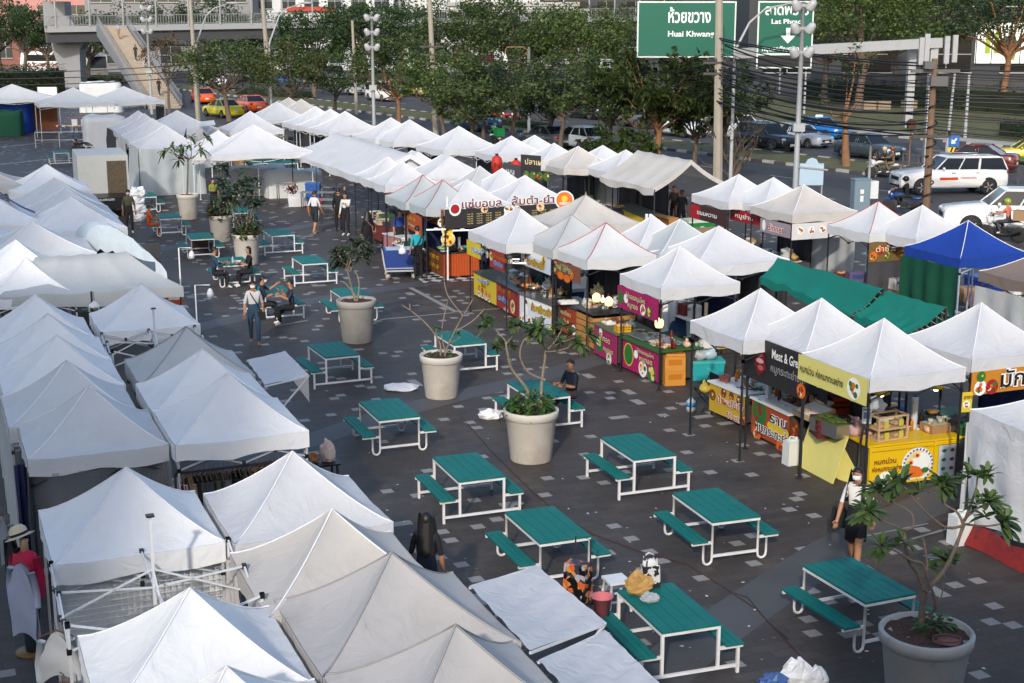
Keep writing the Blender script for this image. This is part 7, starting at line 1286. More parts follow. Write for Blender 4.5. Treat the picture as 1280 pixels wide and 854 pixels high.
t = thing('spirit_house', 'small brown bird-house like box on a thin post by the comms pole', 'box', gp(1136, 208)); b = MB(); b.tube([V((0, 0, 0)), V((0, 0, 2.1))], .035, 5); b.build('post', pm('8a5a40', .7), t); b = MB(); b.box((0, 0, 2.3), (.42, .4, .36)); b.prism([(-.28, 2.48), (.28, 2.48), (0, 2.68)], -.22, .22); b.build('house_box', pm('4a2a1e', .8), t)
for i, (x, y) in enumerate(((1085, 136), (1103, 136), (1136, 135), (1262, 168))): good('stone_planter', 'pale square stone planter on the lawn, %s from the left' % ORD[i], 'planter', gp(x, y+2), 'carton', pm('8a7c6a', .9), 2.6, R(10), None, 'stone planters on the lawn')
b = MB()
for x in range(9): b.bar(V((x*1.1, 0, 0)), V((x*1.1, 0, 1.0)), .07)
b.bar(V((0, 0, .95)), V((8.8, 0, .95)), .06); b.bar(V((0, 0, .5)), V((8.8, 0, .5)), .06); tag(b.build('railing', pm('5a5450', .7), loc=gp(1128, 214), rz=AR+PI), 'brown pipe railing on the median behind the comms pole', 'railing')
# ---------------------------------------------------------------- overhead cables
def wire(a, b_, sag, r, label, group, n=14):
 a, b_ = V(a), V(b_); m = MB(); m.tube([a.lerp(b_, i/n)-V((0, 0, sag*4*(i/n)*(1-i/n))) for i in range(n+1)], r, 4); return tag(m.build('overhead_cable', BLK), label, 'cable', group)
pA = gp(897, 226); pB = gp(1157, 273); r = random.Random(8)
far_r = pB+V((13, -24, 0)); far_l = V((at(545, 102).x, 102, 0)); l2 = V((at(340, 122).x, 122, 0)); l3 = gp(248, 152)
for k in range(26): z = 4.0+.13*k; wire(pA+V((r.uniform(-.3, .3), 0, z)), pB+V((r.uniform(-.2, .2), 0, 3.4+.12*k)), r.uniform(.15, .75), r.choice((.02, .03, .045)), 'black cable in the thick bundle between the tall concrete pole and the comms pole', 'cables from the tall pole to the comms pole')
for k in range(22): wire(pB+V((0, 0, 3.6+.13*k)), pB+V((20, -9+k*.4, 3.9+.15*k)), r.uniform(.2, .7), r.choice((.02, .03, .04)), 'black cable running from the comms pole out past the right edge', 'cables right of the comms pole')
for k in range(14): wire(pA+V((0, 0, 4.2+.16*k)), far_l+V((0, 0, 3.8+.16*k)), r.uniform(.3, .9), r.choice((.02, .03)), 'black cable sagging through the trees left of the tall concrete pole', 'cables in the middle trees')
for k in range(5): wire(far_l+V((0, 0, 4.4+.25*k)), l2+V((0, 0, 4.4+.25*k)), r.uniform(.3, .8), .025, 'black cable strung between the two tall poles among the left trees', 'cables in the left trees')
for k in range(3): wire(l2+V((0, 0, 4.5+.3*k)), l3+V((0, 0, 4.3+.3*k)), .5, .025, 'black cable strung to the pole beside the taxis', 'cables by the taxis')
for k in range(3): wire(l3+V((0, 0, 3.6+.5*k)), V((-75, 118, 5.2+.5*k)), 1.4, .05, 'thick black cable sagging across the stairs to the left edge', 'cables across the stairs')
for k in range(6): wire(V((at(1010, 110).x, 110, 6.6+.34*k)), V((at(1330, 92).x, 92, 7.4+.34*k)), .4, .022, 'thin cable high across the dark building on the right', 'high cables on the right')
# ---------------------------------------------------------------- footbridge
BG = mat('bridge_steel_grey', (.2, .21, .225), .55, var=.08, dirt=(.12, .12, .12), dirtamt=.4); BGD = mat('bridge_dark', (.06, .062, .068), .6); STR = mat('stair_concrete', (.33, .28, .22), .85, var=.15, scale=2)
A = pt(57, 33, 172); Bv = pt(830, 20, 205); dB = (Bv-A); L_ = dB.length; dh = V((dB.x, dB.y, 0)).normalized(); nB = V((-dh.y, dh.x, 0))
t = thing('footbridge', 'long grey steel footbridge with curved hoops across the top of the picture', 'footbridge', (A.x, A.y, 0)); o = V((A.x, A.y, 0)); P = lambda s, w=0, z=0: (A-o)+dB*s+nB*w+V((0, 0, z))
b = MB()
for s0 in range(12): a, c_ = s0/12, (s0+1)/12; b.add([P(a, -1.7, 0), P(c_, -1.7, 0), P(c_, 1.7, 0), P(a, 1.7, 0), P(a, -1.7, -.7), P(c_, -1.7, -.7), P(c_, 1.7, -.7), P(a, 1.7, -.7)], [(0, 1, 2, 3), (4, 7, 6, 5), (0, 4, 5, 1), (3, 2, 6, 7)])
b.build('deck', GP, t); b = MB()
for s0 in range(12): a, c_ = s0/12, (s0+1)/12; b.add([P(a, -1.3, -.72), P(c_, -1.3, -.72), P(c_, 1.3, -.72), P(a, 1.3, -.72), P(a, -1.0, -1.9), P(c_, -1.0, -1.9), P(c_, 1.0, -1.9), P(a, 1.0, -1.9)], [(4, 7, 6, 5), (0, 4, 5, 1), (3, 2, 6, 7)])
b.build('girder', BGD, t)
for w in (-1.65, 1.65):
 b = MB(); b.bar(P(0, w, 1.15), P(1, w, 1.15), .07); b.bar(P(0, w, .12), P(1, w, .12), .05)
 for k in range(260): b.bar(P(k/260, w, .1), P(k/260, w, 1.15), .035)
 b.build('railing', BG, t)
for k in range(22): s = .012+k/21*.975; b = MB(); b.tube([P(s, 1.72*math.cos(a_), 3.3*math.sin(a_)) if 0 else P(s, -1.72-.25*math.sin(q_*PI), -.1+q_*3.6) for q_ in [j/8 for j in range(9)]], .11, 6); b.build('hoop', GP, t)
b = MB(); b.bar(P(0, -1.75, 3.5), P(1, -1.75, 3.5), .12); b.add([P(0, -1.9, 3.52), P(1, -1.9, 3.52), P(1, 1.9, 3.9), P(0, 1.9, 3.9)], [(0, 1, 2, 3)]); b.build('roof', GP, t)
Q_ = lambda x, y, D: pt(x, y, D)-o
b = MB(); g0 = gp(95, 109)-o; D0 = gp(95, 109).y
for pf, pb in ((171.5, 174.5),):
 prof = [Q_(85, 109, D0), Q_(105, 109, D0), Q_(103, 62, D0), Q_(118, 40, D0), Q_(66, 40, D0), Q_(69, 60, D0)]; nn_ = len(prof)
 b.add([V((v.x, D0-1.2-o.y, max(v.z, 0))) for v in prof]+[V((v.x, D0+1.4-o.y, max(v.z, 0))) for v in prof], [tuple(range(nn_)), tuple(range(nn_, 2*nn_))[::-1]]+[(k, k+nn_, (k+1) % nn_+nn_, (k+1) % nn_) for k in range(nn_)])
cc = Q_(77, 37, D0-1.4); M_ = Matrix.Translation(cc) @ Matrix.Rotation(PI/2, 4, 'X'); h_ = MB(); h_.lathe([(1.75, -.4), (1.75, .4)], 28); b.add([M_ @ V(v) for v in h_.v], h_.f, 0, False); cp = Q_(72, 18, D0); b.box((cp.x, cp.y, cp.z), (2.6, 2.6, 3.0)); b.build('pillar', BG, t)
t = thing('bridge_stairs', 'grey-railed concrete stairway coming down from the footbridge to the plaza', 'stairs', tuple(gp(206, 136))); o = V(t.location); top_ = pt(140, 33, 165); bot = gp(206, 136); dS = top_-bot; dSh = V((dS.x, dS.y, 0)); W_ = V((dSh.y, -dSh.x, 0)).normalized(); n = 38; hw = 1.5; m = MB()
for k in range(n):
 p = bot+dSh*(k/n); q_ = bot+dSh*((k+1.02)/n); z = dS.z*(k+1)/n; zb = max(0, z-.55); c_ = [p-W_*hw, p+W_*hw, q_+W_*hw, q_-W_*hw]; m.add([V((v.x, v.y, zb))-o for v in c_]+[V((v.x, v.y, z))-o for v in c_], [(4, 5, 6, 7), (0, 1, 5, 4), (1, 2, 6, 5), (2, 3, 7, 6), (3, 0, 4, 7)])
m.build('steps', STR, t)
for s in (-1, 1):
 m = MB(); e = W_*s*(hw+.1); m.add([bot+e-o+V((0, 0, -.1)), bot+e-o+V((0, 0, .35)), top_+e-o+V((0, 0, .35)), top_+e-o+V((0, 0, -1.0)), bot+e*1.08-o+V((0, 0, -.1)), bot+e*1.08-o+V((0, 0, .35)), top_+e*1.08-o+V((0, 0, .35)), top_+e*1.08-o+V((0, 0, -1.))], [(0, 1, 2, 3), (4, 7, 6, 5), (1, 5, 6, 2), (0, 3, 7, 4)]); m.build('stringer', BG, t)
 m = MB(); m.bar(bot+e-o+V((0, 0, 1.2)), top_+e-o+V((0, 0, 1.2)), .08)
 for k in range(60): q_ = bot+dS*(k/60)+e-o; m.bar(q_+V((0, 0, .3)), q_+V((0, 0, 1.2)), .035)
 m.build('railing', BG, t)
for f, s_, lab, tp, bt in ((.12, .2, 'pedestrian in black near the foot of the footbridge stairs', '1a1c22', '22242a'), (.44, .5, 'pedestrian with a reddish bag midway on the stairs', '5a3034', 'a8acb0'), (.5, .1, 'pedestrian in dark clothes just above the one with the bag', '23222a', '26262c'), (.80, -.2, 'pedestrian in pale blue near the top of the footbridge stairs', '7a9ab4', '8a6a54')):
 k = math.floor(f*n); p = bot+dSh*((k+.5)/n)+W_*s_; person(lab, (p.x, p.y, 0), R(-20), 'walk', tp, bt, 1.68, z=dS.z*(k+1)/n, hair='bob')
# ---------------------------------------------------------------- buildings beyond the road
def block(label, c, w, d, h, wall, rows, cols, rz=0, win='2a3238', roof=None, band=None, ww=.62, wh=.55, name='building', group=None):
 t = thing(name, label, 'building', (c[0], c[1], 0), rz, group); b = MB(); b.box((0, d/2, h/2), (w, d, h)); b.build('wall', wall, t); b = MB(); b.box((0, d/2, h+.3), (w+.8, d+.8, .6)); b.build('roof', roof or conc, t)
 for i in range(rows):
  for j in range(cols):
   x = -w/2+(j+.5)*w/cols; z = (i+.55)*h/rows; f = MB(); W2, H2 = w/cols*ww, h/rows*wh; f.box((x, -.03, z), (W2, .1, H2)); fo = f.build('window', pm(win, .15), t); g = MB(); g.box((x, -.11, z-H2/2-.06), (W2+.3, .3, .12)); g.box((x, -.1, z), (.08, .08, H2)); g.box((x, -.1, z), (W2, .07, .08)); g.build('frame', WP, fo)
 if band: b = MB(); b.box((0, -.35, band[0]), (w*band[2], .5, band[1])); b.build('sign_band', band[3], t)
 return t
PW = mat('pink_render', (.42, .2, .19), .85, var=.1, dirt=(.25, .16, .15)); GW = mat('grey_render', (.2, .2, .21), .85, var=.1); WW = mat('white_render', (.52, .54, .55), .8, var=.08, dirt=(.35, .35, .34)); DW = mat('dark_cladding', (.03, .033, .04), .6, var=.15); BWm = mat('brick_red', (.2, .085, .07), .9, var=.2, scale=3)
block('pinkish shop building in the top left corner', at(10, 250), 40, 15, 17, PW, 3, 8); block('brick-red lower building behind the coaches', at(70, 242), 26, 8, 6.2, BWm, 1, 8)
t = block('grey academy building with a round clock emblem behind the stairs', at(215, 226), 26, 12, 14, GW, 3, 5, band=(5.2, 2.0, .98, mat('dark_fascia', (.035, .037, .04), .5))); b = MB(); M_ = Matrix.Translation((-8.8, -.68, 5.2)) @ Matrix.Rotation(PI/2, 4, 'X'); h_ = MB(); h_.lathe([(1.45, -.05), (1.45, .05)], 24); h_.lathe([(.9, .06), (.9, .08)], 20); b.add([M_ @ V(v) for v in h_.v], h_.f); b.build('emblem', pm('b0aca4', .5), t); b = MB(); add_text(b, 'ry of Academy', (2.6, -.64, 5.2), 1.5, 0, 15.5); b.build('lettering', pm('2c3e66', .5), t)
block('pale green shop front at the top left centre', at(272, 238), 14, 10, 14, mat('green_render', (.14, .25, .19), .8), 3, 3); block('white building with red and orange trim behind the dark round tree', at(392, 232), 26, 12, 17, WW, 4, 7, band=(9.6, .7, .3, pm('9a3426', .6)))
t = block('white building with a blue sign at the top centre', at(500, 238), 24, 12, 16, WW, 4, 6); b = MB(); b.box((3, -.5, 11), (2, .6, 8)); b.build('sign_board', pm('244a9a', .5), t); b = MB(); add_text(b, 'B', (5.4, -.1, 10.6), 2.2, 0, 1.3); b.build('lettering', pm('2a2e38'), t)
block('pale grey shophouse behind the middle trees', at(590, 236), 22, 12, 15, WW, 3, 5); block('white shophouse with a dark red door behind the camera post', at(640, 225), 20, 10, 10, WW, 2, 5, win='4a2022'); block('grey building with white columns below the bridge', at(700, 220), 14, 10, 9, GW, 2, 4, win='b8bab8'); block('dark grey office behind the bridge on the right', at(790, 260), 50, 14, 15, DW, 3, 12, win='1c2024')
block('long dark building behind the wide green sign', at(920, 250), 60, 14, 18, DW, 3, 12, win='14181c')
t = block('dark clad building on the right with a lit white mural window', at(1180, 168), 46, 14, 15, DW, 2, 5, win='0e1114'); b = MB(); b.box((6.9, -.3, 5.4), (7.4, .1, 4.6)); b.build('mural_panel', mat('lit_mural', (.6, .62, .56), .5, emit=((.75, .8, .7), .35)), t); b = MB()
for x in (4.6, 5.6): b.add([(x-.3, -.37, 4.2), (x+.3, -.37, 4.2), (x+.28, -.37, 6.4), (x, -.37, 7.2), (x-.28, -.37, 6.4)], [(0, 1, 2, 3, 4)])
b.add([(7.2, -.37, 3.6), (7.8, -.37, 3.4), (8.0, -.37, 5.4), (7.5, -.37, 7.0)], [(0, 1, 2, 3)]); b.build('painted_tree', pm('8aa02c', .6), t); b = MB(); b.disc((7.0, -.38, 5.5), 1.05, 6, 0, .8, 'y'); b.build('painted_bird', pm('16403c', .6), t); b = MB(); [b.box((x, -.37, 5.4), (.1, .04, 4.6)) for x in (3.3, 5.1, 8.4, 10.5)]; b.build('mullion', BLK, t)
b = MB(); d_ = rp(103, 110)-rp(103, 30); b.box((rp(106.2, 30)+rp(106.2, 112))/2+V((0, 0, 1.4)), (d_.length, .4, 2.8), 0, AR); tag(b.build('boundary_wall', mat('dark_wall', (.09, .09, .095), .8, var=.2)), 'long dark boundary wall beyond the lawn on the right', 'wall')
for i in range(9): block('pale distant shophouse at the skyline, %s from the left' % ORD[i], at(-60+170*i, 330+12*(i % 3)), 46, 14, 22+5*(i % 3), (WW, GW, PW, WW)[i % 4], 4, 8, group='distant shophouses at the skyline')
# ---------------------------------------------------------------- things under and around the canopies
def table(label, c, rz, w=1.5, d=.65, h=.74, top=None, leg=None, cloth=None, cat='table', name='trestle_table', group=None):
 t = thing(name, label, cat, c, rz, group); b = MB(); b.box((0, 0, h), (w, d, .03)); b.build('table_top', top or WHT, t)
 for x in (-1, 1):
  for y in (-1, 1): b = MB(); b.box((x*(w/2-.05), y*(d/2-.05), h/2-.01), (.035, .035, h-.02)); b.build('leg', leg or STEEL, t)
 if cloth:
  b = MB()
  for k in range(4):
   a = [(-1, -1), (1, -1), (1, 1), (-1, 1)]; p, q = a[k], a[(k+1) % 4]
   b.grid(lambda u, v: V(((p[0]+(q[0]-p[0])*u)*(w/2+.012+.03*v), (p[1]+(q[1]-p[1])*u)*(d/2+.012+.03*v), h+.018-v*(h*.8)+0)) + V((.012*math.sin(u*26)*v, .012*math.sin(u*31)*v, 0)), 12, 4)
  b.add([(-w/2-.012, -d/2-.012, h+.018), (w/2+.012, -d/2-.012, h+.018), (w/2+.012, d/2+.012, h+.018), (-w/2-.012, d/2+.012, h+.018)], [(0, 1, 2, 3)]); b.build('cloth', cloth, t)
 return t
SHORT = dict(Q1='the cream canopy', Q2='the small white canopy behind the stalls', Q3='the silvery canopy', Q4='the broad bluish white canopy', S1='the leftmost canopy by the grey mast', S2='the second canopy by the grey mast', S3='the grey-cream canopy with the dinner banner', S4='the red-piped roadside canopy', S5='the canopy on pale blue legs', S6='the blue canopy', R10='the spicy salad canopy',
 M0='the canopy left of the red lanterns', M1='the canopy with the red lanterns', M2='the third lantern row canopy', M3='the cream lantern row canopy', M4='the fifth lantern row canopy', M5='the last lantern row canopy', N0='the canopy at the end of the long roof', N1='the loose-edged canopy', N2='the left red-piped silver canopy', N4='the ridged white canopy', N5='the big slanted canopy', N7='the canopy behind the salad sign', B0='the clean white left canopy', C1='the bright white near canopy',
 P0='the first roadside canopy', P1='the second roadside canopy', P2='the third roadside canopy', P3='the fourth roadside canopy', P4='the fifth roadside canopy', P5='the sixth roadside canopy', P6='the seventh roadside canopy', P7='the eighth roadside canopy', P8='the ninth roadside canopy', T1='the furthest walled canopy', T5='the canopy with the propped awning', T8='the canopy behind the pavilion', T10='the canopy at the stairs')
CC = ['c8c8c2', '3a3a40', '6a2a24', '24406a', 'a88a5a', '2c5a3a', 'b8a890', '5a4a6a']
KN = [('crate', 'crate'), ('carton', 'carton'), ('pot', 'pot'), ('tray', 'tray'), ('heap', 'heap of goods'), ('bag', 'bag'), ('cups', 'stack of cups'), ('bowl', 'bowl'), ('box', 'box of jars')]
CN = {'c8c8c2': 'pale', '3a3a40': 'dark grey', '6a2a24': 'dark red', '24406a': 'blue', 'a88a5a': 'tan', '2c5a3a': 'green', 'b8a890': 'beige', '5a4a6a': 'purple'}
def fill(key, back=None, seed=1, n=5, tables=1):
 t = TENTS[key]; o = V((t.location.x, t.location.y, 0)); a = t.rotation_euler.z; c, s = V((math.cos(a), math.sin(a), 0)), V((-math.sin(a), math.cos(a), 0)); r = random.Random(seed*17+len(key)); nm = SHORT[key]; cl = r.choice(CC)
 table('%s table of wares under %s' % (CN[cl]+'-clothed' if seed % 2 else 'bare white-topped', nm), o-c*.55, a+PI/2, 1.7, .6, cloth=pm(cl, .8) if seed % 2 else None)
 used = set()
 for k in range(n):
  kd, kn = r.choice(KN); col = r.choice(CC)
  if (kd, col) in used: continue
  used.add((kd, col)); p = o-c*(.55+r.uniform(-.15, .15))+s*(-.7+1.4*(k+.5)/n)+V((0, 0, .76)); good(kn.replace(' ', '_'), '%s %s on the table under %s' % (CN[col].split()[-1], 'heap' if kd == 'heap' else kn, nm), kn.split()[0] if kn != 'heap of goods' else 'goods', p, kd, pm(col, .6), r.uniform(.7, 1.1), a+r.uniform(-.3, .3), pm(r.choice(CC), .6), seed=k)
 kd = r.choice(['carton', 'cooler', 'crate']); col = r.choice(CC); good('storage_'+kd, '%s %s on the ground under %s' % (CN[col], kd, nm), kd, o+c*.4+s*r.uniform(-.5, .5), kd, pm(col, .6), 1.2, a, pm(r.choice(CC), .6))
 if back: e0, e1 = edge(key, back[0], 0, -.05); sheetwall('back_cloth', '%s cloth hung as a wall under %s' % ({'dark': 'dark', 'grey': 'grey', 'white': 'white', 'silver': 'silvery', 'navy': 'navy', 'dkgreen': 'bottle green', 'orange': 'rust', 'brown': 'brown'}[back[1]], nm), e0, e1, .15, 2.2, back[1], .05)  # sheet added to stand in for the shade inside the stall
bks = [('r', 'dark'), None, ('r', 'navy'), ('r', 'dark'), None, ('r', 'dark'), ('r', 'grey'), ('r', 'brown')]
for i, k in enumerate(SHORT):
 bk = bks[i % 8]
 if k in ('S5', 'S6'): bk = None
 if k[0] == 'P': bk = ('r', 'dark')
 if k in ('B0', 'C1'): continue
 fill(k, bk, i+1, 4 if k[0] in 'PTM' else 5)
for k, lab in (('R3', 'dark cloth wall behind the fried food counter'), ('R4', 'dark cloth wall behind the noodle counter'), ('R5', 'black cloth wall behind the slat counter'), ('R7', 'dark cloth wall behind the drinks table'), ('R8', 'dark red-brown cloth wall behind the wok'), ('R1', 'dark cloth wall behind the salad counter')):  # dark sheets added so the stall interiors look shaded
 e0, e1 = edge(k, 'r', 0, -.05); k_ = CR*(1.0 if k == 'R9' else 0); sheetwall('back_cloth', lab, e0+k_, e1+k_+AL*(.95 if k == 'R9' else 0), .1, 2.15, 'dark', .05)
for k, lab in (('R1', 'dark blue cloth across the back of the salad stall'), ('R2', 'dark cloth across the back of the right salad canopy')):  # same added dark sheets, standing in for shade at the back
 t_ = TENTS[k]; e0 = V((t_.location.x, t_.location.y, 0))-CR*1.1+AL*1.0; sheetwall('back_cloth', lab, e0, e0+CR*2.2, .1, 2.1, 'navy' if k == 'R1' else 'dark', .05)
for k, (x, y, kd, col, lab) in enumerate(((668, 390, 'cooler', '24406a', 'blue cooler on the ground behind the noodle counter'), (760, 410, 'crate', '6a2a24', 'dark red crate stack behind the slat counter'), (800, 440, 'pot', '3a3a40', 'black pot on the ground behind the pink stall'), (930, 480, 'crate', '2c5a3a', 'green crate behind the drinks table'), (1060, 530, 'crate', '24406a', 'navy crate behind the steel grill'), (1150, 560, 'cooler', '24406a', 'dark blue cooler behind the yellow counter'), (1180, 548, 'crate', '3a3a40', 'black crate behind the yellow counter'))): good('storage_'+kd, lab, kd, gp(x, y)+CR*.9, kd, pm(col, .5), 1.4, GY, pm(CC[k], .6))
e = edge('S4', 'f', 2.1); banner('printed banner of vegetables and red lettering on the red-piped roadside canopy', e[0], e[1], .55, mat('veg_print', (.16, .1, .03), .6), [('ตำซั่ว', .5, -.2, .22, 'cream', 'red', .6), ('อีสาน', 1.4, -.25, .2, 'cream', 'red', .6)], [(.15+.24*k, -.38+.16*(k % 2), .13, 200+k, (2, 3, 4, 1)[k % 4]) for k in range(8)])
sheetwall('side_cloth', 'dark grey cloth wall below the vegetable banner', e[0]*1, e[1]*1, .15, 1.55, 'dark', .05)
e = edge('S6', 'a', 2.0); sheetwall('side_cloth', 'bottle green cloth wall hanging under the blue canopy', e[0], e[1], .1, 2.1, 'dkgreen', .09)
e = edge('S3', 'a', 2.05); banner('small white and pink banner reading dinner on the grey-cream canopy', e[0]+(e[1]-e[0])*.3, e[1], .42, mat('pinkish_print', (.3, .25, .28), .6), [('dinner', .95, -.22, .3, 'red', 'white', .95)], [], [('d', .22, -.2, .1, .17, 'white')])
e = edge('S3', 'f', 2.08); banner('white sagging banner with small prints on the front of the grey-cream canopy', e[0], e[0]+(e[1]-e[0])*.75, .5, 'c8c8c8', [], [(.3+.4*k, -.22, .12, 210+k, 0) for k in range(4)])
e = edge('S1', 'a', 2.05); banner('red and black banner with white lettering at the left of the mast stalls', e[0], e[1], .5, mat('redblack', (.05, .02, .02), .6), [('ขนมหวาน', 1.2, -.25, .2, 'white', None, 1.3)], [], [('r', .05, -.5, .7, -.02, 'red')])
e = edge('S2', 'a', 2.05); banner('red sign with white lettering under the second canopy by the grey mast', e[0]+(e[1]-e[0])*.2, e[1], .36, INK['red'], [('หมูย่าง', .9, -.18, .2, 'white', None, 1.1)])
t = thing('wire_rack', 'steel rack of boxes and jars under the canopy on pale blue legs', 'rack', gp(1113, 349), GY); b = MB()
for x in (-.35, .35):
 for y in (-.2, .2): b.bar((x, y, 0), (x, y, 1.35), .035)
for z in (.35, .8, 1.33): b.box((0, 0, z), (.74, .44, .03))
b.build('frame', INOX, t)
for k, (z, kd, c_, lab) in enumerate(((1.35, 'tray', 'b0641c', 'orange wicker tray on top of the steel rack'), (.82, 'cups', 'c0c4c4', 'pale jars on the middle shelf of the steel rack'), (.37, 'heap', 'b8a070', 'beige packets on the low shelf of the steel rack'))): good('goods', lab, 'goods', gp(1113, 349)+V((0, 0, z)), kd, pm(c_, .6), .9, .2, pm('a07a4a'))
lamp(gp(1094, 317, 1.7), 'white shaded bulb left under the canopy on pale blue legs', WHT, 'shade'); lamp(gp(1122, 309, 1.75), 'white shaded bulb right under the canopy on pale blue legs', WHT, 'shade')
good('cooler', 'large dark blue cooler under the blue canopy', 'cooler', gp(1232, 372), 'cooler', pm('1c2f78', .4), 1.5, GY, pm('24408c', .4)); good('carton', 'brown carton under the blue canopy', 'carton', gp(1208, 376), 'carton', CARD, 1.3, GY, pm('8a6a48')); good('patterned_bag', 'red and white patterned bag near the brown carton', 'bag', gp(1215, 386), 'bag', pm('b88a84', .7), 1.8, 0, None); 
good('tissue_box', 'white tissue box on a small wooden stand at the right', 'box', gp(1268, 372, .7), 'carton', WHT, .6, GY, WHT); table('small wooden stand below the tissue box at the right', gp(1266, 396), GY, .7, .5, .68, WOOD, WOOD)
e = edge('S7', 'a', 2.0); sheetwall('side_cloth', 'grey cloth wall under the brown canopy at the right edge', e[0], e[1], .1, 2.0, 'grey', .05); tubelamp(gp(1264, 346, 1.8), R(10), 'white strip lamp on the wall under the brown canopy')
t = thing('wooden_rack', 'orange wooden rack in front of the vendor in black', 'rack', gp(829, 300), R(-60)); b = MB()
for z in (.3, .6, .9): b.box((0, 0, z), (1.3, .4, .04))
for x in (-.63, 0, .63): b.box((x, 0, .46), (.05, .42, .92))
b.build('frame', WOOD, t); good('green_bin', 'bright green lidded bin beside the vendor in black', 'bin', gp(872, 296), 'cooler', pm('1f7a3a', .5), 1.5, R(20), pm('c4cfc0')); good('melon_heap', 'green and brown produce on a low table right of the green bin', 'goods', gp(886, 300, .5), 'heap', pm('7ea838'), 2.0, 0, pm('a87848')); table('low brown table holding produce by the green bin', gp(886, 302), R(20), 1.4, .8, .47, CARD)
for k, x in enumerate((808, 813)): good('cup_stack', 'tall stack of white cups on the counter under the ridge roof, %s one' % ('left', 'right')[k], 'cups', gp(x, 286, .9), 'cups', wp, 1.1)
sheetwall('plastic_film', 'dark shiny plastic film hung inside the ridge roof stall', gp(782, 262), gp(825, 275), .2, 2.2, 'film', .1)
counter('yellow edged counter under the ridge roof', gp(765, 282), gp(806, 300), .9, .85, INK['yellow'], mat('green_worktop', (.06, .07, .05), .6), [('ชาเย็น', .8, .45, .2, 'green', None, .9)])
lamp(gp(823, 231, 2.1), 'lit bulb under the ridge roof', None)
for k, (x, y) in enumerate(((621, 206), (645, 212))):
 t = thing('paper_lantern', 'red paper lantern, %s of the pair, hanging by the black poster' % ('left one', 'right one')[k], 'lantern', gp(x, y, 2.0)); b = MB(); b.lathe([(.06, -.42), (.2, -.3), (.25, 0), (.2, .3), (.06, .42)], 14); b.build('lantern_body', pm('b0281c', .6), t); b = MB(); b.lathe([(.07, -.48), (.07, -.41)], 10); b.lathe([(.07, .41), (.07, .48)], 10); b.build('rim', INK['black'], t); b = MB(); add_text(b, 'ร้าน', (0, -.27, 0), .22, 0, .25); b.build('lettering', INK['black'], t)
e = edge('M1', 'a', 2.2); banner('tall black poster of dishes hung beside the red lanterns', gp(651, 193, 2.9), gp(676, 195, 2.9), 1.2, mat('poster_black', (.03, .028, .03), .5), [('ปลาเผา', .75, -.28, .3, 'cream', None, 1.0)], [(.3+.35*k, -.8, .17, 220+k, 4) for k in range(4)]); banner('grey and black menu sheet between the two red lanterns', gp(629, 203, 2.4), gp(655, 208, 2.4), 1.5, mat('poster_grey', (.07, .07, .075), .5), [('เมนู', .7, -.3, .25, 'white', None, .7)], [(.5+.4*k, -.9, .2, 230+k, 0) for k in range(3)])
for k, (x0, x1, y, lab) in enumerate(((345, 368, 258, 'grey-topped high table at the left of the benches'), (375, 418, 262, 'long dark bench table in front of the dining benches'), (389, 418, 272, 'second long dark bench table behind the white-shirted man'), (392, 418, 255, 'rear long dark bench table under the white roof'), (398, 420, 281, 'nearest long dark bench table beside the walking man'))):
 a, b_ = gp(x0, y), gp(x1, y); d = b_-a; table(lab, (a+b_)/2+V((0, .4, 0)), math.atan2(d.y, d.x), d.length, .6, .95 if k == 0 else .72, mat('grey_slats', (.2, .19, .18), .7), STEEL, name='bench_table')
for k, (x, y, lab) in enumerate(((395, 276, 'vase of bright red flowers beside the benches'), (364, 254, 'pot of red flowers by the high table'))):
 t = thing('flower_pot', lab, 'flowers', gp(x, y)); b = MB(); b.lathe([(.13, 0), (.17, .45), (.15, .45), (.01, .42)], 14); b.build('pot', WHT, t); b = MB(); r = random.Random(k)
 for i in range(90): p = V((r.gauss(0, .14), r.gauss(0, .14), .65+r.gauss(0, .13))); blade(b, p, V((r.gauss(0, 1), r.gauss(0, 1), r.gauss(.3, 1))), .13, .08, .3, 0 if r.random() < .75 else 1, r)
 b.build('flowers', [pm('b81a16', .7), LFN], t)
def drape(label, c, sz, rz, fk, seed):
 b = MB(); w, d, h = sz
 def f(u, v):
  a = 2*PI*u; q = min(1, v*1.8); z = h if v < .55 else h*(1-(v-.55)/.45); sx = (abs(math.cos(a))**.35)*(1 if math.cos(a) > 0 else -1); sy = (abs(math.sin(a))**.35)*(1 if math.sin(a) > 0 else -1); k = q*(1+.12*max(0, v-.55)); p = V((w/2*sx*k, d/2*sy*k, z)); n_ = mnoise.noise(V((p.x*1.6, p.y*1.6, seed+v*2))); return p+V((.11*n_, .11*n_, .26*n_*(1 if v < .6 else .3)))+V((0, 0, max(0, .0)))
 b.grid(f, 40, 14); b.v = [(x, y, max(z, .01)) for x, y, z in b.v]; return tag(b.build('covered_stock', FB[fk], loc=c, rz=rz), label, 'covered goods')
drape('beige cloth covered stall stock under the pavilion, left pile', gp(323, 243), (2.6, 1.6, 1.3), R(15), 'old', 1); drape('pale cloth covered stock under the pavilion, right pile', gp(366, 245), (2.6, 1.7, 1.2), R(15), 'plain', 2); drape('white wrapped bundle at the foot of the covered stock', gp(372, 258), (.8, .5, .5), R(10), 'white', 3)
for k in range(3): place_table('s', *(gp(322+18*k, 219)[:2]), R(30), 'teal picnic table parked under the large pavilion, %s from the left' % ORD[k])
t = thing('recycling_bin', 'blue box bin behind the dark benches', 'bin', gp(392, 255)); b = MB(); b.box((0, 0, .45), (.6, .5, .9), taper=1.08); b.build('bin_body', pm('1c4c94', .5), t); b = MB(); b.box((0, 0, .93), (.68, .58, .06)); b.build('lid', pm('24589c', .5), t)
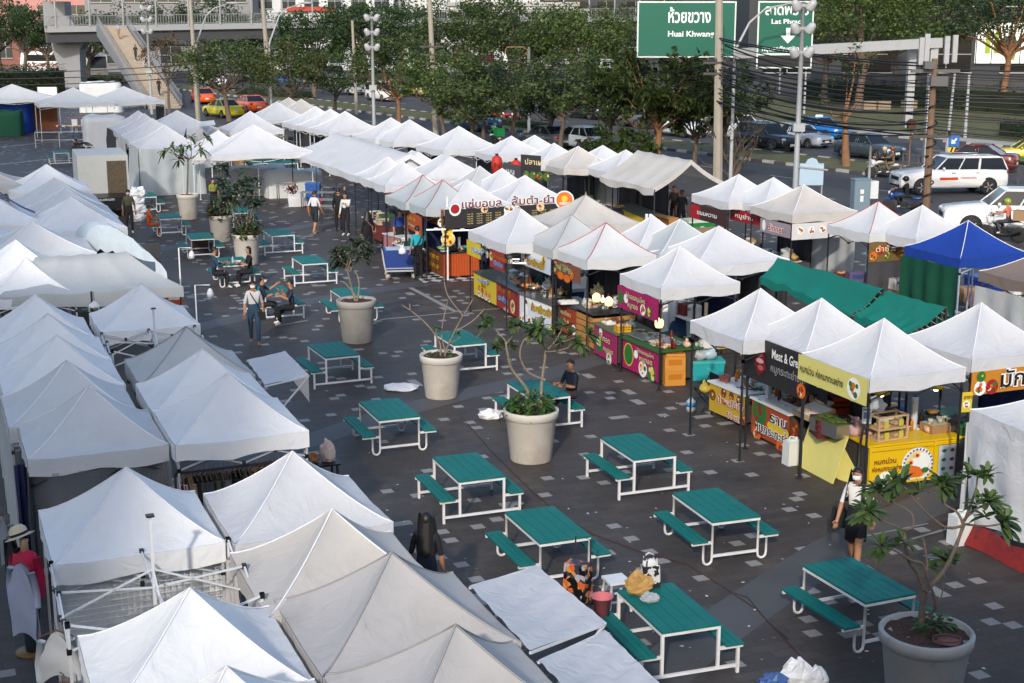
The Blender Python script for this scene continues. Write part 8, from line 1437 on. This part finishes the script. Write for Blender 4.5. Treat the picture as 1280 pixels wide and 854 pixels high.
for k in range(4): crumple('sack', 'white full sack in the stack beside the man in olive, %s from the ground' % ORD[k], gp(172, 277)+V((.05*(k % 2), .1, .33*k)), (.34, .3, .24), wp, 30+k, 'sack', 'white sacks stacked by the tables', fl=.75)
e = edge('T4', 'f', 0); sheetwall('side_cloth', 'shiny silver-white wall cloth on the nearest canopy of the walled row', e[0], e[1], .0, 2.2, 'silver', .12, flare=.25); e = edge('T4', 'a', 0); sheetwall('side_cloth', 'silver wall cloth along the left side of the walled row', e[0]*1, e[1]*1, .0, 2.2, 'silver', .1, flare=.15)
e = edge('T3', 'a', 0); sheetwall('side_cloth', 'grey half open curtain on the third canopy of the walled row', e[0], e[0].lerp(e[1], .7), .1, 2.2, 'grey', .12); e = edge('T1', 'a', 0); sheetwall('side_cloth', 'dark hanging cloths at the far end of the walled row', e[0], e[1], .1, 2.2, 'dark', .14); e = edge('T5', 'f', 0); sheetwall('side_cloth', 'plain white wall cloth on the canopy with the propped awning', e[0], e[1], .1, 2.2, 'white', .06)
t = thing('feather_flag', 'navy blue cloth flag hanging at the corner of the walled row', 'flag', gp(236, 236)); b = MB(); b.tube([V((0, 0, 0)), V((0, 0, 2.6))], .025, 5); b.build('pole', STEEL, t); b = MB(); b.grid(lambda u, v: V((-.9*(1-v)*(1-u*.6)+.05*math.sin(9*v), .05*math.sin(v*7+u*3), .5+2.5*v*(1)-.9*u*(1-v)*0-.4*u)), 4, 14); b.build('flag', pm('24306e', .7), t)
lamp(gp(158, 171, 2.1), 'lit bulb in front of the walled row', None); lamp(gp(241, 214, .9), 'lit bulb low beside the navy flag', None); lamp(gp(246, 191, 1.9), 'lit bulb under the edge of the pavilion', None)
drape('bulky stock under a bright blue tarpaulin at the far left', gp(14, 166), (3.0, 2.0, 2.1), R(5), 'blue', 5); drape('dark sheeted cart with a green cover in front of the blue tarpaulin', gp(12, 170), (1.9, 1.2, 1.8), R(5), 'dkgreen', 6); drape('grey-white sheeted stall stock left of the walled row', gp(132, 184), (2.6, 2.4, 2.0), R(20), 'plain', 7); drape('pale wrapped stock behind the trinket stall', gp(128, 140), (3.6, 2.4, 2.6), R(10), 'plain', 8); drape('black sacks heap beside the blue tarpaulin', gp(52, 153), (1.6, 1.2, 1.3), 0, 'dark', 9); drape('white sack standing by the black heap', gp(43, 154), (.8, .6, 1.3), 0, 'white', 10)
t = TENTS['T9']; o9 = V((t.location.x, t.location.y, 0)); table('long red-topped trinket table at the far stall', gp(90, 163), R(10), 4.4, 1.0, .95, pm('a84a34'), pm('c0a060'))
for k in range(7): good('trinket', '%s trinkets on the red-topped far table' % ('red', 'white', 'orange', 'teal', 'yellow', 'pink', 'grey')[k], 'goods', gp(74+5.4*k, 159, .97), 'heap', pm(('a8302c', 'c8c8c8', 'c0641c', '2a7a7a', 'c0a02c', 'b86a7a', '6a6a70')[k]), 1.2, 0, pm('d0c8b8'), seed=k)
for k, (x, lab) in enumerate(((93, 'white plastic chair before the trinket table, left one'), (106, 'white plastic chair before the trinket table, right one'))):
 t = thing('plastic_chair', lab, 'chair', gp(x, 166), R(20*k)); b = MB(); b.box((0, 0, .44), (.44, .42, .04)); b.build('seat', WHT, t); b = MB(); b.box((0, .2, .72), (.42, .04, .5)); b.build('backrest', WHT, t)
 for x_ in (-1, 1):
  for y_ in (-1, 1): b = MB(); b.box((x_*.18, y_*.17, .21), (.04, .04, .42)); b.build('leg', WHT, t)
lamp(gp(80, 131, 2.3), 'lit bulb left under the trinket stall canopy', None); lamp(gp(92, 130, 2.3), 'lit bulb right under the trinket stall canopy', None)
e = edge('T11', 'f', 0); sheetwall('back_cloth', 'rust coloured cloth inside the long grey pavilion', V(e[0])+AL*2.5, V(e[1])+AL*2.5, .1, 2.3, 'orange', .1)
person('shopper in dark green before the trinket stall', gp(72, 160)+V((-.6, 0, 0)), R(160), 'stand', '1c3a2e', '1a1c20', 1.62)
t = thing('notice_board', 'white notice board on legs before the tall hedge', 'sign', gp(61, 140)); b = MB(); b.box((0, 0, 1.6), (1.7, .08, 1.2)); b.build('panel', WHT, t); b = MB(); [b.bar((x, .06, 0), (x, .06, 2.2), .08) for x in (-.9, .9)]; b.build('frame', STEEL, t)
moto('dark motorbike parked alone on the far left plaza', gp(103, 195), R(150), '4a3030'); b = MB(); [b.bar((x, 0, 0), (x, 0, 1.0), .05) for x in (-2.2, -.7, .8, 2.2)]; b.bar((-2.2, 0, 1), (2.2, 0, 1), .05); b.bar((-2.2, 0, .5), (2.2, 0, .5), .04); tag(b.build('barrier', GSTEEL, loc=gp(83, 186)+V((0, 1, 0)), rz=R(12)), 'low grey pipe barrier behind the lone far table', 'barrier')
# ---------------------------------------------------------------- clothes stall in the left block
def garment(label, c, rz, col, L=.75, group=None, wid=.42):
 b = MB(); r = random.Random(int(c[0]*991+c[1]*77))
 for s in (-1, 1): b.grid(lambda u, v: V((s*(.025+.012*math.sin(u*9+v*4))*(1 if u < .96 else .6), (v-.5)*wid*(.55+.45*min(1, u*5))*(1+.08*math.sin(u*3)), -.05-L*u+.1*(abs(v-.5)*2)**2*(-1))), 8, 8)
 for s in (-1, 1): b.tube([V((0, s*wid*.42, -.14)), V((.01, s*wid*.55, -.4)), V((.015, s*wid*.55, -.6))], [.05, .045, .04], 6)
 t = thing('garment', label, 'garment', c, rz, group); b.build('cloth', pm(col, .85), t); b = MB(); b.tube([V((0, -.18, -.1)), V((0, 0, -.02)), V((0, .18, -.1))], .01, 4); b.tube([V((0, 0, -.02)), V((0, 0, .05)), V((0, .04, .08))], .006, 4); b.build('hanger', pm('6a4a2a', .6), t); return t
GC = [('c8ccd0', 'white'), ('7a2420', 'red'), ('a89078', 'beige'), ('1c1e22', 'black'), ('4a4c50', 'grey'), ('5a5448', 'olive grey'), ('6a6a70', 'mid grey'), ('8a6a2a', 'mustard'), ('2a3a50', 'navy'), ('8a5a3a', 'brown')]
TENTS['B3'].location.z = .09; e0, e1 = edge('B3', 'f', 1.74, -.1); d = e1-e0; rl = thing('clothes_rail', 'black clothes rail under the front of the clothes stall canopy', 'clothes rail', e0); b = MB(); b.bar((0, 0, 0), d, .03); b.build('rail', STEEL, rl)
for k in (0, 1): b = MB(); b.bar(d*k, d*k-V((0, 0, 1.72)), .03); b.build('leg', STEEL, rl)
seq = [0, 1, 2, 3, 4, 4, 4, 5, 4, 6, 6, 3, 3, 6, 5, 2, 7, 4, 0, 9, 6, 2, 8, 4, 7, 9]; rr = random.Random(2); cnt = {}
for k, i in enumerate(seq): cnt[i] = cnt.get(i, 0)+1; garment('%s garment on the rail of the clothes stall, %s from the left' % (GC[i][1], ORD[k] if k < 20 else 'twenty-'+ORD[k-20]), e0+d*(.03+.94*k/len(seq)), GY+rr.uniform(-.25, .25), GC[i][0], .7+.25*rr.random(), 'clothes on the rail of the stall')
good('price_board', 'small cream notice among the hanging clothes', 'sign', e0+d*.55-V((0, .3, .45)), 'carton', pm('c8b898'), .35, GY, WHT)
e0, e1 = edge('A4', 'f', 0, -.03); sheetwall('plastic_sheet', 'clear crumpled plastic sheet hung under the front far left canopy', e0, e1, .2, 1.86, 'film', .16); e0, e1 = edge('A4', 'f', 0, -.35); sheetwall('back_cloth', 'black cloth behind the clear plastic sheet', e0, e1, .1, 1.9, 'dark', .06)
for k in (2, 3, 4): e0, e1 = edge('A%d' % k, 'a', 0, -.03); sheetwall('side_cloth', 'grey-green side sheet on the %s canopy of the far left file' % {2: 'middle', 3: 'fourth', 4: 'front'}[k], e0, e1, .1, 1.9, 'grey' if k < 4 else 'dark', .07)
f0 = TENTS['F0'].location; f0 = V((f0.x, f0.y, 0)); t = thing('grid_panel', 'white wire grid display wall behind the bare frame', 'grid panel', f0+AL*1.02-CR*1.0, GY); b = MB()
for i in range(29): b.bar((i*.075, 0, .1), (i*.075, 0, 1.95), .007)
for i in range(26): b.bar((0, .004, .1+i*.074), (2.1, .004, .1+i*.074), .007)
b.build('wire_grid', WF, t); b = MB(); b.bar((0, 0, .05), (0, 0, 2), .03); b.bar((2.1, 0, .05), (2.1, 0, 2), .03); b.bar((0, 0, 1.98), (2.1, 0, 1.98), .03); b.build('frame', STEEL, t)
sheetwall('back_cloth', 'grey-white backing cloth behind the wire grid wall', f0+AL*1.12-CR*1.0, f0+AL*1.12+CR*1.05, .1, 1.98, 'plain', .03); sheetwall('side_cloth', 'grey cloth tied at the right side of the bare frame', f0+CR*1.0+AL*.9, f0+CR*1.0+AL*.2, .4, 1.9, 'old', .1)
for k, (col, x, lab) in enumerate((('c6c8c8', .25, 'white blouse hung on the near left corner of the bare frame'), ('6a6a68', .5, 'long grey dress hung on the near left corner of the bare frame'))): garment(lab, f0-CR*(1.12-.03*k)-AL*(.6+.3*k)+V((0, 0, 1.95-.45*k)), GY+R(75), col, .48 if k < 1 else .95, None, .36)
c = gp(41, 815); t = thing('mannequin', 'mannequin in a pink jacket, dark trousers and a cream hat', 'mannequin', c, R(-20)); b = MB(); b.lathe([(.1, .02), (.11, .25), (.17, .75), (.15, .95)], 16, sy=.7); b.build('trousers', pm('2c3c44', .8), t); b = MB(); b.lathe([(.17, .85), (.15, 1.05), (.19, 1.28), (.17, 1.38), (.06, 1.44)], 18, sy=.68)
for s in (-1, 1): b.tube([V((s*.17, 0, 1.35)), V((s*.24, .0, 1.1)), V((s*.23, -.03, .82))], [.06, .055, .045], 8)
b.build('jacket', pm('b81e48', .8), t); b = MB(); b.lathe([(.055, 1.42), (.05, 1.55), (.06, 1.58), (.01, 1.6)], 12); b.build('neck', pm('c8a888', .6), t); b = MB(); M_ = Matrix.Translation((-.06, 0, 1.62)) @ Matrix.Rotation(-.35, 4, 'Y'); h_ = MB(); h_.lathe([(.2, 0), (.12, .02), (.115, .1), (.07, .15), (.001, .16)], 20); b.add([M_ @ V(v) for v in h_.v], h_.f, 0, True); b.build('hat', pm('c8bca4', .8), t); b = MB(); h_ = MB(); h_.lathe([(.122, .02), (.121, .055)], 20); b.add([M_ @ V(v) for v in h_.v], h_.f); b.build('hat_band', BLK, t); b = MB(); b.lathe([(.03, 0), (.03, .2)], 8); b.lathe([(.22, 0), (.22, .02)], 16); b.build('stand', pm('6a4a20', .5), t)
garment('lilac striped shirt hung beside the mannequin', gp(25, 700, 1.5)+V((0, 0, 0)), R(60), 'a8acc0', .95, None, .45); garment('dark skirt hung in the shade at the left edge', gp(14, 668, 1.6), R(40), '17181c', .9); garment('grey top hung in the shade at the left edge', gp(5, 640, 1.7), R(40), '8a8c90', .7)
sheetwall('side_cloth', 'dark blue-black cloth hanging beside the left edge canopies', gp(30, 735), gp(62, 728), .2, 1.9, 'navy', .1)
crumple('plush_mannequin', 'pale bust form at the right corner of the clothes stall', gp(404, 634)+V((.1, .05, .82)), (.13, .1, .22), pm('c4b0a8', .8), 51, 'bust', fl=.5); crumple('bread_bag', 'tan bundle beside the pale bust form', gp(400, 634)+V((-.12, 0, .82)), (.13, .12, .1), pm('9a6a3c', .8), 52, 'bundle', fl=.5); table('dark side table at the right corner of the clothes stall', gp(402, 634), GY, .6, .45, .8, BLK)
for x, y, x2, lab in ((228, 398, 241, 'thin white post with a white lamp beside the grey tarpaulin'), (249, 458, 262, 'thin white post with a white fitting behind the dull grey canopy')):
 t = thing('lamp_post', lab, 'lamp post', gp(x, y)); b = MB(); b.tube([V((0, 0, 0)), V((0, 0, 2.0)), V((.35, 0, 2.0))], .022, 5); b.build('post', WF, t); b = MB(); b.lathe([(.075, 0), (.085, .1), (.05, .19), (.02, .22)], 12, (.35, 0, 1.7)); b.build('lamp_head', wp, t)
for x, y, lab in ((118, 384, 'white lamp bulb tied under the front of the grey tarpaulin'),):
 lamp(gp(x, y, 1.75), lab, WHT, 'shade', lit=False)
good('orange_print_panel', 'orange printed panel glimpsed under the right end of the grey tarpaulin', 'panel', gp(217, 380, .8), 'carton', pm('b8481c'), 1.0, GY, pm('d8d0c0'))
for k in range(3): t_ = edge('A0', 'f', 0); 
for lab, a, b_, z1 in (('black cloth wall under the front edge of the grey tarpaulin', gp(-5, 400), gp(225, 384), 1.85),): sheetwall('back_cloth', lab, a+AL*.5, b_+AL*.5-CR*.4, .1, z1, 'dark', .06)
rr = random.Random(77); b = MB()
for k in range(260):
 p = gp(rr.uniform(380, 1230), rr.uniform(430, 850)); a = rr.uniform(0, 6.28); l = rr.uniform(.012, .04); b.add([p+V((l*math.cos(a+q)*(1 if i % 2 else .6), l*math.sin(a+q)*(1 if i % 2 else .6), .014)) for i, q in enumerate((0, 1.5, 3.1, 4.6))], [(0, 1, 2, 3)], rr.choice((0, 0, 1)))
o_ = tag(b.build('litter_scraps', [wp, pm('7a6a4a', .8)]), 'tiny paper scraps and dry leaves scattered over the paving', 'litter', None, 'stuff')
rr = random.Random(41)
def clutter(on, L, n, what, place, y0=.1, y1=.8):
 for k in range(n):
  nm, kd, cols, sc = what[k % len(what)]; p = on(rr.uniform(.06, L-.06), rr.uniform(y0, y1)); lb = 'small %s among the crowded wares on the %s' % (nm.replace('_', ' '), place)
  if kd == 'bottle': bottle(p, rr.uniform(.18, .28), .033, lb, pm(rr.choice(cols), .3), pm(rr.choice(('b03020', 'd8d8d0', '2a6a3a'))), 'wares on the '+place)
  else: good(nm, lb, nm.split('_')[-1], p, kd, pm(rr.choice(cols), .5), sc*rr.uniform(.8, 1.15), rr.uniform(0, 3), pm(rr.choice(('b0702a', 'c8b48a', '6a7a3a', '8a3a22')), .6), 'wares on the '+place, k)
W1_ = [('food_bowl', 'bowl', ('c8c8c4', '9aa0a0', '2a6a8a'), .5), ('sauce_bottle', 'bottle', ('7a2418', 'b8701c', '2c1c14', 'c8c0a0'), 1), ('plastic_bag', 'bag', ('b8bcbc', 'c8a890'), .75), ('food_tray', 'tray', ('b0b0ac', 'c8c8c8'), .55), ('paper_cup', 'cup', ('c8b090', 'd0d0cc'), .9)]
clutter(on6, L6, 16, W1_, 'roast pork table', .3, .85); clutter(on5, L5, 9, W1_, 'drinks table', .35, .8); clutter(on7, L7, 14, W1_, 'yellow counter', .35, .8); clutter(on, L, 12, W1_, 'turf counter', .2, 1.0); clutter(on2, L2, 10, W1_, 'curved pink counter', .2, .9); clutter(on3, L3, 12, W1_, 'red counter', .2, 1.0); clutter(on4, L4, 14, W1_, 'salad counter', .15, .9)
Pn = gp(668, 404)+V((0, 0, .82)); clutter(lambda x, y: Pn+CR*y+AL*(.8-x), 1.7, 12, W1_, 'noodle counter', .1, .8); Ps = gp(728, 432)+V((0, 0, .92)); clutter(lambda x, y: Ps+CR*y+AL*(.7-x*.6), 1.6, 14, W1_, 'slat counter', .1, 1.1)
for k, (key, n) in enumerate((('R9', 4), ('R8', 3), ('R6', 3), ('R4', 3), ('R3', 3))):
 a, b_ = edge(key, 'a', 1.75, -.3)
 for j in range(n): p = a.lerp(b_, (j+.5)/n); o = crumple('hanging_bag', 'plastic bag of wares hanging under the eave of '+{'R9': 'the yellow stall', 'R8': 'the roast pork stall', 'R6': 'the pink grill stall', 'R4': 'the noodle stall', 'R3': 'the fried food stall'}[key], p, (.1, .09, .14), mat('clear_bag', (.5, .52, .54), .25, alpha=.6, var=.1) if j % 2 else wp, 70+k*9+j, 'bag', 'bags hung under the stall eaves', fl=.5)
for k, (x, y, col, lab) in enumerate(((905, 520, '2a6a3a', 'green gas cylinder behind the drinks table'), (700, 420, '6a6a6c', 'grey gas cylinder behind the noodle banner'), (800, 470, 'a0451c', 'orange gas cylinder behind the pink counter'))):
 t = thing('gas_cylinder', lab, 'gas cylinder', gp(x, y)+CR*1.0); b = MB(); b.lathe([(.13, 0), (.15, .05), (.15, .5), (.1, .6), (.04, .62)], 16); b.build('cylinder_body', pm(col, .5), t); b = MB(); b.lathe([(.09, .62), (.09, .72)], 12); b.build('collar', pm(col, .5), t)
